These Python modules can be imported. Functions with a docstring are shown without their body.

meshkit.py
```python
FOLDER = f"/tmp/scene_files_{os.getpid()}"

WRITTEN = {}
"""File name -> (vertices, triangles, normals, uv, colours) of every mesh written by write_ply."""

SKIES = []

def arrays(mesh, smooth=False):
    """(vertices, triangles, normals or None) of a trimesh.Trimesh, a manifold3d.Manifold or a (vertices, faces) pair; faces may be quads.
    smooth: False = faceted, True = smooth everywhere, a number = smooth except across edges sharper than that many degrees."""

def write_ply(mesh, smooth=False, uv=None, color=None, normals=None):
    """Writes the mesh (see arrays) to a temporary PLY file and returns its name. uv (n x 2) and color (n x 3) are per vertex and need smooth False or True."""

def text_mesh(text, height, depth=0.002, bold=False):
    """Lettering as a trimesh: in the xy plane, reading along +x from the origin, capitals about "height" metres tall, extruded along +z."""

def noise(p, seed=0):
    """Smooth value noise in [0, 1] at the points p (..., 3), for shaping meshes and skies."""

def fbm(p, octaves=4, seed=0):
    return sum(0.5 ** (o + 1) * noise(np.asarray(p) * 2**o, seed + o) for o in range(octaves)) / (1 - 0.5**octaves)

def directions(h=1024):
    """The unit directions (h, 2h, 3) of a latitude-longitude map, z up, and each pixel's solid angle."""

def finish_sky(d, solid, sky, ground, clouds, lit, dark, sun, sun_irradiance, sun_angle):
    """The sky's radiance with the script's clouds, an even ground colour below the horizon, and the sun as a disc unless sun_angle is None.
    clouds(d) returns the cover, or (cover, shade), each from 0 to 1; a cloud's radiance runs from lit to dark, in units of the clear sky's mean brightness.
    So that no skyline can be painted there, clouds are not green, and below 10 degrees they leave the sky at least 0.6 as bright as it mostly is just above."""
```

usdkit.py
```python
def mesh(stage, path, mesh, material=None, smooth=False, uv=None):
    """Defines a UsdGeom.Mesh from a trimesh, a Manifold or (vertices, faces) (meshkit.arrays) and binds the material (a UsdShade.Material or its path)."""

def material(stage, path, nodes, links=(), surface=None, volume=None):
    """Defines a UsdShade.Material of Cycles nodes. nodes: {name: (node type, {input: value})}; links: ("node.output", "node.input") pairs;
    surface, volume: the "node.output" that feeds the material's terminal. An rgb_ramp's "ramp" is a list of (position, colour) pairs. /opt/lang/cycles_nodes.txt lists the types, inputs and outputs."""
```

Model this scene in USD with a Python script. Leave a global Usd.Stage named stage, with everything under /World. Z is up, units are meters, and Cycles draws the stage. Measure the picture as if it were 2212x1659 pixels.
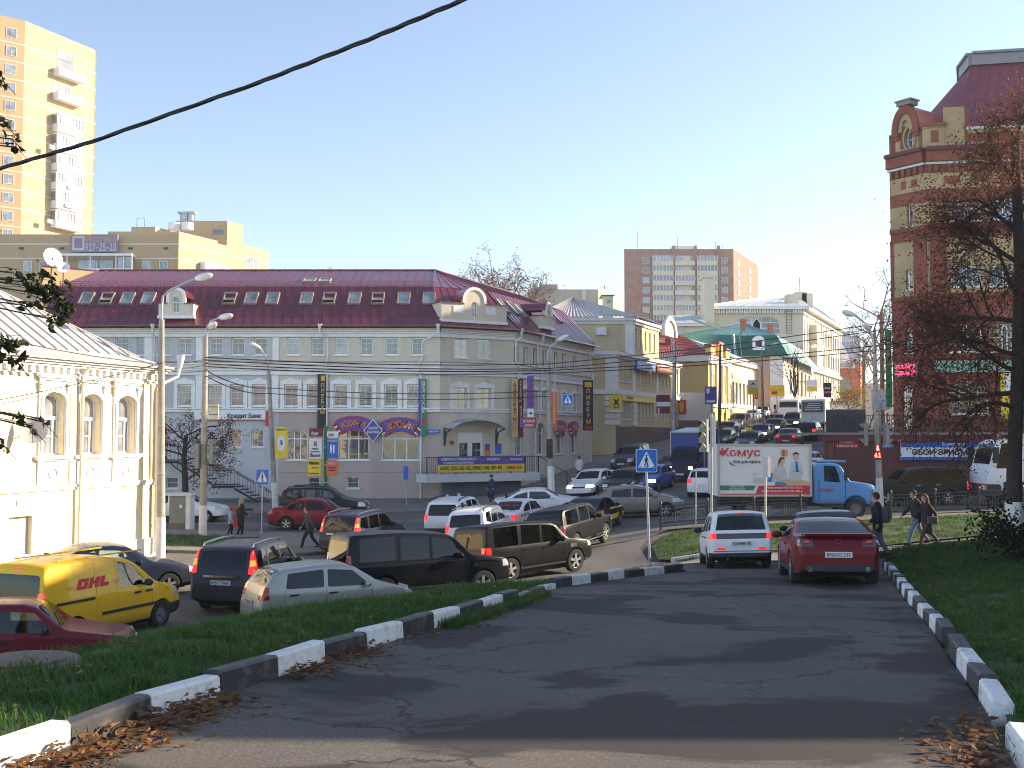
import math,random
import numpy as np
import trimesh,usdkit,meshkit
import manifold3d as m3
from shapely.geometry import Polygon,LineString,Point,MultiPolygon,box as sbox
from shapely import affinity,prepared
from shapely.ops import unary_union
from scipy.interpolate import LinearNDInterpolator,RegularGridInterpolator,NearestNDInterpolator
from scipy.ndimage import gaussian_filter,gaussian_filter1d
from pxr import Usd,UsdGeom,UsdLux,UsdShade,Gf,Sdf,Vt
stage=Usd.Stage.CreateInMemory()
UsdGeom.SetStageUpAxis(stage,UsdGeom.Tokens.z)
UsdGeom.SetStageMetersPerUnit(stage,1.0)
UsdGeom.Xform.Define(stage,'/World')
UsdGeom.Scope.Define(stage,'/World/Looks')
stage.SetDefaultPrim(stage.GetPrimAtPath('/World'))
PI=math.pi
# -- camera, sky, sun, exposure
CZ=6.0
FPX,CX,CY=2330.0,1106.0,829.5
PITCH=math.atan((940-CY)/FPX)
cam=UsdGeom.Camera.Define(stage,'/World/camera')
cam.CreateHorizontalApertureAttr(36.0)
cam.CreateVerticalApertureAttr(27.0)
cam.CreateFocalLengthAttr(36.0*FPX/2212)
cam.CreateClippingRangeAttr(Gf.Vec2f(0.1,5000))
cam.AddTranslateOp().Set(Gf.Vec3d(0,0,CZ))
cam.AddRotateXOp().Set(90+math.degrees(PITCH))
cam.CreateExposureAttr(1.38)
SUN_AZ,SUN_EL=math.radians(75),math.radians(22)
usdkit.material(stage,'/World/Looks/sky_light',{'sky':('sky_texture',{'sky_type':'single_scattering','sun_disc':False,'sun_elevation':SUN_EL,'sun_rotation':SUN_AZ,'altitude':150.0,'air_density':1.0,'aerosol_density':.6,'ozone_density':2.0}),'hs':('hsv',{'saturation':.9,'hue':.505}),'bg':('background_shader',{'strength':0.103})},[('sky.color','hs.color'),('hs.color','bg.color')],surface='bg.background')
dome=UsdLux.DomeLight.Define(stage,'/World/sky')
UsdShade.MaterialBindingAPI.Apply(dome.GetPrim()).Bind(UsdShade.Material.Get(stage,'/World/Looks/sky_light'))
dome.GetPrim().SetCustomDataByKey('label','clear pale blue autumn sky above the town')
dome.GetPrim().SetCustomDataByKey('kind','structure')
sun=UsdLux.DistantLight.Define(stage,'/World/sun')
sun.CreateIntensityAttr(1.25)
sun.CreateAngleAttr(0.5)
sun.CreateNormalizeAttr(True)
sun.CreateColorAttr(Gf.Vec3f(1.0,0.82,0.60))
sun.AddRotateZOp().Set(180-math.degrees(SUN_AZ))
sun.AddRotateXOp().Set(90-math.degrees(SUN_EL))
# -- helpers
_count={}
def numbered(parent,name):
 k=(parent,name)
 n=_count.get(k,0)
 _count[k]=n+1
 return f'{parent}/{name}' if n==0 else f'{parent}/{name}_{n:03d}'
def P(px,py,d):
 """World point seen at picture position (2212-wide units) at depth d (world y)."""
 r,u=(px-CX)/FPX,(CY-py)/FPX
 dy=math.cos(PITCH)-u*math.sin(PITCH)
 s=d/dy
 return np.array([r*s,d,CZ+(math.sin(PITCH)+u*math.cos(PITCH))*s])
def PX(px,d):return P(px,940,d)[0]
def PZ(py,d):return P(CX,py,d)[2]
class Th:
 """A top-level thing: an Xform at its base whose children are its parts."""
 def __init__(self,name,label=None,cat=None,loc=(0,0,0),rz=0.0,group=None,kind=None,local=False):
  self.path=numbered('/World',name)
  self.x=UsdGeom.Xform.Define(stage,self.path)
  self.loc=np.array(loc,float)
  self.local,self.rz=local,rz
  self.x.AddTranslateOp().Set(Gf.Vec3d(*map(float,loc)))
  if rz:self.x.AddRotateZOp().Set(math.degrees(rz))
  p=self.x.GetPrim()
  if label:p.SetCustomDataByKey('label',label)
  if cat:p.SetCustomDataByKey('category',cat)
  if group:p.SetCustomDataByKey('group',group)
  if kind:p.SetCustomDataByKey('kind',kind)
 def add(self,name,mesh,mat,parent=None,smooth=False,label=None,kind=None):
  if isinstance(mesh,MB):mesh=mesh.tm()
  if mesh is None:return None
  v,f,n=meshkit.arrays(mesh,smooth)
  if len(f)==0:return None
  if not self.local:v=v-self.loc
  pth=numbered(parent or self.path,name)
  usdkit.mesh(stage,pth,(v,f),'/World/Looks/'+mat)
  if n is not None:
   g=UsdGeom.Mesh.Get(stage,pth)
   g.CreateNormalsAttr(Vt.Vec3fArray.FromNumpy(n.astype(np.float32)))
   g.SetNormalsInterpolation('vertex')
  pr=stage.GetPrimAtPath(pth)
  if label:pr.SetCustomDataByKey('label',label)
  if kind:pr.SetCustomDataByKey('kind',kind)
  return pth
 def dup(self,loc,rz=0.0,label=None,group=None):
  was=self.x.GetPrim().GetCustomData()
  base=self.path.split('/')[-1]
  base=base[:-4]if base[-4:-3]=='_' and base[-3:].isdigit()else base
  t=Th(base,label or was['label'],was['category'],loc,rz,group or was.get('group'))
  t.x.GetPrim().GetReferences().AddInternalReference(self.path)
  t.x.GetPrim().SetInstanceable(True)
  return t
def solo(name,mesh,mat,label=None,cat=None,group=None,kind=None,smooth=False,loc=None):
 if isinstance(mesh,MB):mesh=mesh.tm()
 v,f,n=meshkit.arrays(mesh,smooth)
 pth=numbered('/World',name)
 if loc is not None:v=v-np.array(loc)
 g=usdkit.mesh(stage,pth,(v,f),'/World/Looks/'+mat)
 if n is not None:
  g.CreateNormalsAttr(Vt.Vec3fArray.FromNumpy(n.astype(np.float32)));g.SetNormalsInterpolation('vertex')
 if loc is not None:g.AddTranslateOp().Set(Gf.Vec3d(*map(float,loc)))
 p=g.GetPrim()
 for k,w in(('label',label),('category',cat),('group',group),('kind',kind)):
  if w:p.SetCustomDataByKey(k,w)
 return pth
class MB:
 """Collects shapes into one mesh."""
 def __init__(self):self.v,self.f,self.n=[],[],0
 def raw(self,v,f):
  v=np.asarray(v,float);f=np.asarray(f,int)
  if f.ndim==2 and f.shape[1]==4:f=np.vstack([f[:,[0,1,2]],f[:,[0,2,3]]])
  self.v.append(v);self.f.append(f+self.n);self.n+=len(v)
  return self
 def mesh(self,m):return self.raw(m.vertices,m.faces)
 def hexa(self,p):
  """8 corners: bottom ring 0-3, top ring 4-7 (counter-clockwise from above)."""
  return self.raw(p,[(0,3,2,1),(4,5,6,7),(0,1,5,4),(1,2,6,5),(2,3,7,6),(3,0,4,7)])
 def box(self,x0,x1,y0,y1,z0,z1):
  return self.hexa([(x0,y0,z0),(x1,y0,z0),(x1,y1,z0),(x0,y1,z0),(x0,y0,z1),(x1,y0,z1),(x1,y1,z1),(x0,y1,z1)])
 def quad(self,a,b,c,d):return self.raw([a,b,c,d],[(0,1,2,3)])
 def poly(self,pts):
  n=len(pts)
  return self.raw(pts,[(0,i,i+1)for i in range(1,n-1)])
 def tube(self,pts,r,n=8,cap=True):
  pts=np.asarray(pts,float);m=len(pts)
  rr=np.broadcast_to(np.asarray(r,float),(m,))
  t=np.gradient(pts,axis=0)if m>2 else np.repeat([pts[1]-pts[0]],2,0)
  t/=np.linalg.norm(t,axis=1)[:,None]+1e-12
  ref=np.array([0,0,1.0])if abs(t[0,2])<.9 else np.array([1.0,0,0])
  V=[]
  a=np.arange(n)*2*PI/n
  for i in range(m):
   e1=ref-t[i]*np.dot(ref,t[i]);e1/=np.linalg.norm(e1)+1e-12
   ref=e1
   e2=np.cross(t[i],e1)
   V.append(pts[i]+rr[i]*(np.cos(a)[:,None]*e1+np.sin(a)[:,None]*e2))
  V=np.vstack(V);F=[]
  for i in range(m-1):
   for k in range(n):
    p,q=i*n+k,i*n+(k+1)%n
    F.append((p,q,q+n));F.append((p,q+n,p+n))
  if cap:
   F+=[(0,k+1,k)for k in range(1,n-1)]+[((m-1)*n,(m-1)*n+k,(m-1)*n+k+1)for k in range(1,n-1)]
  return self.raw(V,F)
 def tm(self):
  if not self.v:return None
  return trimesh.Trimesh(np.vstack(self.v),np.vstack(self.f),process=False)
class Fc:
 """A wall frame: u runs along the wall, z up, out points to the outside. ang is measured from +y clockwise."""
 def __init__(self,o,ang):
  a=math.radians(ang)
  self.o=np.array(o,float)[:2];self.z=o[2]if len(o)>2 else 0.0
  self.u=np.array([math.sin(a),math.cos(a)]);self.n=np.array([self.u[1],-self.u[0]])
 def pt(self,u,z,out=0.0):
  p=self.o+self.u*u+self.n*out
  return np.array([p[0],p[1],z+self.z])
 def px(self,px,out=0.0):
  """u of the wall point seen at picture column px."""
  r=(px-CX)/FPX/math.cos(PITCH)
  o=self.o+self.n*out
  return(r*o[1]-o[0])/(self.u[0]-r*self.u[1])
 def zz(self,px,py,out=0.0):
  """z of the wall point seen at picture position."""
  u=self.px(px,out);p=self.pt(u,0,out)
  return P(px,py,p[1])[2]-self.z
 def map(self,v):
  """(u, z, out) rows to world."""
  v=np.asarray(v,float)
  xy=self.o+v[:,:1]*self.u+v[:,2:3]*self.n
  return np.column_stack([xy,v[:,1]+self.z])
 def box(self,mb,u0,u1,z0,z1,o0,o1):
  c=self.map([(u0,z0,o1),(u1,z0,o1),(u1,z0,o0),(u0,z0,o0),(u0,z1,o1),(u1,z1,o1),(u1,z1,o0),(u0,z1,o0)])
  mb.hexa(c);return mb
 def poly(self,mb,poly,o0,o1):
  for g in getattr(poly,'geoms',[poly]):
   if g.is_empty or g.area<1e-6:continue
   m=trimesh.creation.extrude_polygon(g,o1-o0,engine='earcut')
   v=m.vertices.copy();v[:,2]+=o0
   mb.raw(self.map(v),m.faces)
  return mb
 def text(self,mb,s,u,z,h,out,width=None,bold=False,vert=False,depth=.012,center=True,step=1.35):
  if vert:
   for i,ch in enumerate(s):
    if ch!=' ':self.text(mb,ch,u,z-i*h*step,h,out,width,bold)
   return mb
  m=meshkit.text_mesh(s,h,depth,bold)
  v=m.vertices.copy()
  w0,w1=v[:,0].min(),v[:,0].max()
  if width and(w1-w0)>1e-6 and(len(s)>1 or(w1-w0)>width):v[:,0]=(v[:,0]-w0)*width/(w1-w0)+w0;w1=w0+width
  if center:v[:,0]-=(w0+w1)/2
  v+=(u,z,out)
  mb.raw(self.map(v),m.faces);return mb
def arch_poly(u0,u1,z0,zs,z1,n=12):
 """Opening with a curved head: springing at zs, crown at z1."""
 c,a=(u0+u1)/2,(u1-u0)/2
 t=np.linspace(0,PI,n)
 return Polygon([(u0,z0),(u1,z0)]+[(c+a*math.cos(k),zs+(z1-zs)*math.sin(k))for k in t])
 # -- materials
def mat(name,col,rough=.7,metal=0.0,var=0.0,scale=1.0,bump=0.0,bscale=None,coat=0.0,emis=None,estr=0.0,spec=.5,dirt=None,coords='pos',streak=False):
 nodes={'p':('principled_bsdf',{'base_color':col,'roughness':rough,'metallic':metal,'coat_weight':coat,'coat_roughness':.05,'specular_ior_level':spec})}
 links=[]
 if emis is not None:
  nodes['p'][1]['emission_color']=emis;nodes['p'][1]['emission_strength']=estr
 if var or bump or dirt:
  nodes['g']=('geometry',{})
  src='g.position'
  if streak:
   nodes['mp']=('mapping',{'mapping_type':'point','scale':(1.0,1.0,.18)});links.append(('g.position','mp.vector'));src='mp.vector'
 if var:
  nodes['n']=('noise_texture',{'scale':scale,'detail':6.0,'roughness':.62})
  lo=tuple(max(0,c*(1-var))for c in col);hi=tuple(min(1,c*(1+var*.8))for c in col)
  nodes['r']=('rgb_ramp',{'ramp':[(.3,lo),(.7,hi)]})
  links+=[(src,'n.vector'),('n.fac','r.fac')]
  last='r.color'
  if dirt:
   nodes['n2']=('noise_texture',{'scale':dirt[1],'detail':8.0,'roughness':.7})
   nodes['r2']=('rgb_ramp',{'ramp':[(.52,(0,0,0)),(.68,(1,1,1))]})
   nodes['mx']=('mix',{'color2':dirt[0]})
   links+=[(src,'n2.vector'),('n2.fac','r2.fac'),('r2.color','mx.fac'),(last,'mx.color1')]
   last='mx.color'
  links.append((last,'p.base_color'))
 if bump:
  nodes['nb']=('noise_texture',{'scale':bscale or scale*8,'detail':5.0,'roughness':.6})
  nodes['b']=('bump',{'strength':bump,'distance':.02})
  links+=[('g.position','nb.vector'),('nb.fac','b.height'),('b.normal','p.normal')]
 usdkit.material(stage,'/World/Looks/'+name,nodes,links,surface='p.BSDF')
 return name
def glassmat(name,tint,rough=.02,ior=1.5,dirt=0.0):
 nodes={'t':('transparent_bsdf',{'color':tint}),'g':('glossy_bsdf',{'color':(1,1,1),'roughness':rough}),'f':('fresnel',{'IOR':ior}),'m':('mix_closure',{})}
 usdkit.material(stage,'/World/Looks/'+name,nodes,[('f.fac','m.fac'),('t.BSDF','m.closure1'),('g.BSDF','m.closure2')],surface='m.closure')
def panemat(name,col,wob=.25,wscale=.5):
 """Window pane of a building: what shows through it (dim room, curtain) under a reflecting, slightly wavy sheet."""
 nodes={'g':('geometry',{}),'n':('noise_texture',{'scale':1.2,'detail':3.0}),'r':('rgb_ramp',{'ramp':[(.35,tuple(c*.55 for c in col)),(.65,tuple(min(1,c*1.4)for c in col))]}),'nb':('noise_texture',{'scale':wscale,'detail':1.0}),'b':('bump',{'strength':wob,'distance':.05}),'p':('principled_bsdf',{'roughness':.06,'coat_weight':1.0,'coat_roughness':.01,'coat_ior':1.8,'specular_ior_level':1.0})}
 usdkit.material(stage,'/World/Looks/'+name,nodes,[('g.position','n.vector'),('n.fac','r.fac'),('r.color','p.base_color'),('g.position','nb.vector'),('nb.fac','b.height'),('b.normal','p.normal'),('b.normal','p.coat_normal')],surface='p.BSDF')
def brickmat(name,c1,c2,mortar,bw=.26,rh=.075):
 """Far brickwork: brick pattern laid along the wall (horizontal run from x and y, height from z)."""
 nodes={'g':('geometry',{}),'s':('separate_xyz',{}),'a':('math',{'math_type':'add'}),'c':('combine_xyz',{}),'b':('brick_texture',{'color1':c1,'color2':c2,'mortar':mortar,'scale':1.0,'mortar_size':.008,'mortar_smooth':.1,'brick_width':bw,'row_height':rh,'bias':0.0}),'n':('noise_texture',{'scale':.6,'detail':5.0}),'r':('rgb_ramp',{'ramp':[(.3,(.72,.72,.72)),(.7,(1.1,1.1,1.1))]}),'mx':('mix',{'mix_type':'multiply','fac':1.0}),'bp':('bump',{'strength':.4,'distance':.01}),'p':('principled_bsdf',{'roughness':.85})}
 usdkit.material(stage,'/World/Looks/'+name,nodes,[('g.position','s.vector'),('s.x','a.value1'),('s.y','a.value2'),('a.value','c.x'),('s.z','c.y'),('c.vector','b.vector'),('g.position','n.vector'),('n.fac','r.fac'),('b.color','mx.color1'),('r.color','mx.color2'),('mx.color','p.base_color'),('b.fac','bp.height'),('bp.normal','p.normal')],surface='p.BSDF')
 # -- terrain
KL=np.array([(-7.5,-12),(-4.3,0),(-3.45,4),(-2.80,7),(-2.58,8.26),(-2.3,9.3),(-1.8,11.2),(-1.2,13.15),(-.15,16.7),(.96,21.2),(2.6,24.6),(4.4,27.2)])
KR=np.array([(.2,-12),(1.7,1),(2.55,5),(3.05,6.66),(3.75,8.74),(4.75,12),(5.35,13.9),(6.67,18.5),(8.35,24),(9.4,27.6)])
def kl(d):return np.interp(d,KL[:,1],KL[:,0])
def kr(d):return np.interp(d,KR[:,1],KR[:,0])
def rz(d):return-1.6-.065*d
pts=[]
for d in(-40,-10,-4,0,3,6,9,12,15,18,21,24,27):
 for x in(kl(d)-.25,kl(d)+.1,(kl(d)+kr(d))/2,kr(d)-.1,kr(d)+.3):pts.append((x,d,rz(d)))
for d in(-10,-4,0,3,6,9,12,15,18,20):
 pts.append((kl(d)-1.2,d,rz(d)+.22));pts.append((kl(d)-(2.7 if d<17 else 1.9),d,rz(d)+(.20 if d<17 else .10)))
for d,dx,z in((22,.9,-2.95),(24.5,.7,-3.2)):pts.append((kl(d)-dx,d,z))
for d in(-40,-10,0,6,9,12,15):pts.append((kl(d)-6.2,d,-4.35 if d>3 else-3.9))
pts+=[(-60,-20,-4),(-60,8,-4.2),(-30,8,-4.3),(-30,13,-4.35),(-20,18,-4.45),(-12,18,-4.48),(-9,20.4,-4.5),(-12,22,-4.5),(-6,19,-4.5),(-4.2,22,-4.5),(-2.0,25,-4.42),(0.3,27.8,-4.25),(-10,25,-4.55),(-6,28,-4.5),(-1,29.5,-4.45),(2,30.5,-4.05),(3,28.4,-3.6),(4,31,-3.72),(0,36,-4.6),(3.5,35.3,-4.35),(4.6,36.5,-4.05),(-6,42,-4.85),(-3,44,-4.85),(-8,44,-4.8),(-12,49,-4.6),(-10,51,-4.5),(-14,41,-4.4),(-20,36,-4.35),(-18,58,-4.4),(-40,55,-4.6),(-30,30,-4.4),(-60,30,-4.4),(-60,60,-4.6),(1,52,-4.3),(3.4,46,-4.2),(5.8,50,-3.85),(3.5,62,-3.42),(7,60,-3.45),(12.5,47,-3.65),(15,56,-3.55),(22,47,-3.4),(24,57,-3.5),(35,50,-3.1),(60,50,-2),(60,58,-2),(110,50,0),(140,60,2),(6.5,32,-3.7),(9.5,33.3,-3.7),(13.4,35.4,-3.72),(9,30.4,-3.6),(5.5,36,-3.75),(9,36,-3.62),(14,38,-3.45),(7,41.5,-3.5),(12,41.5,-3.35),(19,41.5,-2.98),(25,42,-2.8),(20,37,-3.1),(30,40,-2.6),(10.5,27.5,-3.15),(12,29.5,-3.08),(14.5,31,-2.95),(16.5,31,-2.8),(14,25,-2.75),(9,18,-2.62),(8,12,-2.1),(12,12,-1.8),(14,20,-2.3),(20,25,-2),(20,12,-1.4),(6,4,-1.7),(20,0,-1),(30,20,-1.4),(40,35,-1.5),(60,10,0),(110,10,1),(-4,67,-4.35),(-15,67,-4.35),(-30,67,-4.4),(-60,67,-4.4),(0,69.5,-4.05),(3,76,-3.0),(6.3,84,-2.15),(10,84,-1.85),(14,84,-1.6),(20,84,-1.3),(9,72,-2.75),(15,70,-2.7),(19,70,-2.5),(12,95,-.95),(24.5,95,-.5),(25,92,-.45),(30,95,-.4),(20.5,104,-.15),(27,116,.9),(40,116,1.1),(34,132,2.1),(45,150,3.3),(70,200,7),(95,260,10),(24,62,-3.3),(24.5,72,-2.4),(30,84,-1.2),(45,80,-.5),(60,80,1),(140,100,5),(-140,-40,-3),(-140,60,-3),(-140,120,0),(-60,110,-2),(-10,110,-.5),(-80,175,5),(-20,200,5),(-140,330,12),(30,330,14),(200,330,18),(200,120,6),(200,-40,2),(40,-40,-.5),(15,-40,0)]
pts=np.array(pts,float)
gx,gy=np.arange(-150,210.1,.5),np.arange(-40,330.1,.5)
MX,MY=np.meshgrid(gx,gy)
li=LinearNDInterpolator(pts[:,:2],pts[:,2])(MX,MY)
ne=NearestNDInterpolator(pts[:,:2],pts[:,2])(MX,MY)
GZ=np.where(np.isnan(li),ne,li)
fine=gaussian_filter(GZ,1.3);soft=gaussian_filter(GZ,6)
wsm=np.clip((MY-36)/14,0,1)
GZ=fine*(1-wsm)+soft*wsm
def steps(*seg):
 out=[]
 for a,b,s in seg:out+=list(np.arange(a,b-1e-6,s))
 return np.array(out+[seg[-1][1]])
XS=steps((-150,-30,5),(-30,-12,1),(-12,17,.5),(17,40,1),(40,210,5))
YS=steps((-40,0,2),(0,34,.5),(34,90,1),(90,150,3),(150,330,10))
_n=RegularGridInterpolator((gy,gx),GZ)
NZ=_n(np.stack(np.meshgrid(YS,XS,indexing='ij'),-1))+CZ
def G(x,y):
 """Height of the terrain (the two triangles of each cell)."""
 x=np.clip(np.asarray(x,float),XS[0],XS[-1]-1e-6);y=np.clip(np.asarray(y,float),YS[0],YS[-1]-1e-6)
 i=np.clip(np.searchsorted(XS,x,'right')-1,0,len(XS)-2);j=np.clip(np.searchsorted(YS,y,'right')-1,0,len(YS)-2)
 a=(x-XS[i])/(XS[i+1]-XS[i]);b=(y-YS[j])/(YS[j+1]-YS[j])
 z00,z10,z01,z11=NZ[j,i],NZ[j,i+1],NZ[j+1,i],NZ[j+1,i+1]
 return np.where(a>=b,z00+a*(z10-z00)+b*(z11-z10),z00+b*(z01-z00)+a*(z11-z01))
def gp(x,y,dz=0):return np.array([x,y,float(G(x,y))+dz])
def onground(px,py,d0=4,d1=300):
 """Terrain point seen at a picture position."""
 ds=np.arange(d0,d1,.05)
 q=np.array([P(px,py,d)for d in(1.0,)])[0]
 dirv=q-np.array([0,0,CZ])
 p=np.array([0,0,CZ])+ds[:,None]*dirv
 hit=np.nonzero(p[:,2]<=G(p[:,0],p[:,1]))[0]
 k=hit[0]if len(hit)else len(ds)-1
 return p[k]
def drape(poly,off):
 """A sheet over the terrain: polygon cut along the terrain's triangles."""
 mb=MB();V,F=[],[]
 for pg in getattr(poly,'geoms',[poly]):
  pr=prepared.prep(pg);x0,y0,x1,y1=pg.bounds
  ii=range(max(0,np.searchsorted(XS,x0)-1),min(len(XS)-1,np.searchsorted(XS,x1)+1))
  jj=range(max(0,np.searchsorted(YS,y0)-1),min(len(YS)-1,np.searchsorted(YS,y1)+1))
  for i in ii:
   for j in jj:
    xa,xb,ya,yb=XS[i],XS[i+1],YS[j],YS[j+1]
    cell=sbox(xa,ya,xb,yb)
    if not pr.intersects(cell):continue
    if pr.contains(cell):
     n=len(V);V+=[(xa,ya),(xb,ya),(xb,yb),(xa,yb)];F+=[(n,n+1,n+2),(n,n+2,n+3)];continue
    for tri in(Polygon([(xa,ya),(xb,ya),(xb,yb)]),Polygon([(xa,ya),(xb,yb),(xa,yb)])):
     c=pg.intersection(tri)
     for g in getattr(c,'geoms',[c]):
      if g.geom_type!='Polygon' or g.area<1e-7:continue
      tv,tf=trimesh.creation.triangulate_polygon(g,engine='earcut')
      n=len(V);V+=[tuple(q)for q in tv]
      for t in tf:
       a,b,cc=tv[t[0]],tv[t[1]],tv[t[2]]
       ar=(b[0]-a[0])*(cc[1]-a[1])-(b[1]-a[1])*(cc[0]-a[0])
       F.append(tuple(n+k for k in(t if ar>0 else t[::-1])))
 V=np.array(V);z=G(V[:,0],V[:,1])+off
 return trimesh.Trimesh(np.column_stack([V,z]),np.array(F),process=False)
def asphalt(name,base,stain,sscale,crack=.0,warm=0.0):
 nodes={'g':('geometry',{}),'mp':('mapping',{'mapping_type':'point','scale':(.8,1.0,1.0)}),'n1':('noise_texture',{'scale':sscale,'detail':5.0,'roughness':.55,'distortion':.6}),'r1':('rgb_ramp',{'ramp':[(.50,(0,0,0)),(.56,(1,1,1))]}),'n2':('noise_texture',{'scale':45.0,'detail':4.0,'roughness':.8}),'r2':('rgb_ramp',{'ramp':[(.3,tuple(c*.5 for c in base)),(.6,tuple(c*1.2 for c in base)),(.74,tuple(c*2.6 for c in base))]}),'n3':('noise_texture',{'scale':.45,'detail':4.0}),'r3':('rgb_ramp',{'ramp':[(.3,(.8,.8,.8)),(.7,(1.15,1.13,1.1))]}),'m0':('mix',{'mix_type':'multiply','fac':1.0}),'m1':('mix',{'color2':stain}),'sc':('math',{'math_type':'multiply','value2':.82}),'nd':('noise_texture',{'scale':1.3,'detail':6.0,'roughness':.65}),'ma':('vector_math',{'math_type':'scale','scale':.9}),'ad':('vector_math',{'math_type':'add'}),'v':('voronoi_texture',{'feature':'distance_to_edge','scale':.34}),'rv':('rgb_ramp',{'ramp':[(0,(1,1,1)),(.003,(1,1,1)),(.008,(0,0,0))]}),'gate':('noise_texture',{'scale':.35,'detail':2.0}),'rg':('rgb_ramp',{'ramp':[(.40,(0,0,0)),(.5,(1,1,1))]}),'cf':('math',{'math_type':'multiply'}),'m2':('mix',{'color2':(.03,.027,.024)}),'b':('bump',{'strength':.5,'distance':.008}),'p':('principled_bsdf',{'roughness':.85,'specular_ior_level':.3})}
 links=[('g.position','mp.vector'),('mp.vector','n1.vector'),('n1.fac','r1.fac'),('g.position','n2.vector'),('n2.fac','r2.fac'),('g.position','n3.vector'),('n3.fac','r3.fac'),('r2.color','m0.color1'),('r3.color','m0.color2'),('m0.color','m1.color1'),('r1.color','sc.value1'),('sc.value','m1.fac'),('m1.color','m2.color1'),('g.position','nd.vector'),('nd.color','ma.vector1'),('g.position','ad.vector1'),('ma.vector','ad.vector2'),('ad.vector','v.vector'),('v.distance','rv.fac'),('g.position','gate.vector'),('gate.fac','rg.fac'),('rv.color','cf.value1'),('rg.color','cf.value2'),('m2.color','p.base_color'),('n2.fac','b.height'),('b.normal','p.normal')]
 if crack:links.append(('cf.value','m2.fac'))
 else:nodes['m2'][1]['fac']=0.0
 usdkit.material(stage,'/World/Looks/'+name,nodes,links,surface='p.BSDF')
asphalt('asphalt_near',(.106,.095,.084),(.026,.024,.022),.55,crack=1)
asphalt('asphalt_far',(.15,.14,.127),(.10,.093,.087),.25,crack=0)
mat('soil',(.09,.075,.05),.95,var=.4,scale=.8)
mat('dust_paving',(.20,.18,.155),.9,var=.25,scale=1.5,bump=.3)
mat('grass_base',(.03,.065,.012),.95,var=.5,scale=2.2,dirt=((.035,.030,.014),1.1))
mat('kerb_white',(.66,.66,.64),.8,var=.10,scale=5,bump=.25,dirt=((.40,.38,.34),6.0))
mat('kerb_black',(.028,.028,.032),.55,var=.3,scale=5,bump=.25,dirt=((.10,.095,.09),4.0))
mat('kerb_concrete',(.17,.155,.135),.9,var=.3,scale=5,bump=.3,dirt=((.08,.07,.06),4.0))
mat('white_marking',(.45,.44,.42),.8,var=.4,scale=3,dirt=((.17,.16,.15),5.0))
solo('ground',drape(sbox(-149,-39,209,329),-.06),'soil','bare earth and worn ground around the roads and houses',kind='structure')
near_road=Polygon(list(map(tuple,KL))+[(9.4,27.6)]+list(map(tuple,KR[::-1])))
solo('road',drape(near_road,0),'asphalt_near','patched dark asphalt side road with cracks and stains sloping down to the crossroads',kind='structure')
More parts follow.
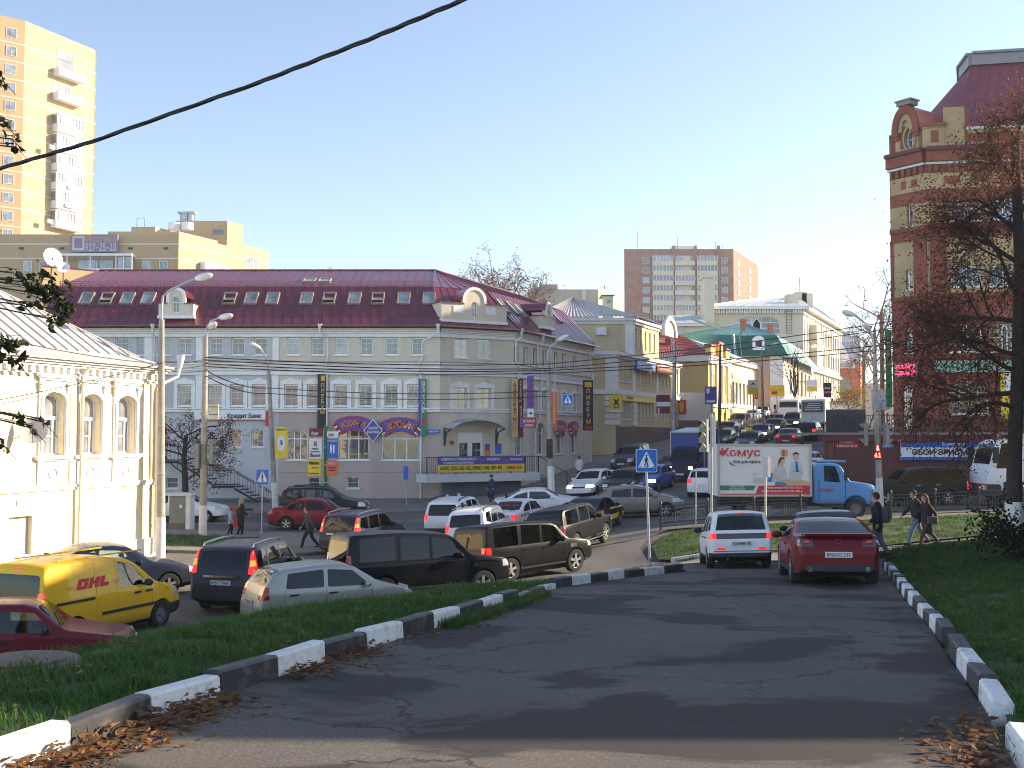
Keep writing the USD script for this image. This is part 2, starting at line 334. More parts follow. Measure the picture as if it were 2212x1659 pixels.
main_road=Polygon([(-140,16),(-30,14.5),(-14,15.5),(-10,16.5),(-7.6,18.6),(-5.6,21),(-3.8,23.4),(-1.3,26.2),(.8,28.2),(3,29.6),(4.4,29.0),(4.4,27.2),(9.4,27.6),(10.2,29.6),(9.9,31.2),(5.2,33.2),(4.4,35),(4.5,38),(5.2,41),(6.2,43),(24,43.4),(60,44),(200,40),(200,53),(60,55.2),(24.5,56.5),(16.2,57.0),(17.0,60),(19.5,66),(23.5,80),(31,97),(37,110),(48,133),(64,160),(100,220),(140,300),(128,304),(88,224),(54,165),(30,120),(20,101),(12.5,83.5),(5.5,68),(3.0,62.5),(1.2,60.6),(-3,60),(-20,59.6),(-140,60),(-140,50.5),(-20,50.2),(-13,50),(-8,49.2),(-6.8,46.5),(-7.0,43.6),(-8.8,41.7),(-13,41.2),(-13.8,39),(-17.5,29.6),(-22,22),(-140,24)])
solo('road',drape(main_road,0),'asphalt_far','grey dusty asphalt of the main crossroads and the street climbing the hill',kind='structure')
pave_isle=Polygon([(-13.1,41.3),(-8.9,41.9),(-7.2,43.8),(-7.0,46.4),(-8.2,49),(-13,49.8),(-30,50.0),(-30,44),(-13.6,40.2)])
solo('pavement',drape(pave_isle,.11),'dust_paving','sunny pavement beside the cream house where two people wait',kind='structure')
pave_bldg=Polygon([(-140,60.3),(-20,59.9),(-3,60.3),(1.0,60.9),(2.7,62.8),(5.2,68.2),(12.2,83.8),(19.7,101.2),(29.6,120),(53.5,165),(40,172),(12,112),(4,84),(-1,70.5),(-6,69),(-140,69)])
solo('pavement',drape(pave_bldg,.12),'dust_paving','shaded pavement in front of the long grey building and up the hill',kind='structure')
pave_brick=Polygon([(16.4,57.2),(24,56.7),(60,55.4),(60,58.8),(24.5,60.6),(25.5,66),(32,84),(42,112),(70,163),(64.5,160),(48.4,133),(37.3,110),(31.3,97),(23.8,80),(19.8,66),(17.3,60)])
solo('pavement',drape(pave_brick,.12),'dust_paving','narrow pavement below the dark red shop wall on the right',kind='structure')
foot_path=Polygon([(4.6,31.4),(9.8,31.4),(14,34.6),(22,36),(30,36.4),(30,37.6),(22,37.2),(13.6,36.2),(9.5,34.3),(5.2,33.3)])
solo('path',drape(foot_path,.015),'dust_paving','pale footpath crossing in front of the stopped cars',kind='structure')
bank=Polygon([(kl(d)-.13,d)for d in(-8,0,4,7,8.26,9.3,11.2,13.15,16.7,21.2,24.6,27.0)]+[(4.5,28.9),(3,29.5),(.8,28.1),(-1.3,26.1),(-3.8,23.3),(-5.6,20.9),(-7.6,18.5),(-10,16.4),(-14,15.4),(-30,14.4),(-30,-8)])
rbank=Polygon([(kr(d)+.13,d)for d in(-8,1,5,6.66,8.74,12,13.9,18.5,24,27.6)]+[(10.3,29.8),(10.4,31.2),(14.3,34.3),(22,35.8),(38,36),(38,-8)])
mound=Polygon([(5.2,33.6),(9.4,34.5),(13.6,36.4),(22,37.4),(34,37.8),(34,42.2),(20,42.2),(8,41.6),(5.9,40.8),(4.9,38),(4.7,35)])
isle_grass=Polygon([(-13.8,42.6),(-11.2,43.2),(-10.0,46.2),(-11.3,47.3),(-16,47.5),(-16,43)])
strip_grass=Polygon([(-30,60.6),(-16.2,60.5),(-14.6,61.2),(-15,62.2),(-30,62.4)])
for pg,off,lb in((bank,.03,'short green grass on the bank between side road and traffic'),(rbank,.03,'shaded grass rising to the right of the side road'),(mound,.03,'sunlit grass mound in front of the black railing'),(isle_grass,.125,'small worn lawn beside the cream house'),(strip_grass,.135,'thin grass strip by the stairs of the grey building')):
 solo('lawn',drape(pg,off),'grass_base',lb,kind='structure')
mk=MB()
for x0,y0,x1,y1,w in((-5,56.2,1.0,56.6,.14),(-18,54.2,-7,54.4,.14),(5.8,66,9.8,75,.14),(11,78,15.5,88,.14)):
 dd=np.hypot(x1-x0,y1-y0);nx,ny=-(y1-y0)/dd*w/2,(x1-x0)/dd*w/2
 m=drape(Polygon([(x0+nx,y0+ny),(x1+nx,y1+ny),(x1-nx,y1-ny),(x0-nx,y0-ny)]),.006);mk.mesh(m)
solo('road_marking',mk,'white_marking','worn white lane lines painted on the crossroads',kind='structure')
# -- kerbs
def resample(path,step):
 path=np.asarray(path,float);seg=np.hypot(*np.diff(path,axis=0).T);s=np.concatenate([[0],np.cumsum(seg)])
 n=max(1,int(round(s[-1]/step)));t=np.linspace(0,s[-1],n+1)
 return np.column_stack([np.interp(t,s,path[:,k])for k in(0,1)])
def kerb(path,step,h,w,mats,label,side=1,base=-.12,rough=.0,group=None,seed=1,skip=(),low=()):
 rnd=random.Random(seed)
 q=resample(path,step)
 t=Th('kerb',label,'kerb',gp(*q[0]),group=group)
 for i in range(len(q)-1):
  if i in skip:continue
  a,b=q[i],q[i+1];L=np.hypot(*(b-a));e=(b-a)/L;nrm=np.array([-e[1],e[0]])*side
  a2,b2=a+e*.008,b-e*.008
  hh=h*(.45 if i in low else 1)+rnd.uniform(-1,1)*rough;tw=rnd.uniform(-1,1)*rough*.6
  c=.022
  rows=[]
  for p,dh in((a2,tw),(b2,-tw)):
   z=float(G(*p))
   o=p+nrm*w
   rows.append([(p[0],p[1],z+base),(p[0]+nrm[0]*.012,p[1]+nrm[1]*.012,z+hh+dh-c),(p[0]+nrm[0]*(c+.012),p[1]+nrm[1]*(c+.012),z+hh+dh),(o[0]-nrm[0]*c,o[1]-nrm[1]*c,z+hh+dh),(o[0],o[1],z+hh+dh-c),(o[0],o[1],z+base)])
  V=np.array(rows[0]+rows[1]);F=[]
  for k in range(5):F.append((k,k+1,k+7));F.append((k,k+7,k+6))
  F+=[(0,2,1),(0,3,2),(0,4,3),(0,5,4),(6,7,8),(6,8,9),(6,9,10),(6,10,11)]
  if side<0:pass
  m=trimesh.Trimesh(V,np.array(F),process=False)
  if m.volume<0:m.invert()
  t.add('kerb_stone',m,mats[i%len(mats)])
 return t
BW=['kerb_white','kerb_black']
kpath=[(kl(d),d)for d in np.arange(1.0,27.3,.4)]
pq=resample(kpath,1.02)
kerb(kpath,1.02,.19,.17,BW[::-1],'black and white painted kerb along the left grass bank of the side road',side=1,rough=.018,seed=4,low=(17,18,19),skip=())
kerb([(kr(d)+.02,d)for d in np.arange(1.0,27.4,.4)],.92,.17,.17,BW,'black and white painted kerb on the right edge of the side road, half sunk in grass',side=-1,rough=.03,seed=7,skip=(7,12))
kerb([(-13.1,41.2),(-8.8,41.75),(-7.0,43.7),(-6.8,46.5),(-8.1,49.15),(-13,49.95),(-30,50.1)],1.0,.13,.16,['kerb_concrete'],'grey kerb around the sunny pavement by the cream house',side=1,seed=2)
kerb([(-60,60),(-20,59.65),(-3,60.05),(1.15,60.65),(2.95,62.55),(5.45,68.0),(12.4,83.6),(19.95,101.05),(29.9,120)],1.0,.14,.16,['kerb_concrete'],'long grey kerb in front of the grey building and up the hill street',side=1,seed=3)
kerb([(60,55.25),(24.5,56.55),(16.3,57.1),(17.1,60),(19.6,66),(23.6,80),(31.1,97)],1.0,.14,.16,['kerb_concrete'],'grey kerb below the dark red shop wall',side=-1,seed=5)
kerb([(5.0,34.1),(6.4,33.75),(8.6,34.1)],.95,.12,.15,['kerb_white','kerb_concrete'],'short whitewashed kerb at the tip of the grass mound',side=-1,seed=6)
kerb([(9.6,18.4),(11.5,19.4),(14,20.6),(18,21.4)],1.3,.13,.15,['kerb_white','kerb_concrete'],'pale concrete edging crossing the shaded grass on the right',side=1,seed=9)
# -- building materials
mat('cream_wall',(.80,.70,.48),.9,var=.08,scale=.8,bump=.15,bscale=30,dirt=((.70,.58,.38),.9))
mat('white_trim',(.78,.76,.72),.8,var=.08,scale=2,bump=.1,bscale=30)
mat('white_plastic',(.80,.80,.80),.35)
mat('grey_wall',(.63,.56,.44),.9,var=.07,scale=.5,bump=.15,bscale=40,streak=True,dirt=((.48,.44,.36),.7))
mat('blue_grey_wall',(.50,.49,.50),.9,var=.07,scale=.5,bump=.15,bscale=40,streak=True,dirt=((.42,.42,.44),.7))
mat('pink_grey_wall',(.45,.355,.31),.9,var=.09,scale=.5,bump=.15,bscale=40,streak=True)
mat('plinth_blue',(.16,.18,.22),.85,var=.2,scale=1.0)
mat('maroon_roof',(.135,.017,.034),.30,metal=.2,var=.25,scale=.7,coat=.5,dirt=((.13,.035,.045),.6))
mat('grey_roof',(.52,.49,.46),.5,metal=.1,var=.12,scale=.6,dirt=((.44,.40,.36),.8))
mat('dark_metal',(.03,.03,.033),.5,var=.2,scale=4)
mat('zinc',(.55,.56,.58),.4,metal=.5,var=.15,scale=3)
mat('white_pipe',(.70,.71,.73),.5,var=.1,scale=3)
mat('frame_white',(.80,.80,.80),.45)
mat('brown_door',(.10,.05,.03),.6)
mat('beige_box',(.60,.55,.42),.7,var=.1,scale=3)
PANES=[]
for i,c in enumerate([(.045,.052,.06),(.08,.085,.09),(.13,.115,.09),(.022,.026,.032),(.21,.22,.24),(.10,.10,.10),(.05,.062,.08)]):
 panemat('pane_glass_%d'%i,c);PANES.append('pane_glass_%d'%i)
wr=random.Random(11)
def window(t,F,uc,z0,w,h,nx=2,ny=3,rec=.14,arch=0.0,surround=None,sill=True,glass=None,fw=.055,mw=.022,parent=None,name='window',simple=False,trim='white_trim',frame='frame_white',transom=None):
 """A window in a wall frame: frame > panes, glazing bars, sill and surround."""
 u0,u1,z1=uc-w/2,uc+w/2,z0+h
 mb=MB()
 if arch:
  zs=z1-arch
  outer=arch_poly(u0,u1,z0,zs,z1);inner=arch_poly(u0+fw,u1-fw,z0+fw,zs,z1-fw)
  F.poly(mb,outer.difference(inner),-rec-.05,-rec+.02)
 else:
  outer=sbox(u0,z0,u1,z1);inner=sbox(u0+fw,z0+fw,u1-fw,z1-fw)
  for a in((u0,u1,z0,z0+fw),(u0,u1,z1-fw,z1),(u0,u0+fw,z0+fw,z1-fw),(u1-fw,u1,z0+fw,z1-fw)):F.box(mb,*a,-rec-.05,-rec+.02)
 wp=t.add(name,mb,frame,parent)
 deep=wp if parent is None else parent
 gl=glass or wr.choice(PANES)
 bx=[u0+fw+(u1-u0-2*fw)*k/nx for k in range(nx+1)]
 bz=[z0+fw+(z1-z0-2*fw)*k/ny for k in range(ny+1)]
 if transom:bz=[z0+fw,z0+h*transom,z1-fw]
 if simple or(nx==1 and ny==1):
  if arch:F.poly(g:=MB(),inner,-rec-.035,-rec-.02)
  else:F.box(g:=MB(),u0+fw,u1-fw,z0+fw,z1-fw,-rec-.035,-rec-.02)
  t.add('pane',g,gl,deep)
  if nx>1 or ny>1:
   b=MB()
   for x in bx[1:-1]:F.box(b,x-mw/2,x+mw/2,z0+fw,z1-fw-arch*.3,-rec-.02,-rec+.012)
   for z in bz[1:-1]:F.box(b,u0+fw,u1-fw,z-mw/2,z+mw/2,-rec-.02,-rec+.008)
   t.add('glazing_bar',b,frame,deep)
 else:
  for i in range(nx):
   for j in range(len(bz)-1):
    a,c,d,e=bx[i]+mw/2,bx[i+1]-mw/2,bz[j]+mw/2,bz[j+1]-mw/2
    g=MB()
    if arch and j==len(bz)-2:
     pg=sbox(a,d,c,z1).intersection(inner)
     if pg.is_empty:continue
     F.poly(g,pg,-rec-.035,-rec-.02)
    else:F.box(g,a,c,d,e,-rec-.035,-rec-.02)
    t.add('pane',g,gl,deep)
  b=MB()
  for x in bx[1:-1]:F.box(b,x-mw/2,x+mw/2,z0+fw,(z1-fw-(arch*.25 if arch else 0)),-rec-.03,-rec+.012)
  for z in bz[1:-1]:
   for i in range(nx):F.box(b,bx[i]+(mw/2 if i else 0),bx[i+1]-(mw/2 if i<nx-1 else 0),z-mw/2,z+mw/2,-rec-.03,-rec+.008)
  t.add('glazing_bar',b,frame,deep)
 if sill:
  F.box(s:=MB(),u0-.07,u1+.07,z0-.07,z0-.002,-rec-.02,.07);t.add('sill',s,trim,deep)
 if surround:
  sw,so=surround
  s=MB()
  F.box(s,u0-sw,u0-.01,z0-.25,z1+.02,.003,so);F.box(s,u1+.01,u1+sw,z0-.25,z1+.02,.003,so)
  F.box(s,u0-sw,u1+sw,z1+.022,z1+sw+.02,.003,so+.01)
  F.poly(s,Polygon([(u0-sw*.4,z1+sw+.022),(u1+sw*.4,z1+sw+.022),(uc+w*.25,z1+sw+.12),(uc,z1+sw+.2),(uc-w*.25,z1+sw+.12)]),.003,so)
  t.add('surround',s,trim,deep)
 return outer,wp
def wall(t,F,outline,holes,matname,depth=.32,name='wall'):
 pg=Polygon(outline)if not hasattr(outline,'area')else outline
 if holes:pg=pg.difference(unary_union(holes))
 F.poly(mb:=MB(),pg,-depth,0)
 return t.add(name,mb,matname)
def metal_roof(t,a,b,c,d,width,matname,parent,rib=.035,ribw=.03,name='roof_panel',thick=.03):
 """Standing seam sheets over the quad a-b (eave) to d-c (ridge): each sheet a mesh of its own with its raised seam."""
 a,b,c,d=(np.asarray(p,float)for p in(a,b,c,d))
 nrm=np.cross(b-a,d-a);nrm/=np.linalg.norm(nrm)
 if np.linalg.norm(np.cross(b-a,d-a))<1e-9:return
 n=max(1,int(round(max(np.linalg.norm(b-a),np.linalg.norm(c-d))/width)))
 for i in range(n):
  s0,s1=i/n,(i+1)/n
  p0,p1,q1,q0=a+(b-a)*s0,a+(b-a)*s1,d+(c-d)*s1,d+(c-d)*s0
  e=(p1-p0);e=e/(np.linalg.norm(e)+1e-9)
  jit=nrm*(.004*((i*7)%3))
  mb=MB()
  mb.hexa([p0-nrm*thick,p1-nrm*thick,q1-nrm*thick,q0-nrm*thick,p0+jit,p1+jit,q1+jit,q0+jit])
  w2=min(ribw,.45*np.linalg.norm(q1-q0)+.004)
  mb.hexa([p0+jit,p0+e*ribw+jit,q0+e*w2+jit,q0+jit,p0+nrm*rib,p0+e*ribw+nrm*rib,q0+e*w2+nrm*rib,q0+nrm*rib])
  t.add(name,mb,matname,parent)
  # -- cream house on the left
HF=Fc((-13.2,40.0,0),20)
hz=lambda py,px=330:HF.zz(px,py)
hb,he=CZ-4.6,CZ+2.45
house=Th('cream_house','cream two-storey house with arched windows and pale seamed metal roof, at the left edge','house',HF.pt(0,CZ-4.4))
holes=[]
wins=[(-1.66,'272'),(-3.42,'197'),(-5.14,'116'),(-9.2,''),(-11.2,''),(-13.2,'')]
for u,_ in wins:holes.append(arch_poly(u-.47,u+.47,CZ-.66,CZ+1.1,CZ+1.36))
wall(house,HF,[(-20,hb),(0,hb),(0,he),(-20,he)],holes+[sbox(-6.9,CZ-5,-5.95,CZ-2.55)],'cream_wall',.4)
wall(house,Fc(HF.pt(0,0),-70),[(.0,hb),(12,hb),(12,he),(.0,he)],[],'cream_wall',.3)
F0=HF
for u,_ in wins:
 rec=.24
 o,wp=window(house,HF,u,CZ-.66,.94,2.02,1,1,rec=rec,arch=.26,sill=False,fw=.07,glass='pane_glass_4')
 b=MB();HF.box(b,u-.40,u+.40,CZ+.50,CZ+.62,-rec-.02,-rec+.04);HF.box(b,u+.18,u+.24,CZ-.6,CZ+.5,-rec-.02,-rec+.03);HF.box(b,u-.30,u-.27,CZ-.6,CZ+1.2,-rec-.02,-rec+.012);HF.box(b,u-.4,u+.18,CZ-.05,CZ-.02,-rec-.02,-rec+.012)
 house.add('glazing_bar',b,'frame_white',wp)
 s=MB();HF.box(s,u-.78,u+.78,CZ-.78,CZ-.67,.003,.16);HF.box(s,u-.72,u+.72,CZ-.84,CZ-.782,.003,.10);house.add('sill',s,'white_trim',wp)
 s=MB()
 outer=unary_union([sbox(u-.66,CZ-.66,u+.66,CZ+1.95)]).difference(arch_poly(u-.49,u+.49,CZ-.7,CZ+1.1,CZ+1.40))
 HF.poly(s,outer,.003,.06)
 ring=arch_poly(u-.60,u+.60,CZ-.66,CZ+1.1,CZ+1.50).difference(arch_poly(u-.5,u+.5,CZ-.7,CZ+1.1,CZ+1.40))
 HF.poly(s,ring,.061,.10)
 for k in(-1,1):
  for z,ww,o in((1.62,.09,.16),(1.50,.08,.13),(1.40,.07,.11)):HF.box(s,u+k*.60-ww,u+k*.60+ww,CZ+z,CZ+z+.10,.062,o)
 HF.box(s,u-.74,u+.74,CZ+1.86,CZ+1.96,.062,.17);HF.box(s,u-.70,u+.70,CZ+1.78,CZ+1.858,.062,.12)
 house.add('surround',s,'white_trim',wp)
 s=MB();HF.box(s,u-.66,u+.66,CZ-1.62,CZ-.86,.003,.05)
 HF.poly(s,Polygon([(u-.45,CZ-1.5),(u+.45,CZ-1.5),(u+.45,CZ-1.0),(u-.45,CZ-1.0)]).difference(sbox(u-.38,CZ-1.43,u+.38,CZ-1.07)),.051,.075)
 HF.poly(s,Point(u,CZ-1.25).buffer(.2,10).difference(Point(u,CZ-1.25).buffer(.15,10)),.051,.085)
 house.add('apron',s,'white_trim',wp)
c=MB()
for z0,z1,o in((1.98,2.04,.09),(2.22,2.30,.22),(2.302,2.38,.30),(2.382,2.46,.40)):HF.box(c,-20,.0+o,CZ+z0,CZ+z1,.003,o)
cor=house.add('cornice',c,'white_trim')
k=-19.9
while k<0:
 d=MB();HF.box(d,k,k+.17,CZ+2.042,CZ+2.218,.004,.19);HF.box(d,k+.02,k+.15,CZ+1.90,CZ+1.978,.004,.10);house.add('dentil',d,'white_trim',cor);k+=.34
c=MB();HF.box(c,-20,.06,CZ-1.72,CZ-1.63,.003,.10);HF.box(c,-20,.04,CZ-1.80,CZ-1.722,.003,.06);house.add('string_course',c,'white_trim')
for a_,b_ in((-.32,.03),(-4.42,-4.12)):HF.box(c:=MB(),a_,b_,CZ-1.62,CZ+1.9,.003,.07);house.add('pilaster',c,'cream_wall')
c=MB();HF.box(c,-20,.05,CZ-4.6,CZ-3.75,.003,.05);house.add('plinth',c,'white_trim')
c=MB();HF.box(c,-6.88,-5.97,CZ-4.6,CZ-2.57,-.22,-.16);house.add('door',c,'beige_box')
c=MB();HF.box(c,-6.6,-6.2,CZ-2.2,CZ-2.02,.004,.03);house.add('vent',c,'beige_box')
c=MB()
path=[HF.pt(.55,CZ+2.55,.62),HF.pt(.52,CZ+2.2,.55),HF.pt(.1,CZ+1.95,.28),HF.pt(-.12,CZ+1.6,.16),HF.pt(-.12,CZ-4.3,.16)]
c.tube(path,.065,10);c.tube([HF.pt(.56,CZ+2.98,.64),HF.pt(.55,CZ+2.52,.62)],[.17,.08],10)
for z in(1.2,-.2,-1.9,-3.3):c.tube([HF.pt(-.12,CZ+z,.16),HF.pt(-.12,CZ+z+.05,.16)],.085,10)
house.add('drainpipe',c,'white_pipe',smooth=40)
c=MB();c.tube([HF.pt(-4.0,CZ+2.3,.44),HF.pt(-4.02,CZ+2.0,.2),HF.pt(-4.02,CZ-4.4,.13)],.055,8);house.add('drainpipe',c,'cream_wall',smooth=40)
dish=Th('satellite_dish','round grey satellite dish on the wall of the cream house','satellite dish',HF.pt(-6.55,CZ+.3,.1))
r,nrm=.42,np.array([.35,-.93,.25]);nrm/=np.linalg.norm(nrm)
c0=HF.pt(-6.55,CZ+.15,.55);e1=np.cross(nrm,[0,0,1]);e1/=np.linalg.norm(e1);e2=np.cross(e1,nrm)
V,Fa=[c0-nrm*.10],[]
for i,rr in enumerate((.5,1.0)):
 for k in range(20):V.append(c0+(e1*math.cos(k*PI/10)+e2*math.sin(k*PI/10))*r*rr-nrm*.10*(1-rr*rr))
for k in range(20):
 k2=(k+1)%20
 Fa+=[(0,1+k,1+k2),(1+k,21+k,21+k2),(1+k,21+k2,1+k2)]
dd=trimesh.Trimesh(np.array(V),Fa,process=False);d2=dd.copy();d2.vertices-=nrm*.012;d2.invert()
dish.add('reflector',trimesh.util.concatenate([dd,d2]),'grey_roof',smooth=True)
dish.add('arm',MB().tube([c0-nrm*.1,c0-nrm*.1-np.array([.2,-.02,.1]),HF.pt(-6.35,CZ+.05,.0)],.02,6).tube([c0-e2*.4,c0+nrm*.42-e2*.12],.012,6),'dark_metal')
dish.add('receiver',MB().tube([c0+nrm*.40-e2*.12,c0+nrm*.5-e2*.10],.04,8),'white_plastic')
eo=.50
E0,E1=HF.pt(eo,CZ+2.50,eo),HF.pt(-20,CZ+2.50,eo)
f0,f1=HF.pt(-.45,CZ+2.86,-.45),HF.pt(-20,CZ+2.86,-.45)
rt=7.5
R0,R1=HF.pt(-rt,CZ+2.86+(rt-.45)*.66,-rt),HF.pt(-20,CZ+2.86+(rt-.45)*.66,-rt)
rb=MB();rb.hexa([E1-(0,0,.05),E0-(0,0,.05),f0-(0,0,.1),f1-(0,0,.1),E1,E0,f0,f1]);rb.tube([E1,E0],.03,6)
roof=house.add('roof',rb,'grey_roof')
n=38
for i in range(n):
 u0,u1=-.45-19.55*i/n,-.45-19.55*(i+1)/n
 def up(u):s=min(-u,rt);return HF.pt(u,CZ+2.86+(s-.45)*.66,-s)
 a,b=HF.pt(u0,CZ+2.862,-.45),HF.pt(u1,CZ+2.862,-.45);c_,d_=up(u1),up(u0)
 metal_roof(house,b,a,d_,c_,9,'grey_roof',roof,rib=.05,ribw=.035)
back=[HF.pt(eo,CZ+2.5,-14),HF.pt(eo,CZ+2.5,eo)]
mb=MB();G0=HF.pt(-.45,CZ+2.86,-.45);G1=HF.pt(-.45,CZ+2.86,-14.5);mb.poly([G0,HF.pt(-rt,R0[2],-rt),HF.pt(-.45,CZ+2.86,-2*rt+.45)][::-1]);mb.poly([E0,HF.pt(eo,CZ+2.5,-2*rt),HF.pt(-.45,CZ+2.86,-2*rt+.45),G0])
mb.tube([G0,HF.pt(-rt,R0[2]+.02,-rt),HF.pt(-20,R0[2]+.02,-rt)],.05,6)
house.add('hip',mb,'grey_roof',roof)
mb=MB();mb.quad(HF.pt(-20,R0[2],-rt),HF.pt(-rt,R0[2],-rt),HF.pt(-.45,CZ+2.86,-2*rt+.45),HF.pt(-20,CZ+2.86,-2*rt+.45));house.add('rear_slope',mb,'grey_roof',roof)
# -- long grey building on the corner
A=Fc((0,68.0,0),90)
uA1=A.px(950)
B=Fc((uA1,68.0,0),61)
uB1=B.px(1110)
cB=B.pt(uB1,0)
C=Fc((cB[0],cB[1],0),25)
uC1=C.px(1279)
zb,ze=CZ-4.5,CZ+6.9
grey=Th('grey_office_building','long grey three-storey office building with maroon mansard roof and many shop signs','building',(uA1,68,CZ-4.4))
uA0=A.px(95)
zA=lambda py:A.zz(950,py)
holesA,wl=[],[]
for px in(262,308,353,399,466,513,562,633,685.5,737,791,846,902):wl.append((A.px(px),zA(767),.83,zA(729)-zA(767),2,3,None,0))
for px in(285,330,399,465,512,559.5,629,678,736,790,845,895):wl.append((A.px(px),zA(877),.86,zA(831)-zA(877),2,3,(.24,.05),0))
for px in(510,557.5):wl.append((A.px(px),zA(966),.74,zA(928)-zA(966),2,3,None,0))
for px0,px1,arch in((620,666,1),(730,799,1),(825,907,1)):
 u0,u1=A.px(px0),A.px(px1);wl.append(((u0+u1)/2,zA(994),u1-u0,zA(928)-zA(994),3,2,None,.42))
for px in(375,680,764):wl.append((A.px(px),zA(1055),.75,zA(1031)-zA(1055),1,2,None,0))
for u,z0,w,h,nx,ny,sr,ar in wl:holesA.append(arch_poly(u-w/2,u+w/2,z0,z0+h-ar,z0+h)if ar else sbox(u-w/2,z0,u+w/2,z0+h))
uS,zG=A.px(603),zA(889)
door=sbox(A.px(338),zA(963),A.px(358),zA(905));holesA.append(door)
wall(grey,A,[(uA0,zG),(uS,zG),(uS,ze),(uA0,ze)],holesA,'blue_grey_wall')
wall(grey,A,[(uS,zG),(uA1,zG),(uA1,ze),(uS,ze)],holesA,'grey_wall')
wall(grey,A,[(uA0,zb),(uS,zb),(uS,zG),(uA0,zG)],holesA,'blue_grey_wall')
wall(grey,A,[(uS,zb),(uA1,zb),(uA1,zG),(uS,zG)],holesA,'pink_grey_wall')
shop=0
for u,z0,w,h,nx,ny,sr,ar in wl:
 if ar:window(grey,A,u,z0,w,h,nx,ny,arch=ar,transom=.70,rec=.16,fw=.08,mw=.07,glass=['pane_glass_5','pane_glass_2','pane_glass_2'][shop]);shop+=1
 else:window(grey,A,u,z0,w,h,nx,ny,surround=sr,rec=.13)
A.box(s:=MB(),A.px(339),A.px(357),zA(963),zA(906),-.2,-.15);grey.add('door',s,'brown_door')
zB=lambda py,px=1020:B.zz(px,py)
holesB,wb=[],[]
for px,a,b_,sr in((996.7,773,731.5,None),(1047,774.5,733.5,None),(993.5,882.5,838,(.22,.05)),(1046,884,839,(.22,.05))):
 wb.append((B.px(px),zB(a,px),.98,zB(b_,px)-zB(a,px),2,3,sr))
for u,z0,w,h,nx,ny,sr in wb:holesB.append(sbox(u-w/2,z0,u+w/2,z0+h))
uD0,uD1,zD0,zD1=B.px(989),B.px(1044),zB(1016),zB(934)
wallB=sbox(0,zb,uB1,zG);holesB.append(sbox(uD0,zD0,uD1,zD1))
wall(grey,B,[(0,zG),(uB1,zG),(uB1,ze),(0,ze)],holesB,'grey_wall')
wall(grey,B,[(0,zb),(uB1,zb),(uB1,zG),(0,zG)],holesB,'grey_wall')
for i,(u,z0,w,h,nx,ny,sr)in enumerate(wb):window(grey,B,u,z0,w,h,nx,ny,surround=sr,rec=.13,glass='pane_glass_4' if i==0 else None)
d=MB();um=(uD0+uD1)/2
B.box(d,uD0,uD1,zD1-.55,zD1,-.16,-.08)
for a,b_ in((uD0,um-.01),(um+.01,uD1)):
 for x in((a,a+.14),(b_-.14,b_)):B.box(d,x[0],x[1],zD0,zD1-.552,-.16,-.08)
 B.box(d,a+.14,b_-.14,zD0,zD0+.3,-.16,-.08);B.box(d,a+.14,b_-.14,zD1-.66,zD1-.552,-.16,-.08)
dp=grey.add('door',d,'frame_white')
for a,b_ in((uD0+.14,um-.15),(um+.15,uD1-.14)):
 for i in range(2):
  for j in range(3):
   x0,x1=a+(b_-a)*i/2,a+(b_-a)*(i+1)/2;z0,z1=zD0+.3+(zD1-.66-zD0-.3)*j/3,zD0+.3+(zD1-.66-zD0-.3)*(j+1)/3
   B.box(g:=MB(),x0+.02,x1-.02,z0+.02,z1-.02,-.14,-.12);grey.add('pane',g,'pane_glass_3',dp)
holesC,wc=[],[]
zC=lambda py,px:C.zz(px,py)
for px,y0,y1 in((1115,778,738),(1136,780,741),(1156.6,783,744),(1177,784,746),(1201.5,786,749),(1219,788,751),(1242,789,754)):wc.append((C.px(px),CZ+4.75,.80,1.20,1,2,None,0))
for px in(1134,1156,1175.6,1197,1218,1240):wc.append((C.px(px),CZ+1.72,.82,1.32,1,2,(.16,.04),0))
for px in(1122,1168,1208.7,1239):wc.append((C.px(px),CZ-1.35,1.25,2.2,2,2,None,.45))
for u,z0,w,h,nx,ny,sr,ar in wc:holesC.append(arch_poly(u-w/2,u+w/2,z0,z0+h-ar,z0+h)if ar else sbox(u-w/2,z0,u+w/2,z0+h))
wall(grey,C,[(0,zb),(uC1,zb),(uC1,ze),(0,ze)],holesC,'grey_wall')
for u,z0,w,h,nx,ny,sr,ar in wc:window(grey,C,u,z0,w,h,nx,ny,surround=sr,arch=ar,rec=.2,transom=.68 if ar else None)
De=Fc(C.pt(uC1,0),-65);wall(grey,De,[(.0,zb),(10,zb),(10,ze),(.0,ze)],[],'grey_wall',.3)
Dl=Fc(A.pt(uA0,0),0);wall(grey,Fc((A.pt(uA0,0)[0],80,0),180),[(0,zb),(12,zb),(12,ze),(0,ze)],[],'grey_wall',.3)
def bands(F,u0,u1):
 c=MB()
 for z0,z1,o in((6.20,6.42,.12),(6.44,6.52,.16),(6.54,6.62,.22),(6.64,6.74,.30),(6.76,6.88,.42)):F.box(c,u0-.0,u1+.0,CZ+z0,CZ+z1,.003,o)
 grey.add('cornice',c,'white_trim')
 c=MB()
 for z0,z1,o in((4.46,4.58,.26),(4.36,4.455,.18),(4.22,4.355,.12),(4.08,4.21,.08),(3.80,4.02,.11)):F.box(c,u0,u1,CZ+z0,CZ+z1,.003,o)
 grey.add('string_course',c,'white_trim')
 F.box(c:=MB(),u0,u1,CZ+4.582,CZ+4.62,.003,.30);grey.add('flashing',c,'maroon_roof')
 c=MB()
 for z0,z1,o in((1.46,1.60,.10),(1.62,1.70,.16)):F.box(c,u0,u1,CZ+z0,CZ+z1,.003,o)
 grey.add('ledge',c,'white_trim')
bands(A,uA0,uA1+.02);bands(B,-.02,uB1+.02);bands(C,-.02,uC1)
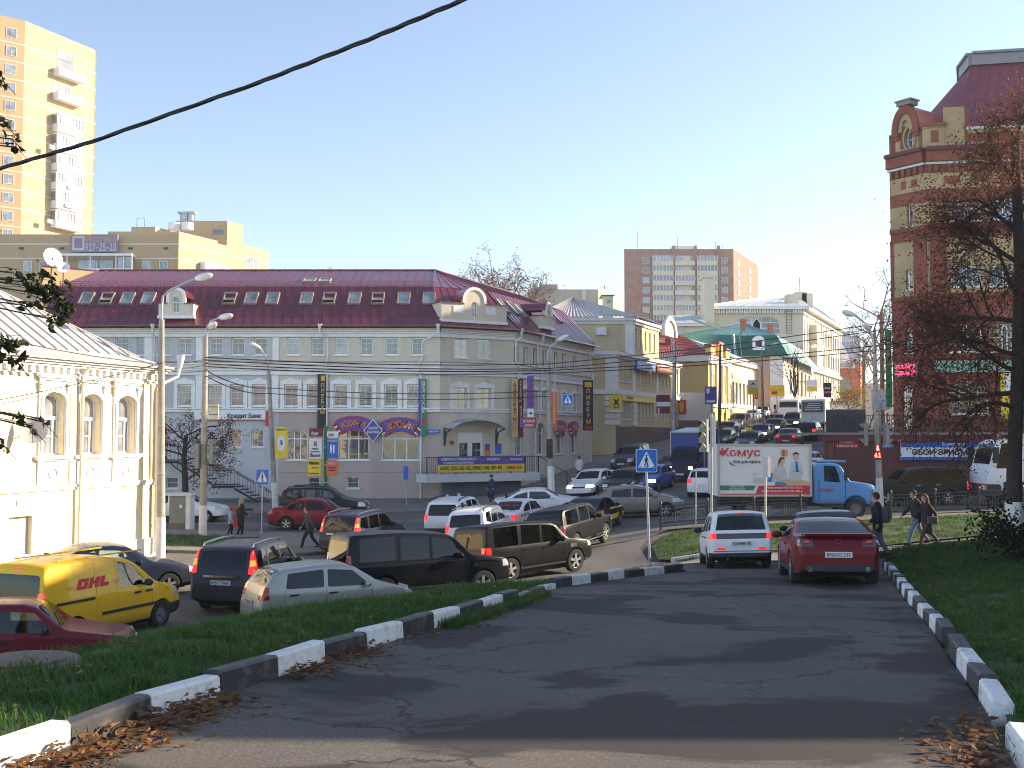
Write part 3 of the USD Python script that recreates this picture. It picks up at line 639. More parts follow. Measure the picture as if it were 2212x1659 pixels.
for px0,px1 in((423,437),(588,602),(311,329)):
 A.box(c:=MB(),A.px(px0),A.px(px1),CZ+1.72,CZ+3.78,.003,.06);grey.add('pilaster',c,'white_trim');A.box(c:=MB(),A.px(px0),A.px(px1),CZ+4.64,CZ+6.18,.003,.06);grey.add('pilaster',c,'white_trim')
A.box(c:=MB(),uA0,uA1,zb,zA(1076),.003,.05);B.box(c,0,uB1,zb,CZ-3.9,.003,.05);grey.add('plinth',c,'plinth_blue')
A.box(c:=MB(),uS,uA1-.02,zA(1020),zA(1016),.003,.03);grey.add('groove_band',c,'pink_grey_wall')
def off(F1,F2,o):
 """Corner of two faces moved outwards by o (inwards when negative)."""
 p1,p2=F1.o+F1.n*o,F2.o+F2.n*o
 s=np.linalg.solve(np.column_stack([F1.u,-F2.u]),p2-p1)
 return p1+F1.u*s[0]
def rim(o,z):
 l=A.pt(uA0-.3,0,o)[:2];r=C.pt(uC1+.3,0,o)[:2]
 return[np.array([*q,CZ+z])for q in(l,off(A,B,o),off(B,C,o),r)]
e0,e1,e2,e3=rim(.55,6.86),rim(-.15,7.42),rim(-2.4,9.72),None
ridge=[np.array([P(215,590,74.6)[0],74.6,CZ+11.45]),None,None,None]
top=np.array([P(940,583,74.6)[0],74.6,CZ+11.45])
tC=C.pt(uC1+.3,0,-6.4)[:2];ridge_end=np.array([*tC,CZ+11.3])
under=MB()
for i in range(3):under.quad(e0[i]-(0,0,.12),e0[i+1]-(0,0,.12),e1[i+1]-(0,0,.3),e1[i]-(0,0,.3))
for i in range(3):under.tube([e0[i],e0[i+1]],.07,6)
rf=grey.add('roof',under,'maroon_roof')
for i in range(3):metal_roof(grey,e0[i],e0[i+1],e1[i+1],e1[i],.62,'maroon_roof',rf)
for i in range(3):metal_roof(grey,e1[i],e1[i+1],e2[i+1],e2[i],.62,'maroon_roof',rf)
metal_roof(grey,e2[0]+(0,0,.02),e2[1]+(0,0,.02),top,ridge[0],.62,'maroon_roof',rf)
metal_roof(grey,e2[1]+(0,0,.02),e2[2]+(0,0,.02),top+(.05,0,0),top,.62,'maroon_roof',rf)
metal_roof(grey,e2[2]+(0,0,.02),e2[3]+(0,0,.02),ridge_end,top+(.05,0,0),.62,'maroon_roof',rf)
bk=MB();bk.quad(ridge[0],top,np.array([top[0],82,CZ+8]),np.array([ridge[0][0],82,CZ+8]));bk.quad(top,ridge_end,ridge_end+(-5,2,-4),np.array([top[0],82,CZ+8]))
for a,b_ in((ridge[0],top),(top,ridge_end),(top,e2[1]),(top,e2[2]),(e2[1],e1[1]),(e2[2],e1[2]),(e1[1],e0[1]),(e1[2],e0[2])):bk.tube([a+(0,0,.03),b_+(0,0,.03)],.06,6)
grey.add('ridge',bk,'maroon_roof',rf)
metal_roof(grey,np.array([e2[0][0],78,e2[0][2]]),e2[0]+(0,0,.02),ridge[0],ridge[0]+(0,.05,0),.62,'maroon_roof',rf)
sg=MB();q0,q1=e2[0]+(top-e2[1])*.12,e2[1]+(top-e2[1])*.12
for dz in(.10,.22):sg.tube([q0+(0,0,dz),q1+(0,0,dz)],.02,5)
n=26
for i in range(n+1):
 q=q0+(q1-q0)*i/n;sg.box(q[0]-.025,q[0]+.025,q[1]-.02,q[1]+.02,q[2]-.02,q[2]+.26)
mat('red_metal',(.45,.03,.03),.45);grey.add('snow_guard',sg,'red_metal',rf)
mat('skylight_frame',(.26,.235,.20),.6)
def plane(a,b,d):
 """Frame of a roof slope: u along the eave, v up the slope, n outwards."""
 u=b-a;u/=np.linalg.norm(u);n=np.cross(u,d-a);n/=np.linalg.norm(n);v=np.cross(n,u)
 return a,u,v,n
def skylight(pl,su,sv,w,h,open_=0.0):
 a,u,v,n=pl
 q=lambda x,y,z:a+u*x+v*y+n*z
 m=MB()
 for x0,x1,y0,y1 in((su-w/2,su-w/2+.07,sv,sv+h),(su+w/2-.07,su+w/2,sv,sv+h),(su-w/2+.07,su+w/2-.07,sv,sv+.07),(su-w/2+.07,su+w/2-.07,sv+h-.07,sv+h)):
  m.hexa([q(x0,y0,.0),q(x1,y0,0),q(x1,y1,0),q(x0,y1,0),q(x0,y0,.14),q(x1,y0,.14),q(x1,y1,.14),q(x0,y1,.14)])
 sk=grey.add('skylight',m,'skylight_frame')
 x0,x1=su-w/2+.072,su+w/2-.072;y0,y1=sv+.072,sv+h-.072
 ym,dz=(y0+y1)/2,math.sin(open_)*(y1-y0)/2
 yo=math.cos(open_)*(y1-y0)/2
 g=MB();b0,b1,t0,t1=q(x0,ym-yo,.10+dz),q(x1,ym-yo,.10+dz),q(x1,ym+yo,.10-dz),q(x0,ym+yo,.10-dz)
 g.hexa([b0-n*.03,b1-n*.03,t0-n*.03,t1-n*.03,b0,b1,t0,t1]);grey.add('pane',g,'pane_glass_4',sk)
plA=plane(e1[0],e1[1],e2[0]);plB=plane(e1[1],e1[2],e2[1]);plC=plane(e1[2],e1[3],e2[2])
def roof_u(px,pl,py):
 a,u,v,n=pl
 best=None
 dirv=P(px,py,1.0)-np.array([0,0,CZ]);s=np.dot(a-np.array([0,0,CZ]),n)/np.dot(dirv,n);p=np.array([0,0,CZ])+dirv*s
 return np.dot(p-a,u),np.dot(p-a,v)
for px,op in((170,0),(214,1),(259,0),(304,0),(481,1),(528,0),(574,0),(648,0),(697,1),(752,0),(803,1),(859,0),(914,0)):
 su,sv=roof_u(px,plA,658);skylight(plA,su+.35,max(sv,.35),.82,1.15,.42 if op else 0)
for px,py in((1090,668),(1111,672),(1128,678),(1205,690)):
 su,sv=roof_u(px,plC,py);skylight(plC,su,max(.35,sv-.4),.7,1.25)
plU=plane(e2[0],e2[1],top)
for px in(620,655):
 su,sv=roof_u(px-0,plU,612);skylight(plU,A.px(px)-A.px(620)+16.3,1.0,.8,.9)
def dormer(F,uc,zbot,w,hs,wc_,hc,deep,out,wins=True,panels=False):
 m=MB()
 body=sbox(uc-w/2,zbot,uc+w/2,zbot+hs);headp=arch_poly(uc-wc_/2,uc+wc_/2,zbot+hs,zbot+hs+(hc-wc_/2),zbot+hs+hc)
 hole=arch_poly(uc-.24,uc+.24,zbot+.18,zbot+.95,zbot+1.2)
 F.poly(m,unary_union([body,headp]).difference(hole),out-.25,out);F.box(m,uc-w/2,uc-w/2+.3,zbot,zbot+hs,-deep,out-.252);F.box(m,uc+w/2-.3,uc+w/2,zbot,zbot+hs,-deep,out-.252)
 dpth=grey.add('dormer',m,'grey_wall')
 m=MB();F.box(m,uc-w/2-.06,uc+w/2+.06,zbot-.18,zbot,-deep+.3,out+.05)
 ring=arch_poly(uc-wc_/2-.04,uc+wc_/2+.04,zbot+hs+.002,zbot+hs+(hc-wc_/2),zbot+hs+hc+.06).difference(arch_poly(uc-wc_/2+.16,uc+wc_/2-.16,zbot+hs-.1,zbot+hs+(hc-wc_/2),zbot+hs+hc-.14))
 F.poly(m,ring,out+.002,out+.06)
 if panels:
  for k in(-1,1):F.box(m,uc+k*w*.25-.34,uc+k*w*.25+.34,zbot+hs*.42,zbot+hs*.85,out+.002,out+.03)
 grey.add('trim',m,'white_trim',dpth)
 m=MB();tt=np.linspace(0,PI,13);R=wc_/2+.05;zc=zbot+hs+(hc-wc_/2)
 for a,b_ in zip(tt[:-1],tt[1:]):
  p=[(uc+R*math.cos(a),zc+(hc-(hc-wc_/2)+.05)*math.sin(a)),(uc+R*math.cos(b_),zc+(wc_/2+.05)*math.sin(b_))]
  m.quad(F.pt(*p[0],out+.02),F.pt(*p[1],out+.02),F.pt(*p[1],-deep),F.pt(*p[0],-deep))
 for k in(-1,1):F.box(m,uc+k*(w/2+wc_/2)/2-(w-wc_)/4-.05,uc+k*(w/2+wc_/2)/2+(w-wc_)/4+.05,zbot+hs,zbot+hs+.06,-deep,out+.08)
 grey.add('hood',m,'maroon_roof',dpth)
 m=MB();F.poly(m,hole.difference(arch_poly(uc-.18,uc+.18,zbot+.24,zbot+.95,zbot+1.14)),out-.16,out-.10);F.box(m,uc-.18,uc+.18,zbot+.80,zbot+.86,out-.15,out-.11);F.box(m,uc-.015,uc+.015,zbot+.24,zbot+.80,out-.15,out-.115);F.box(m,uc-.18,uc+.18,zbot+.5,zbot+.53,out-.15,out-.115)
 grey.add('window_frame',m,'frame_white',dpth)
 F.poly(m:=MB(),arch_poly(uc-.18,uc+.18,zbot+.24,zbot+.95,zbot+1.14),out-.18,out-.162);grey.add('pane',m,'pane_glass_1',dpth)
dormer(A,A.px(379),CZ+7.55,2.2,.75,1.15,1.0,2.0,.12)
dormer(B,B.px(1022),CZ+7.35,4.7,1.05,1.65,1.05,1.6,.18,panels=True)
dormer(C,C.px(1182),CZ+7.6,2.0,.7,1.1,1.0,2.0,.12)
def drain(F,u,zt,bends,zend,o=.12):
 m=MB();m.tube([F.pt(u,CZ+zt+.22,o+.42),F.pt(u,CZ+zt-.12,o+.42)],[.16,.07],8)
 p=[F.pt(u,CZ+zt-.1,o+.42)]+[F.pt(uu,CZ+z,oo)for uu,z,oo in bends]+[F.pt(bends[-1][0],CZ+zend,bends[-1][2])]
 m.tube(p,.055,8);grey.add('drainpipe',m,'white_pipe',smooth=40)
u=A.px(693);drain(A,u,6.75,[(u,6.45,.54),(u+.45,6.15,.12),(u+.45,4.75,.12),(u+.35,4.5,.34),(u+.35,4.0,.30),(u+.42,3.7,.12)],-4.2)
u=A.px(951);drain(A,u-.1,6.75,[(u-.1,6.4,.54),(u-1.15,5.9,.12),(u-1.15,4.75,.12),(u-1.3,4.5,.34),(u-1.3,4.0,.3),(u-1.2,3.7,.12)],-4.2)
u=A.px(334);drain(A,u,6.75,[(u,6.4,.54),(u,6.2,.12),(u,4.0,.3)],1.8)
u=C.px(1109);drain(C,u+.1,6.75,[(u+.1,6.4,.54),(u+.1,6.2,.12),(u+.1,4.8,.12),(u+.5,4.4,.34),(u+.5,3.8,.14)],2.2)
for px in(1158,1186):u=C.px(px);drain(C,u,6.75,[(u,6.4,.54),(u,6.2,.12),(u,4.8,.12),(u+.3,4.4,.34),(u+.3,1.2,.14),(u-.5,.2,.14)],-3.2)
u=C.px(1272);drain(C,u,6.75,[(u,6.4,.54),(u,6.2,.12),(u,4.4,.34),(u,3.8,.14)],-2.2)
# -- buildings behind and along the hill street
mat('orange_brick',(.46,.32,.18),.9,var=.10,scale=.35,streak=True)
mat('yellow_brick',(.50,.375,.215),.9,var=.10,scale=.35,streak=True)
mat('pale_band',(.68,.60,.46),.9)
mat('yellow_wall',(.62,.51,.30),.9,var=.08,scale=.4,streak=True,dirt=((.52,.43,.27),.5))
mat('pale_yellow_wall',(.62,.56,.42),.9,var=.08,scale=.3,streak=True,dirt=((.52,.45,.28),.4))
mat('ochre_wall',(.54,.39,.17),.9,var=.1,scale=.4,streak=True)
mat('bright_yellow_wall',(.78,.55,.14),.9,var=.06,scale=.6)
mat('peach_wall',(.58,.37,.24),.9,var=.08,scale=.4)
mat('beige_panel',(.46,.39,.32),.9,var=.12,scale=.4,streak=True)
mat('brown_stone',(.16,.12,.10),.9,var=.2,scale=.9)
mat('white_wall',(.62,.61,.60),.9,var=.08,scale=.5)
mat('slate_sheet',(.36,.36,.37),.8,var=.15,scale=.8,dirt=((.25,.25,.25),.7))
mat('tile_red',(.30,.06,.06),.6,var=.15,scale=1.0)
mat('green_roof',(.035,.17,.13),.4,metal=.1,var=.2,scale=.6,coat=.2)
mat('pale_green',(.30,.46,.38),.5,var=.1,scale=.6)
mat('light_roof',(.50,.52,.54),.45,metal=.3,var=.12,scale=.4)
mat('red_orange_wall',(.55,.16,.08),.9,var=.12,scale=.3)
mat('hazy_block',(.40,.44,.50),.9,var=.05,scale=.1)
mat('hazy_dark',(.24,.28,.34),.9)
mat('balcony_cream',(.58,.51,.38),.9,var=.08,scale=.6)
mat('white_panel',(.78,.78,.78),.6,var=.05,scale=1)
brickmat('red_brick_far',(.34,.15,.10),(.28,.12,.08),(.36,.24,.19),.5,.15)
def extr(F,u0,u1,z0,z1,t,name,matname,o0=.003,o1=.05,parent=None):
 F.box(m:=MB(),u0,u1,z0,z1,o0,o1);return t.add(name,m,matname,parent)
def corner(px,d):return np.array([PX(px,d),d])
def two_sided(px_left,px_c,px_right,d,ang_side=25,ang_front=90):
 c=corner(px_c,d);f0=Fc((*c,0),ang_front);uL=f0.px(px_left)
 Ff=Fc((*(c+f0.u*uL),0),ang_front);S=Fc((*c,0),ang_side)
 return Ff,-uL,S,S.px(px_right),c
 # --- tall yellow tower, far left
TF,TW,TS,TD,tc=two_sided(-120,35,195,165,ang_front=52)
tz=PZ(45,165)
tower=Th('tower_block','very tall yellow brick tower block with a stack of white balconies at the far left','tower block',(*tc,CZ))
st=2.85
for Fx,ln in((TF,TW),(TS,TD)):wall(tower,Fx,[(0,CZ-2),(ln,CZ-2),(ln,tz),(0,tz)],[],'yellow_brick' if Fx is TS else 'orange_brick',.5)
wall(tower,Fc(TS.pt(TD,0),-65),[(0,CZ-2),(14,CZ-2),(14,tz),(0,tz)],[],'orange_brick',.4)
mb=MB();mb.poly([TF.pt(0,tz-.01),TF.pt(TW,tz-.01),TS.pt(TD,tz-.01),TS.pt(TD,tz-.01,-14)]);tower.add('roof',mb,'slate_sheet')
for k in range(22):
 z=tz-4.0-k*st
 if z<CZ+2:break
 extr(TS,-.01,TD,z,z+.22,tower,'floor_band','pale_band',.003,.03);extr(TF,0,TW,z,z+.22,tower,'floor_band','pale_band',.003,.03)
 for px in(8,):window(tower,TF,TF.px(px),z+.9,1.5,1.5,2,1,simple=True,sill=False,rec=-.05,glass='pane_glass_4')
ub0,ub1=TS.px(101),TS.px(157)
for k,(zt,glazed)in enumerate([(0,0),(0,0)]+[(0,1)]*6):
 zz_=[TS.zz(101,p)for p in(161,213,282,325,367,408,448,490)][k]
 bt=MB();TS.box(bt,ub0,ub1,zz_-.1,zz_+1.1,.003,1.3)
 bp=tower.add('balcony',bt,'white_panel')
 if glazed:
  TS.box(g:=MB(),ub0+.1,ub1-.1,zz_+1.11,zz_+2.55,.1,1.22);tower.add('glazing',g,'pane_glass_4',bp)
  fr=MB()
  for i in range(9):u=ub0+(ub1-ub0)*i/8;TS.box(fr,u-.06,u+.06,zz_+1.1,zz_+2.6,1.1,1.3)
  TS.box(fr,ub0,ub1,zz_+2.56,zz_+2.75,.01,1.32);tower.add('frame',fr,'white_panel',bp)
 elif k==0:extr(TS,ub0+.6,ub1-1.2,zz_+1.2,zz_+4.6,tower,'loggia_opening','pane_glass_3',.003,.03)
 else:
  for u in(ub0+.8,ub1-2.2):window(tower,TS,u,zz_+1.3,1.3,1.5,2,1,simple=True,sill=False,rec=-.05)
for(px,py)in((141,405),(136,444),(143,446),(99,318),(98,478)):
 u,z=TS.px(px,1.3),TS.zz(px,py,1.35);bx=MB();TS.box(bx,u-.4,u+.4,z-.3,z+.3,1.33,1.65);tower.add('air_conditioner',bx,'white_panel')
 # --- lower orange brick block in front of it
d0=140
OF,OW,OS,OD,oc=two_sided(-60,380,578,d0)
oz=PZ(506,d0)
orange=Th('orange_brick_block','stepped orange brick block with a faded billboard, behind the maroon roof','building',(*oc,CZ))
wall(orange,OF,[(0,CZ),(OW,CZ),(OW,oz),(0,oz)],[],'orange_brick',.5);wall(orange,OS,[(0,CZ),(OD,CZ),(OD,oz),(0,oz)],[],'yellow_brick',.5)
def upper(pxl,pxc,pxr,d,py,name='upper_block'):
 f,w_,s_,dd,c_=two_sided(pxl,pxc,pxr,d);z=PZ(py,d)
 m=MB();f.box(m,0,w_,oz-6,z,-.4,0);p=orange.add(name,m,'orange_brick')
 m=MB();s_.box(m,.0,dd,oz-6,z,-.4,0);orange.add('side_wall',m,'yellow_brick',p)
 m=MB();m.poly([f.pt(0,z),f.pt(w_,z),s_.pt(dd,z),f.pt(0,z)+(0,6,0)]);orange.add('roof',m,'slate_sheet',p)
 return f,s_,z
upper(227,380,466,d0+1.5,500);upper(278,328,380,d0+4,490);f,s_,z=upper(374,485,521,d0+9,477);upper(480,485,578,d0+9.2,520)
mb=MB();mb.quad(OF.pt(0,oz-.02),OF.pt(OW,oz-.02),OS.pt(OD,oz-.02),OF.pt(0,oz-.02)+(0,17,0));orange.add('roof',mb,'slate_sheet')
for py in(526,557):extr(OF,0,OW,PZ(py+3,d0),PZ(py,d0),orange,'floor_band','pale_band',.003,.04);extr(OS,-.01,OD,PZ(py+3,d0),PZ(py,d0),orange,'floor_band','pale_band',.003,.04)
for px in(55,90,195,312,349):window(orange,OF,OF.px(px),PZ(586,d0),1.1,1.35,2,1,simple=True,sill=False,rec=-.06)
for px in(40,128,277,354):extr(OF,OF.px(px)-.3,OF.px(px)+.3,PZ(539,d0),PZ(534,d0),orange,'vent','dark_metal')
for px in(536,548):window(orange,OS,OS.px(px),OS.zz(px,578),1.6,1.5,2,1,simple=True,sill=False,rec=-.06)
extr(f,f.px(455),f.px(478),PZ(506,d0+9),PZ(496,d0+9),orange,'loggia_opening','pane_glass_3',.003,.04)
m=MB();u0,u1=OF.px(150),OF.px(290);OF.box(m,u0,u1,PZ(588,d0),PZ(584,d0),.003,1.6);OF.box(m,OF.px(121),u1,PZ(557,d0),PZ(552,d0),.003,1.7)
for px in(150,200,255,272,289):OF.box(m,OF.px(px)-.06,OF.px(px)+.06,PZ(584,d0),PZ(557,d0),1.4,1.55)
bp=orange.add('loggia',m,'white_panel');OF.box(m:=MB(),OF.px(258),OF.px(288),PZ(584,d0),PZ(558,d0),.2,1.35);orange.add('glazing',m,'pane_glass_4',bp)
for px in(183,222):OF.box(m:=MB(),OF.px(px)-1.1,OF.px(px)+1.1,PZ(584,d0),PZ(562,d0),.01,.06);orange.add('pane',m,'pane_glass_4',bp)
m=MB();OS.box(m,OS.px(428),OS.px(474),OS.zz(430,583),OS.zz(430,566),.02,1.0);bp=orange.add('loggia',m,'white_panel')
m=MB();OS.box(m,OS.px(432),OS.px(471),OS.zz(430,583),OS.zz(430,571),1.002,1.05);orange.add('pane',m,'pane_glass_4',bp)
for px,py,d in((296,487,146),(390,475,150),(405,472,150)):
 q=P(px,py+6,d);orange.add('roof_ladder',MB().tube([q,q+(0,0,1.4),q+(1.0,0,1.4),q+(1.0,0,0)],.05,5),'dark_metal')
q=P(402,474,150);orange.add('chimney_cap',MB().box(q[0]-.8,q[0]+.8,q[1],q[1]+1,q[2],q[2]+.9).box(q[0]-1.2,q[0]+1.2,q[1]-.2,q[1]+1.2,q[2]+.9,q[2]+1.1),'light_roof')
for px in(376,405):q=P(px,497,146);orange.add('vent_drum',MB().tube([q,q+(0,0,1.0)],.8,12),'white_panel',smooth=40)
mat('billboard_mauve',(.26,.21,.30),.8,var=.2,scale=.3);mat('faded_white',(.5,.47,.5),.8);mat('faded_orange',(.5,.28,.2),.8);mat('faded_violet',(.20,.16,.38),.8)
bb=Th('rooftop_billboard','faded mauve billboard with phone number on the orange brick block','billboard',OF.pt(OF.px(152),PZ(546,d0),.5))
extr(OF,OF.px(152),OF.px(253),PZ(546,d0),PZ(509,d0),bb,'panel','billboard_mauve',.4,.7)
m=MB();OF.text(m,'917-25-10',OF.px(217),PZ(544,d0),1.0,.71,width=4.0,bold=True);bb.add('lettering',m,'faded_white');m=MB();OF.text(m,'Ипотека',OF.px(217),PZ(525,d0),.9,.71,width=3.9,bold=True);bb.add('lettering',m,'faded_orange')
m=MB();OF.poly(m,sbox(OF.px(155),PZ(543,d0),OF.px(182),PZ(512,d0)).difference(sbox(OF.px(160),PZ(538,d0),OF.px(177),PZ(517,d0))),.71,.75);bb.add('emblem',m,'faded_white')
gab=Th('yellow_roof_gable','sunlit yellow firewall with maroon capping at the left end of the maroon roof','wall',P(110,600,79))
m=MB();a0,b0=PX(82,79),PX(205,79);z0,z1=CZ+8.5,PZ(577,79)
m.hexa([(a0,79,z0),(b0,82,z0),(b0,82.4,z0),(a0,79.4,z0),(a0,79,z1),(b0,82,PZ(590,82)),(b0,82.4,PZ(590,82)),(a0,79.4,z1)]);gab.add('wall',m,'yellow_brick')
m=MB();m.tube([(a0-.1,79.2,z1+.05),(b0,82.2,PZ(589,82))],.12,6);gab.add('capping',m,'maroon_roof')
for px,py,r in((115,556,.75),(137,577,.45)):
 q=P(px,py,78.8);dsh=Th('satellite_dish','tall white satellite dish on the yellow firewall' if r>.5 else 'small white satellite dish beside the taller one on the yellow firewall','satellite dish',q)
 nn=np.array([.8 if r>.5 else .25,-.6,.25]);nn/=np.linalg.norm(nn);e1=np.cross(nn,[0,0,1]);e1/=np.linalg.norm(e1);e2_=np.cross(e1,nn)
 ring=[q+r*(e1*math.cos(a)+e2_*math.sin(a))for a in np.arange(16)*PI/8]
 m=MB();V=[q-nn*.15]+ring;m.raw(V,[(0,1+k,1+(k+1)%16)for k in range(16)]);V2=[v-nn*.03 for v in V];m.raw(V2,[(0,1+(k+1)%16,1+k)for k in range(16)]);dsh.add('reflector',m,'white_panel',smooth=True)
 dsh.add('mast',MB().tube([q-nn*.1,q-nn*.3-(0,0,1.6)],.05,6),'dark_metal')
 # --- red brick tower block on the skyline
d0=300
BF,BWd,BS,BD,bc=two_sided(1350,1588,1640,d0)
bz=PZ(538,d0);bs=21.4*d0/FPX
bt=Th('brick_tower_block','wide red-brown brick tower block with cream balconies on the skyline','tower block',(*bc,CZ))
wall(bt,BF,[(0,CZ+5),(BWd,CZ+5),(BWd,bz),(0,bz)],[],'red_brick_far',.6);wall(bt,BS,[(0,CZ+5),(BD,CZ+5),(BD,bz),(0,bz)],[],'red_brick_far',.6)
mb=MB();mb.quad(BF.pt(0,bz-.05),BF.pt(BWd,bz-.05),BS.pt(BD,bz-.05),BF.pt(0,bz-.05)+np.array([*(BS.u*BD),0]));bt.add('roof',mb,'slate_sheet')
for k in range(9):
 zt=PZ(557+21.4*k,d0)
 for px in(1397,1567):window(bt,BF,BF.px(px),zt-1.6,1.9,1.7,2,1,simple=True,sill=False,rec=-.1,frame='white_panel')
 for px0,px1,glz in((1411,1455,1),(1459,1502,0),(1507,1551,1)):
  u0,u1=BF.px(px0),BF.px(px1)
  p=extr(BF,u0,u1,zt-2.0-.25,zt-.95,bt,'balcony','balcony_cream',.003,.9)
  if glz or k%3==2:
   extr(BF,u0+.1,u1-.1,zt-.93,zt+.55,bt,'glazing',PANES[(k+px0)%7],.003,.8,p)
   fr=MB()
   for i in range(7):u=u0+(u1-u0)*i/6;BF.box(fr,u-.05,u+.05,zt-.94,zt+.6,.81,.88)
   bt.add('frame',fr,'white_panel',p)
  else:
   extr(BF,u0,u1,zt-.93,zt+.6,bt,'recess','balcony_cream',.003,.03,p);extr(BF,u0+.4,u0+2.4,zt-.9,zt+.4,bt,'pane','pane_glass_4',.03,.06,p);extr(BF,u1-1.0,u1-.2,zt-.93,zt+.4,bt,'pane','pane_glass_0',.03,.06,p)
 for px in(1598,1622):window(bt,BS,BS.px(px),zt-1.6,3.2,1.7,2,1,simple=True,sill=False,rec=-.1,frame='white_panel')
for px in(1457,1504,1554):extr(BF,BF.px(px)-.4,BF.px(px)+.4,CZ+20,bz+.9,bt,'pier','red_brick_far',.003,.5)
a,b_=PX(1459,d0),PX(1512,d0);bt.add('lift_house',MB().box(a,b_,d0+4,d0+12,bz-.2,PZ(526,d0)),'white_wall')
for px,top_ in((1377,498),(1464,512),(1546,522),(1640-80,528)):q=P(px,540,d0+2);bt.add('antenna',MB().tube([q-(0,0,.5),(q[0],q[1],PZ(top_,d0+2))],.09,5),'dark_metal')
# --- beige flat-roofed block
d0=170
m=Th('beige_block','beige panel block with rooftop hut between the bare trees and the brick tower','building',P(1300,660,d0))
EF,EW,ES,ED,ec=two_sided(1140,1294,1312,d0)
wall(m,EF,[(0,CZ),(EW,CZ),(EW,PZ(625,d0)),(0,PZ(625,d0))],[],'beige_panel',.5);wall(m,ES,[(0,CZ),(ED,CZ),(ED,PZ(625,d0)),(0,PZ(625,d0))],[],'pale_yellow_wall',.5)
HF2,HW2,HS2,HD2,hc2=two_sided(1302,1326,1343,d0-6)
extr(HF2,0,HW2,CZ+8,PZ(639,d0-6),m,'rooftop_hut','pale_yellow_wall',-.3,0);extr(HS2,0,HD2,CZ+8,PZ(639,d0-6),m,'rooftop_hut','yellow_wall',-.3,0);extr(HF2,-.2,HW2+.2,PZ(639,d0-6),PZ(637,d0-6),m,'hut_roof','dark_metal',-4,.3)
extr(HF2,HW2*.45,HW2*.75,PZ(655,d0-6),PZ(647,d0-6),m,'hut_window','pane_glass_3')
extr(EF,EF.px(1168),EF.px(1205),PZ(626,d0),PZ(614,d0),m,'lift_house','beige_panel',-4,0);extr(EF,EF.px(1152),EF.px(1160),PZ(626,d0),PZ(612,d0),m,'chimney','beige_panel',-2,0)
for px,t_ in((1181,592),(1168,607),(1306,616)):q=P(px,625,d0);m.add('antenna',MB().tube([q,(q[0],q[1],PZ(t_,d0))],.06,5).tube([(q[0]-.8,q[1],PZ(t_+4,d0)),(q[0]+.8,q[1],PZ(t_+4,d0))],.04,5),'dark_metal')
extr(EF,EF.px(1262)-.3,EF.px(1262)+.3,CZ,PZ(625,d0),m,'joint','pale_yellow_wall')
def corrugated(mb,a,b,c,d,n,amp,thick=0.0):
 """Wavy sheet over a-b (eave) to d-c (ridge)."""
 a,b,c,d=(np.asarray(p,float)for p in(a,b,c,d));nr=np.cross(b-a,d-a);nr/=np.linalg.norm(nr)
 V=[]
 for i in range(n*4+1):
  s=i/(n*4);h=amp*(.5+.5*math.cos(i*PI/2));V+=[a+(b-a)*s+nr*h,d+(c-d)*s+nr*h*.9]
 mb.raw(V,[(2*i,2*i+2,2*i+3,2*i+1)for i in range(n*4)])
 # --- yellow bank building beside the grey one: lower wing and set-back upper block
d0=88
YF,YW,YR,YD,yc=two_sided(1240,1330,1466,d0)
ye=PZ(759,d0);ym=YR.zz(1330,848);yb=CZ-3.2;ys=YR.zz(1330,921)
yel=Th('yellow_bank_building','yellow building with white quoins, narrow windows and set-back storey under wavy grey roof','building',(*yc,CZ-2))
hol=[];wy=[]
for a,b_,n in((1334,1362,5),(1376,1414,5),(1421,1457,5)):
 ua,ub=YR.px(a),YR.px(b_)
 for i in range(n):
  u=ua+(ub-ua)*(i+.5)/n;wy+=[(u,YR.zz(1340,823),.42,1.45,.72),(u,YR.zz(1340,905),.5,1.7,1)]
for u,z,w,h,_ in wy:hol.append(sbox(u-w/2,z,u+w/2,z+h))
wall(yel,YR,[(0,ys),(YD,ys),(YD,ye),(0,ye)],hol,'yellow_wall');wall(yel,YR,[(0,yb),(YD,yb),(YD,ys),(0,ys)],[],'brown_stone')
wall(yel,YF,[(0,yb),(YW,yb),(YW,ye),(0,ye)],[],'yellow_wall')
for u,z,w,h,_ in wy:window(yel,YR,u,z,w,h,1,2,simple=True,rec=.12,fw=.04)
for z0,z1,o in((ye-.5,ye-.3,.15),(ye-.29,ye,.35),(ym-.12,ym+.25,.25)):extr(YR,-.3,YD+.1,z0,z1,yel,'cornice','white_trim',.003,o);extr(YF,0,YW+.3,z0,z1,yel,'cornice','white_trim',.003,o-.004)
for u in(0,YR.px(1366),YR.px(1417),YD-.5):extr(YR,u,u+.55,ym+.26,ye-.51,yel,'pilaster','white_trim',.003,.09)
zq=ym-.2
while zq>ys+.3:
 for u in(0,YR.px(1366)):extr(YR,u,u+.75,zq-.42,zq,yel,'quoin','white_trim',.003,.13)
 extr(YF,YW-.9,YW+.13,zq-.42,zq,yel,'quoin','white_trim',.003,.13);zq-=.5
extr(YF,YW-.85,YW+.09,ym+.26,ye-.51,yel,'pilaster','white_trim',.003,.09)
mb=MB();mb.quad(YF.pt(0,ye+.02),YF.pt(YW+.4,ye+.02),YR.pt(YD,ye+.02),YR.pt(YD,ye+.02)+(-12,0,0));yel.add('roof',mb,'slate_sheet')
d1=92
UF,UW,US,UD,uc_=two_sided(1192,1367,1424,d1)
ue=PZ(686,d1);hol=[]
wu=[(US.px(px),US.zz(1372,754),.45,1.75)for px in(1374,1384.5,1395,1404.5,1414)]
for u,z,w,h in wu:hol.append(sbox(u-w/2,z,u+w/2,z+h))
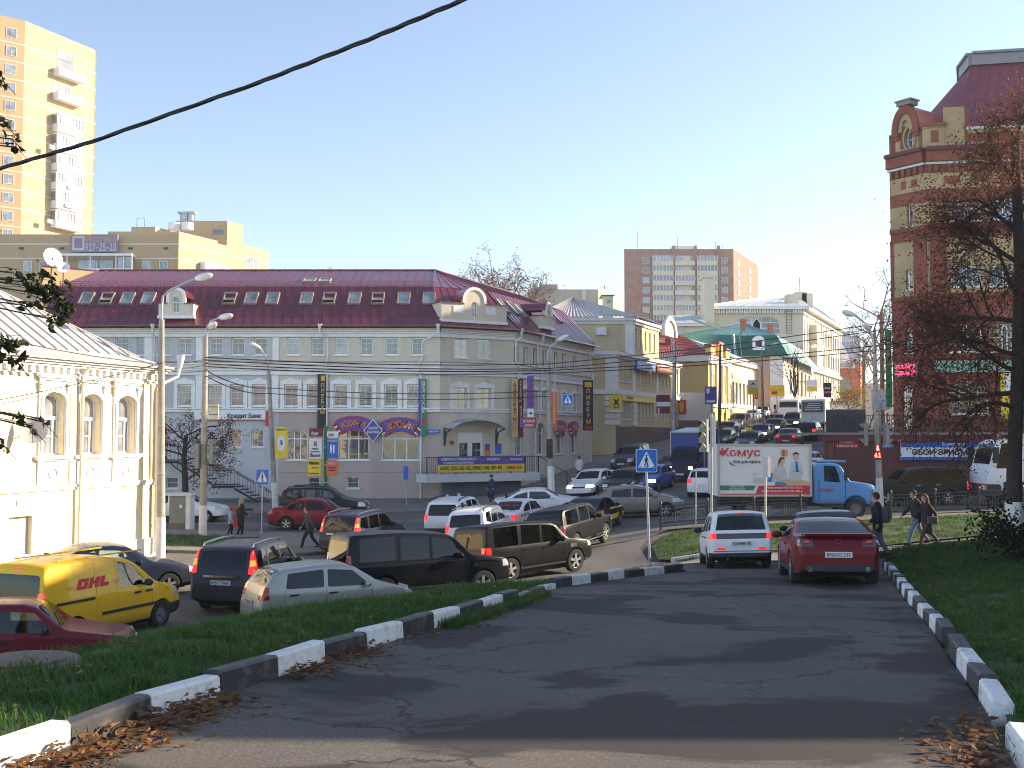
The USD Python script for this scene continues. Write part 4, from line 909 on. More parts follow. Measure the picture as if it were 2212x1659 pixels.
wall(yel,UF,[(0,ye),(UW,ye),(UW,ue),(0,ue)],[],'yellow_wall',.4,'upper_wall');wall(yel,US,[(0,ye-1),(UD,ye-1),(UD,ue),(0,ue)],hol,'yellow_wall',.4,'upper_wall')
for u,z,w,h in wu:window(yel,US,u,z,w,h,1,2,simple=True,rec=.12,fw=.05)
for z0,z1,o in((ue-.55,ue-.3,.12),(ue-.29,ue-.02,.30)):extr(US,-.3,UD,z0,z1,yel,'cornice','white_trim',.003,o);extr(UF,0,UW+.3,z0,z1,yel,'cornice','white_trim',.003,o-.004)
extr(UF,UW-.6,UW+.08,ye,ue-.56,yel,'pilaster','white_trim',.003,.08);extr(US,0,.5,ye,ue-.56,yel,'pilaster','white_trim',.003,.08)
ap=P(1237,643,98);el,er=UF.pt(-1.5,ue,.45),UF.pt(UW+.45,ue,.45);es=US.pt(UD,ue,.45)
mb=MB();corrugated(mb,el,er,ap+(.05,0,0),ap,26,.09);rp=yel.add('wavy_roof',mb,'slate_sheet')
mb=MB();corrugated(mb,er,es,es+(-6,3,2.0),ap,20,.09);mb.tube([er,ap],.09,6);yel.add('wavy_slope',mb,'slate_sheet',rp)
q=UF.pt(UF.px(1299),PZ(716,d1),.0);yel.add('air_conditioner',MB().box(q[0]-.42,q[0]+.42,q[1]-.4,q[1]-.003,q[2]-.32,q[2]+.32),'white_panel')
mb=MB();us,ue2=US.pt(.4,ue+.02),US.pt(UD,ue+.02)
for k in range(9):p=us+(ue2-us)*k/8;mb.tube([p,p+(0,0,.75)],.03,5)
for h in(.4,.75):mb.tube([us+(0,0,h),ue2+(0,0,h)],.03,5)
yel.add('roof_railing',mb,'dark_metal')
mb=MB();us,ue2=YR.pt(YR.px(1424),ye+.03,-.1),YR.pt(YD-.3,ye+.03,-.1)
for k in range(11):p=us+(ue2-us)*k/10;mb.tube([p,p+(0,0,.8)],.03,5)
for h in(.4,.8):mb.tube([us+(0,0,h),ue2+(0,0,h)],.03,5)
yel.add('roof_railing',mb,'dark_metal')
uG=US.px(1447);gz=US.zz(1447,722)
mb=MB();hd=arch_poly(uG-1.9,uG+1.9,gz-.2,gz,gz+1.5);US.poly(mb,hd,-.3,0);gpth=yel.add('curved_gable',mb,'pale_yellow_wall')
mb=MB();US.poly(mb,arch_poly(uG-2.05,uG+2.05,gz-.2,gz,gz+1.68).difference(arch_poly(uG-1.65,uG+1.65,gz-.3,gz,gz+1.3)),.003,.18);yel.add('moulding',mb,'white_trim',gpth)
mb=MB();US.poly(mb,arch_poly(uG-1.85,uG+1.85,gz-.2,gz,gz+1.4),-6,-.31);yel.add('barrel_roof',mb,'maroon_roof',gpth)
# --- ochre house with red tiled roof
d0=110
RF,RW,RS,RD,rc=two_sided(1420,1531,1576,d0)
re=PZ(768,d0)
red=Th('ochre_house','ochre house with red tile-sheet hip roof and bright yellow columned street front','house',(*rc,CZ))
wall(red,RF,[(0,CZ-2),(RW,CZ-2),(RW,re),(0,re)],[],'ochre_wall',.4)
hol=[sbox(RS.px(px)-.55,z,RS.px(px)+.55,z+h)for px in(1541,1553,1565)for z,h in((CZ+.4,2.0),(CZ+4.2,2.2))]
wall(red,RS,[(0,CZ-2),(RD,CZ-2),(RD,re),(0,re)],hol,'bright_yellow_wall',.4)
for px in(1541,1553,1565):
 for z,h in((CZ+.4,2.0),(CZ+4.2,2.2)):window(red,RS,RS.px(px),z,1.1,h,2,2,simple=True,rec=.2)
for px in(1535,1547,1559,1571):extr(RS,RS.px(px)-.25,RS.px(px)+.25,CZ+3.4,re-.7,red,'column','white_trim',.003,.22)
for z0,z1,o in((re-.7,re-.2,.25),(re-.19,re,.4),(CZ+2.9,CZ+3.3,.2)):extr(RS,-.3,RD,z0,z1,red,'cornice','white_trim',.003,o)
extr(RF,0,RW+.3,re-.6,re,red,'cornice','white_trim',.003,.24)
for px,h in((1539,1.0),(1556,1.5),(1571,1.0)):extr(RS,RS.px(px)-.9,RS.px(px)+.9,re,re+h,red,'parapet','bright_yellow_wall',-.5,.1);extr(RS,RS.px(px)-1.0,RS.px(px)+1.0,re+h,re+h+.25,red,'parapet_cap','tile_red',-.6,.2)
L_,R_=RF.pt(-2,re,.3),RF.pt(RW+.3,re,.3);ap=P(1425,715,116);ap2=P(1490,735,120)
mb=MB();corrugated(mb,L_,R_,P(1480,728,119),ap,40,.08);rp=red.add('tile_roof',mb,'tile_red')
for k in range(7):
 s=(k+.5)/7;a,b_=L_+(ap-L_)*s,R_+(P(1480,728,119)-R_)*s;red.add('tile_step',MB().tube([a+(0,0,.06),b_+(0,0,.06)],.06,5),'tile_red',rp)
mb=MB();corrugated(mb,R_,RS.pt(RD,re,.3),RS.pt(RD,re+2.2,-6),P(1480,728,119),16,.08);red.add('tile_slope',mb,'tile_red',rp)
for px,y0,y1 in((1442,735,715),):q=P(px,y0,113);red.add('chimney',MB().box(q[0]-.25,q[0]+.25,q[1]-.25,q[1]+.25,q[2]-.5,PZ(y1,113)),'tile_red')
WF=Fc((PX(1466,104.5),104.5,0),90);wl_=Th('boundary_wall','plain white wall with red banner between the yellow and ochre buildings','wall',WF.pt(0,CZ-1))
extr(WF,0,WF.px(1541),PZ(908,104.5),PZ(848,104.5),wl_,'panel','white_wall',-.3,0);extr(WF,0,WF.px(1541),CZ-2.5,PZ(908,104.5),wl_,'base','brown_stone',-.3,.02)
# --- long cream row with grey roof
d0=122
QS=Fc((*corner(1576,d0),0),25);QD=QS.px(1640);qe=QS.zz(1576,774)
row=Th('cream_terrace','sunlit cream terrace with arched ground floor and pale grey roof up the hill street','building',QS.pt(0,CZ))
us=[QS.px(px)for px in(1584,1591,1599,1607,1614,1621,1628,1634)]
hol=[sbox(u-.5,qe-5.3,u+.5,qe-2.6)for u in us]+[arch_poly(u-.8,u+.8,CZ-1,CZ+1.6,CZ+2.4)for u in us[::2]]
wall(row,QS,[(0,CZ-2),(QD,CZ-2),(QD,qe),(0,qe)],hol,'pale_yellow_wall',.4)
for u in us:window(row,QS,u,qe-5.3,1.0,2.7,1,2,simple=True,rec=.2)
for u in us[::2]:window(row,QS,u,CZ-1,1.6,3.4,2,1,arch=.8,simple=True,rec=.25,sill=False)
extr(QS,-.2,QD,qe-.5,qe-.02,row,'cornice','white_trim',.003,.35);extr(QS,-.2,QD,CZ+3.2,CZ+3.6,row,'string_course','white_trim',.003,.15)
mb=MB();corrugated(mb,QS.pt(-.3,qe,.5),QS.pt(QD,qe,.5),QS.pt(QD-3,qe+2.5,-5),QS.pt(.5,qe+2.5,-5),40,.06);row.add('roof',mb,'light_roof')
# --- green mansard house
d0=135
MF,MW,MS,MD,gc=two_sided(1500,1692,1757,d0)
ge=PZ(770,d0)
gm=Th('green_roofed_house','peach house with steep green mansard roof and two brick chimneys','house',(*gc,CZ))
wall(gm,MF,[(0,CZ-2),(MW,CZ-2),(MW,ge),(0,ge)],[],'peach_wall',.4)
us=[MS.px(px)for px in(1708,1716,1724,1732,1740,1748)]
wall(gm,MS,[(0,CZ-2),(MD,CZ-2),(MD,ge),(0,ge)],[sbox(u-.7,ge-4.6,u+.7,ge-1.4)for u in us],'pale_yellow_wall',.4)
for u in us:window(gm,MS,u,ge-4.6,1.4,3.2,2,2,simple=True,rec=.2)
extr(MF,MW-1.6,MW+.1,CZ-2,ge,gm,'pilaster','white_trim',.003,.12)
zb1=PZ(723,d0);ridgeL,ridgeR=P(1608,700,145),P(1640,712,150)
a0,a1,a2=MF.pt(MF.px(1601),ge,.6),MF.pt(MW+.6,ge,.6),MS.pt(MD,ge-.8,1.2)
b0,b1,b2=MF.pt(MF.px(1601),zb1,-.6),MF.pt(MW-.6,zb1,-.6),MS.pt(MD-4,zb1-.5,-1.0)
mb=MB();corrugated(mb,a0,a1,b1,b0,60,.05);rp=gm.add('mansard',mb,'green_roof')
mb=MB();corrugated(mb,a1,a2,b2,b1,40,.05);gm.add('mansard_side',mb,'green_roof',rp)
mb=MB();corrugated(mb,b0+(-9,3,0),b1,P(1612,700,146),ridgeL,50,.05);gm.add('upper_slope',mb,'green_roof',rp)
mb=MB();corrugated(mb,b1,b2,P(1650,716,152),P(1612,700,146),30,.05);gm.add('upper_slope',mb,'green_roof',rp)
mb=MB();corrugated(mb,MF.pt(-6,ge+1.5,.6),a0+(0,.3,0),b0+(0,.3,0),P(1500,720,139),40,.05);mb.quad(P(1500,720,139),b0+(0,.3,0),ridgeL,P(1520,718,143));gm.add('lower_slope',mb,'green_roof',rp)
for(p0,p1)in((a0,b0),(b0,b0+(-5,2,2.2))):mb=MB();mb.tube([p0+(-.8,-.1,.1),p1+(-.8,-.1,.1)],.15,4);gm.add('flashing',mb,'pale_green',rp)
for px,y1,y0,d in((1605,689,706,142),(1664,699,714,146)):q=P(px,y0,d);gm.add('chimney',MB().box(q[0]-.32,q[0]+.32,q[1]-.32,q[1]+.32,q[2]-1.5,PZ(y1,d)).box(q[0]-.42,q[0]+.42,q[1]-.42,q[1]+.42,PZ(y1+5,d),PZ(y1+2,d)),'red_orange_wall')
ud=MF.px(1638);dz=PZ(757,d0);mb=MB();MF.poly(mb,arch_poly(ud-.72,ud+.72,dz,dz+1.15,dz+1.8).difference(sbox(ud-.42,dz+.5,ud+.42,dz+1.2)),-1.0,.55)
dp=gm.add('dormer',mb,'white_panel');extr(MF,ud-.42,ud+.42,dz+.5,dz+1.2,gm,'pane','pane_glass_0',.3,.4,dp)
# --- pale yellow four-storey house on the hill
d0=165
PF,PW,PSd,PD,pc=two_sided(1527,1738,1818,d0)
pe=PZ(662,d0)
pale=Th('pale_four_storey_house','pale yellow four-storey house with dentilled cornice and low grey roof on the hill','house',(*pc,CZ))
hol=[arch_poly(PF.px(px)-2.1,PF.px(px)+2.1,PZ(722,d0),PZ(700,d0),PZ(683,d0))for px in(1616,1657)]
wall(pale,PF,[(0,CZ),(PW,CZ),(PW,pe),(0,pe)],hol,'pale_yellow_wall',.5)
for px in(1616,1657):window(pale,PF,PF.px(px),PZ(722,d0),4.2,PZ(683,d0)-PZ(722,d0),3,3,arch=1.2,simple=True,rec=.25,fw=.12,mw=.08)
hol=[];wp_=[]
for i in range(14):
 u=1.8+(PD-3)*i/13
 for z,h in((pe-4.6,2.3),(pe-8.2,2.3),(pe-12.0,2.4),(pe-15.8,2.4)):wp_.append((u,z,1.2,h));hol.append(sbox(u-.6,z,u+.6,z+h))
wall(pale,PSd,[(0,CZ-1),(PD,CZ-1),(PD,pe),(0,pe)],hol,'pale_yellow_wall',.5)
for u,z,w,h in wp_:window(pale,PSd,u,z,w,h,2,1,simple=True,rec=.25,sill=False)
for k in range(15):u=.9+(PD-3)*k/13.5;extr(PSd,u-.2,u+.2,pe-9,pe-1.2,pale,'pilaster','white_trim',.003,.14)
for z0,z1,o in((pe-.5,pe,1.0),(pe-1.2,pe-.9,.3),(pe-9.6,pe-9.1,.4)):extr(PSd,-.5,PD,z0,z1,pale,'cornice','white_trim',.003,o)
extr(PF,0,PW+.5,pe-.5,pe,pale,'cornice','white_trim',.003,.9)
for i in range(38):u=.3+(PW-.3)*i/37;extr(PF,u-.12,u+.14,pe-1.1,pe-.51,pale,'dentil','white_trim',.003,.5)
for z in(pe-5,pe-8.6):
 u=PSd.px(1752);extr(PSd,u-1.8,u+1.8,z-.3,z+2.6,pale,'balcony','balcony_cream',.003,1.3)
ap=[P(1640,643,176),P(1720,640,186)];l0,l1,l2=PF.pt(-.8,pe,.9),PF.pt(PW+.9,pe,.9),PSd.pt(PD,pe,.9)
metal_roof(pale,l0,l1,ap[1],ap[0],1.6,'light_roof',None);metal_roof(pale,l1,l2,P(1775,672,215),ap[1],2.2,'light_roof',None)
for px,y1,y0,d in((1710,637,665,170),(1728,632,650,178),(1741,635,652,178)):q=P(px,y0,d);pale.add('chimney',MB().box(q[0]-.9,q[0]+.9,q[1]-.9,q[1]+.9,q[2]-1,PZ(y1,d)),'pale_yellow_wall')
q0,q1=P(1699,665,d0-.9),P(1712,720,d0-.9)
mb=MB()
for x in(q0[0],q1[0]):mb.tube([(x,d0-.6,pe),(x,d0-.6,q1[2])],.05,5)
for k in range(11):z=q1[2]+(pe-q1[2])*k/10;mb.tube([(q0[0],d0-.6,z),(q1[0],d0-.6,z)],.035,5)
pale.add('fire_ladder',mb,'dark_metal')
a=PX(1524,163);b_=PX(1545,163);mb=MB().box(a,b_,163,166,CZ+4,PZ(600,163)).box(a-.2,b_+.2,162.8,166.2,PZ(600,163),PZ(594,163));pale.add('stair_tower',mb,'pale_yellow_wall')
q=P(1728,632,178);pale.add('antenna',MB().tube([q,(q[0],q[1],PZ(600,178))],.07,5),'dark_metal')
LF=Fc((PX(1440,160),160,0),90);lw=Th('low_cream_wing','low cream wing with pale metal roof in front of the brick tower','building',LF.pt(0,CZ+5));lu=LF.px(1527)
extr(LF,0,lu,CZ+3,PZ(705,160),lw,'wall','pale_yellow_wall',-.4,0);extr(LF,-.2,lu,PZ(705,160),PZ(699,160),lw,'cornice','white_trim',-.4,.5)
metal_roof(lw,LF.pt(-.3,PZ(699,160),.6),LF.pt(lu,PZ(699,160),.6),LF.pt(lu,PZ(682,168),-7),LF.pt(1.5,PZ(682,168),-7),1.6,'light_roof',None)
# --- red-orange store and hazy towers at the top of the street
d0=200
SF,SW,SS,SD,sc=two_sided(1790,1850,1868,d0)
store=Th('red_store','red-orange store building with white letters on its gable at the top of the street','building',(*sc,CZ+6))
se=PZ(790,d0)
wall(store,SF,[(0,CZ),(SW,CZ),(SW,se),(0,se)],[arch_poly(SF.px(1819)-1.6,SF.px(1819)+1.6,PZ(845,d0),PZ(822,d0),PZ(813,d0))],'red_orange_wall',.5);wall(store,SS,[(0,CZ),(SD,CZ),(SD,se),(0,se)],[],'red_orange_wall',.5)
window(store,SF,SF.px(1819),PZ(845,d0),3.2,PZ(813,d0)-PZ(845,d0),3,3,arch=.8,simple=True,rec=.25)
for px in(1846,1855,1864):extr(SS if px>1850 else SF,(SS if px>1850 else SF).px(px)-.6,(SS if px>1850 else SF).px(px)+.6,CZ,PZ(777,d0),store,'pier','red_orange_wall',.003,.4)
extr(SF,SF.px(1806),SF.px(1845),PZ(796,d0),PZ(781,d0),store,'sign_board','white_wall',.4,.7)
m=MB();SF.text(m,'УНИВЕРМАГ',SF.px(1825),PZ(793,d0),.8,.71,width=2.9,bold=True);store.add('lettering',m,'hazy_dark')
m=MB();SF.poly(m,Polygon([(SF.px(1806),PZ(780,d0)),(SF.px(1836),PZ(780,d0)),(SF.px(1829),PZ(755,d0)),(SF.px(1812),PZ(735,d0)),(SF.px(1806),PZ(733,d0))]),-.5,.1);store.add('curved_screen',m,'white_panel')
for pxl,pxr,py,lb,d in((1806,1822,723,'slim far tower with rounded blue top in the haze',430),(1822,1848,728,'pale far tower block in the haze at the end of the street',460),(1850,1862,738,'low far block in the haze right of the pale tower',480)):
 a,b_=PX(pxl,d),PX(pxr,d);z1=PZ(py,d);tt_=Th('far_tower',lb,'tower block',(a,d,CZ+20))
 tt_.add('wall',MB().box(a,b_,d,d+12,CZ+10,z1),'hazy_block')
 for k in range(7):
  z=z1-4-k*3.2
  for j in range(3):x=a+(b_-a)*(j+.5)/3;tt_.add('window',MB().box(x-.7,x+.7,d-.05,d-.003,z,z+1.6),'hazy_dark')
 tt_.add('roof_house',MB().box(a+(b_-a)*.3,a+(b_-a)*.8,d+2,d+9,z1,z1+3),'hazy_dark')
 # -- red and yellow brick building on the right
brickmat('brick_red',(.29,.066,.036),(.22,.052,.030),(.22,.085,.06))
brickmat('brick_yellow',(.47,.345,.18),(.42,.305,.155),(.36,.26,.15))
mat('shop_wall',(.115,.042,.036),.85,var=.2,scale=.6,streak=True)
mat('shop_cornice',(.10,.012,.02),.6)
mat('terrace_edge',(.22,.19,.17),.9)
o=corner(1931,63.2)
K=Fc((*o,0),145);kw=K.px(2008);k1=K.pt(kw,0)[:2]
Rr=Fc((*k1,0),100);rw=26.0
Bk=Fc((*(o+np.array([.4226,.906])*52),0),205)
zk=lambda py,px=1965:K.zz(px,py)
zr=lambda py,px=2070:Rr.zz(px,py)
brk=Th('brick_corner_building','tall red and yellow brick corner building with round-topped gable and maroon mansard, right edge','building',(*o,CZ))
L={k:zk(v)for k,v in dict(base=940,r1=640,y3t=518,b3=497,y4t=445,fr0=417,fr1=383,den=366,cor=338).items()}
hK=[arch_poly(K.px(1948),K.px(1972),zk(926),zk(848),zk(831)),arch_poly(K.px(1958),K.px(1973),zk(762),zk(722),zk(706)),sbox(K.px(1961),zk(626),K.px(1974),zk(583)),sbox(K.px(1966),zk(491),K.px(1979.5),zk(440))]
u1=Rr.px
def zf(py):return CZ+(940-py)*(L['base']-L['base']+1)*(zk(417)-zk(940))/(940-417)
hR=[]
wR=[]
for px in(2063,2092,2148,2176):wR.append((u1(px)+.4,zf(488),.85,zf(442)-zf(488),0));wR.append((u1(px)+.35,zf(628),.9,zf(584)-zf(628),0));wR.append((u1(px)+.3,zf(766),1.0,zf(706)-zf(766),.3))
for c_ in(2093,2200):wR.append((u1(c_),zf(897),2.1,zf(826)-zf(897),.8))
for i in range(5):
 u=6.4+i*3.6
 for z0,z1,a in((488,442,0),(628,584,0),(766,706,.3),(897,826,.5)):wR.append((u,zf(z0),1.2,zf(z1)-zf(z0),a))
for u,z,w,h,a in wR:hR.append(arch_poly(u-w/2,u+w/2,z,z+h-a,z+h)if a else sbox(u-w/2,z,u+w/2,z+h))
def layers(F,W_,holes,z):
 for a,b_,m in((z('base'),z('r1'),'brick_red'),(z('r1'),z('y3t'),'brick_yellow'),(z('y3t'),z('b3'),'brick_red'),(z('b3'),z('y4t'),'brick_yellow'),(z('y4t'),z('fr0'),'brick_red'),(z('fr0'),z('fr1'),'brick_yellow'),(z('fr1'),z('cor'),'brick_red')):
  wall(brk,F,[(0,a),(W_,a),(W_,b_),(0,b_)],holes,m,.5)
LZ=dict(zip(L,[zf(v)for v in(940,640,518,497,445,417,383,366,338)]))
layers(K,kw,hK,lambda k:L[k]);layers(Rr,rw,hR,lambda k:LZ[k])
wall(brk,Bk,[(0,CZ-3),(52,CZ-3),(52,L['cor']+1.5),(0,L['cor']+1.5)],[],'brick_red',.5)
wall(brk,K,[(0,CZ-4),(kw,CZ-4),(kw,L['base']),(0,L['base'])],[],'brick_red',.5);wall(brk,Rr,[(0,CZ-4),(rw,CZ-4),(rw,CZ),(0,CZ)],[],'brick_red',.5)
wk=lambda a,b_,c_,d_,ar,nx,ny,**kw_:window(brk,K,(K.px(a)+K.px(b_))/2,zk(c_),K.px(b_)-K.px(a),zk(d_)-zk(c_),nx,ny,arch=ar,rec=.2,**kw_)
wk(1948,1972,926,831,zk(831)-zk(848),1,2,transom=.78,sill=False,fw=.1);wk(1958,1973,762,706,zk(706)-zk(722),1,2);wk(1961,1974,626,583,0,1,2);wk(1966,1979.5,491,440,0,1,1)
for u,z,w,h,a in wR:window(brk,Rr,u,z,w,h,2 if w<2 else 4,2 if w<2 else 3,arch=a,rec=.2,fw=.06,glass=None)
def strip(F,u0,u1_,z0,z1,m,o1=.06,nm='brick_band'):return extr(F,u0,u1_,z0,z1,brk,nm,m,.003,o1)
for F,W_,z in((K,kw,L),(Rr,rw,LZ)):
 strip(F,0,W_,z['b3']-.12,z['b3']+.12,'brick_red',.10);strip(F,0,W_,z['y3t']-.1,z['y3t']+.05,'brick_red',.07)
 strip(F,-.02,W_,z['den'],z['den']+.14,'zinc',.20,'gutter');strip(F,-.02,W_,z['den']+.15,z['cor'],'brick_red',.36);strip(F,-.02,W_,z['cor']+.004,z['cor']+.22,'shop_cornice',.52,'cornice')
 n=int(W_/.36)
 for i in range(n):
  u=(i+.5)*W_/n;strip(F,u-.09,u+.09,z['fr1']+.03,z['den']-.03,'brick_red',.16,'brick_dentil')
 strip(F,0,W_,z['r1']-.25,z['r1'],'brick_red',.12);strip(F,0,W_,zf(780),zf(770),'brick_red',.08)
for a,b_ in((1954,1964),(1976,1989)):strip(K,K.px(a),K.px(b_),zk(408),zk(391),'brick_red',.03,'brick_panel')
for i in range(16):u=1.0+i*1.5;strip(Rr,u,u+.85,zf(407),zf(391),'brick_red',.03,'brick_panel')
for u in(1.2+6.2*i for i in range(4)):strip(Rr,u-1.05,u-.15,zf(518)+.01,zf(640),'brick_red',.07,'brick_pier')if False else strip(Rr,u-1.05,u-.15,zf(640),zf(519),'brick_red',.07,'brick_pier')
strip(K,kw-.85,kw,zk(640),zk(519),'brick_red',.07,'brick_pier');strip(K,0,.18,zk(640),zk(519),'brick_red',.07,'brick_pier')
gu0,gu1=K.px(1943),K.px(1993);gm_=(gu0+gu1)/2;gz0=L['cor']+.23;gzs=zk(285)
gtop=zk(229)
ov=affinity.scale(Point((K.px(1961.5)+K.px(1988.5))/2,zk(302)).buffer(1,24),(K.px(1988.5)-K.px(1961.5))/2*.8,(zk(274)-zk(330))/2*.82)
ovr=affinity.scale(ov,1.28,1.2)
head=arch_poly(gu0,gu1,gz0,gzs,gtop-.2)
mb=MB();K.poly(mb,head.difference(ovr),-.6,0);gp_=brk.add('gable',mb,'brick_yellow')
mb=MB();K.poly(mb,sbox(gu0+.35,gz0+.25,gu1-.35,gzs+.3).difference(ovr),.003,.05);brk.add('gable_panel',mb,'brick_red',gp_)
mb=MB();K.poly(mb,ovr.difference(ov),-.3,.10);brk.add('oval_surround',mb,'brick_yellow',gp_)
mb=MB();K.poly(mb,arch_poly(gu0-.12,gu1+.12,gzs,gzs+.01,gtop).difference(arch_poly(gu0+.25,gu1-.25,gzs-.1,gzs,gtop-.5)),.004,.22);brk.add('arch',mb,'brick_red',gp_)
mb=MB();K.poly(mb,arch_poly(gu0+.26,gu1-.26,gzs,gzs+.01,gtop-.52).difference(arch_poly(gu0+.5,gu1-.5,gzs-.1,gzs,gtop-.85)),.052,.12);brk.add('inner_arch',mb,'brick_yellow',gp_)
mb=MB();K.box(mb,gm_-.45,gm_+.45,gtop-.02,gtop+.22,-.5,.3);K.box(mb,gm_-.55,gm_+.55,gtop+.222,gtop+.3,-.55,.36);brk.add('keystone',mb,'terrace_edge',gp_)
for a,b_ in((gu0-.12,gu0+.35),(gu1-.35,gu1+.12)):mb=MB();K.box(mb,a,b_,gzs-.2,gzs,.003,.2);K.box(mb,a+.04,b_-.04,gzs-.42,gzs-.202,.003,.14);brk.add('capital',mb,'brick_red',gp_)
mb=MB();K.poly(mb,ov.difference(affinity.scale(ov,.86,.9)),-.32,-.22);c0=ov.centroid;K.box(mb,c0.x-.02,c0.x+.02,zk(328),zk(276),-.3,-.25);K.box(mb,gm_-.5,gm_+.5,c0.y-.02,c0.y+.02,-.3,-.252);brk.add('oval_frame',mb,'frame_white',gp_)
mb=MB();K.poly(mb,affinity.scale(ov,.86,.9),-.34,-.321);brk.add('oval_pane',mb,'pane_glass_6',gp_)
mb=MB();tt=np.linspace(0,PI,15);Rg=(gu1-gu0)/2+.1
for a,b_ in zip(tt[:-1],tt[1:]):
 f_=lambda t_:(gm_+Rg*math.cos(t_),gzs+(gtop-gzs)*math.sin(t_))
 mb.quad(K.pt(*f_(a),.1),K.pt(*f_(b_),.1),K.pt(*f_(b_),-2.6),K.pt(*f_(a),-2.6))
mat('copper_red',(.42,.10,.07),.35,metal=.3);brk.add('barrel_roof',mb,'copper_red',gp_)
q=LZ['cor']+.23
for a,b_,z1,m in((-.15,1.0,zf(285),'brick_yellow'),):strip(Rr,a,b_,q,z1,m,.02+.1,'parapet_pier')
strip(Rr,.3,.7,q+.3,zf(293),'brick_red',.15,'brick_panel');strip(Rr,-.3,1.15,zf(285),zf(277),'brick_red',.25,'pier_cap');strip(Rr,-.2,1.05,zf(293)+.15,zf(285)-.01,'brick_yellow',.18,'pier_cap')
wall(brk,Rr,[(1.0,q),(rw,q),(rw,q+.95),(3.4,q+.95),(2.7,q+1.15),(2.3,q+1.7),(2.2,q+2.3),(1.0,q+2.4)],[],'brick_red',.4,'parapet')
for z0,z1,o_ in((0,.22,.08),(.72,.95,.08)):strip(Rr,2.3,rw,q+z0,q+z1,'brick_yellow',o_)
strip(Rr,1.0,2.15,q,q+2.3,'brick_yellow',.06,'parapet_pier');strip(Rr,1.0,rw,q+2.41-1.44,q+2.41-1.30,'zinc',.1,'gutter')if False else None
z0,z1=q+1.05,zf(176)
s0=[K.pt(.3,z0,-1.2),Rr.pt(2.0,z0,-.5),Rr.pt(rw,z0,-.5)]
pL=P(2078,166,66.5);zt=pL[2]
s1=[pL,np.array([PX(2115,64.2),64.2,zt]),Rr.pt(rw,zt,-3.4)]
bk0=np.array([*(Bk.pt(8,0)[:2]),z0]);bk1=np.array([bk0[0]+3,bk0[1],zt])
rb=MB();rb.poly([s1[0],s1[1],s1[2],s1[2]+(0,20,0),bk1]);mat('roof_cap',(.22,.22,.24),.5);rp=brk.add('roof',rb,'maroon_roof')
metal_roof(brk,s0[0],s0[1],s1[1],s1[0],.6,'maroon_roof',rp);metal_roof(brk,s0[1],s0[2],s1[2],s1[1],.6,'maroon_roof',rp);metal_roof(brk,bk0,s0[0],s1[0],bk1,.6,'maroon_roof',rp)
rb=MB();
for a,b_ in((s1[0],s1[1]),(s1[1],s1[2]),(bk1,s1[0])):
 d_=(b_-a)/np.linalg.norm(b_-a);nn=np.array([d_[1],-d_[0],0])*.18
 rb.hexa([a+nn-(0,0,.1),b_+nn-(0,0,.1),b_-nn,a-nn,a+nn+(0,0,.55),b_+nn+(0,0,.55),b_-nn+(0,0,.55),a-nn+(0,0,.55)]);rb.hexa([a+nn*1.8+(0,0,.56),b_+nn*1.8+(0,0,.56),b_-nn+(0,0,.56),a-nn+(0,0,.56),a+nn*1.8+(0,0,.7),b_+nn*1.8+(0,0,.7),b_-nn+(0,0,.7),a-nn+(0,0,.7)])
brk.add('roof_cap',rb,'roof_cap',rp)
strip(Rr,2.2,rw,z0-.1,z0+.05,'zinc',.12,'gutter')
SH=Fc((PX(1783,58.2),58.2,0),92)
sw=36.0;s0z,s1z=CZ-4.0,PZ(953,58.2)
shop=Th('terrace_shop','dark red shop storey carrying the railed terrace below the brick building','shop',SH.pt(0,CZ-3.6))
dh=[sbox(SH.px(2102),s0z,SH.px(2140),PZ(1008,58.2))]
wall(shop,SH,[(0,s0z),(sw,s0z),(sw,s1z),(0,s1z)],dh,'shop_wall',.4)
extr(SH,SH.px(2104),SH.px(2138),s0z,PZ(1010,58.2),shop,'door','dark_metal',-.2,-.12)
wall(shop,Fc((*(SH.pt(0,0)[:2]+np.array([2.5,9.0])),0),195),[(0,s0z),(9.4,s0z),(9.4,s1z),(0,s1z)],[],'shop_wall',.3)
extr(SH,-.15,sw,s1z+.002,s1z+.34,shop,'cornice','shop_cornice',-.3,.35)
mb=MB();t0=s1z+.345
mb.hexa([SH.pt(-.2,t0,.4),SH.pt(sw,t0,.4),SH.pt(sw,t0,-6),SH.pt(-.2,t0,-8),SH.pt(-.2,t0+.12,.4),SH.pt(sw,t0+.12,.4),SH.pt(sw,t0+.12,-6),SH.pt(-.2,t0+.12,-8)]);shop.add('terrace',mb,'terrace_edge')
trl=Th('terrace_railing','dark iron railing along the terrace edge above the dark red shop','railing',SH.pt(0,t0+.12,.3))
zt0=t0+.12
for k in range(0,13):
 u=k*1.6;bx=MB();SH.box(bx,u-.03,u+.03,zt0,zt0+1.0,.28,.34);trl.add('post',bx,'dark_metal')
 bars=MB()
 for j in range(1,13):uu=u+j*1.6/13;SH.box(bars,uu-.012,uu+.012,zt0+.1,zt0+.92,.3,.325)
 trl.add('bar_panel',bars,'dark_metal',kind='stuff')
for z in(.09,.93):SH.box(bx:=MB(),0,20.8,zt0+z-.02,zt0+z+.02,.295,.33);trl.add('rail',bx,'dark_metal')
scr=Th('dark_mesh_screen','dark mesh screen with leaning struts on the left end of the terrace','screen',SH.pt(0,zt0,-.2))
SH.box(mb:=MB(),.1,SH.px(1871),zt0,zt0+1.25,-.25,-.2);scr.add('mesh',mb,'dark_metal')
for u in(.4,2.2,4.0):scr.add('strut',MB().tube([SH.pt(u,zt0,.2),SH.pt(u+.5,zt0+1.2,-.15)],.03,6),'dark_metal')
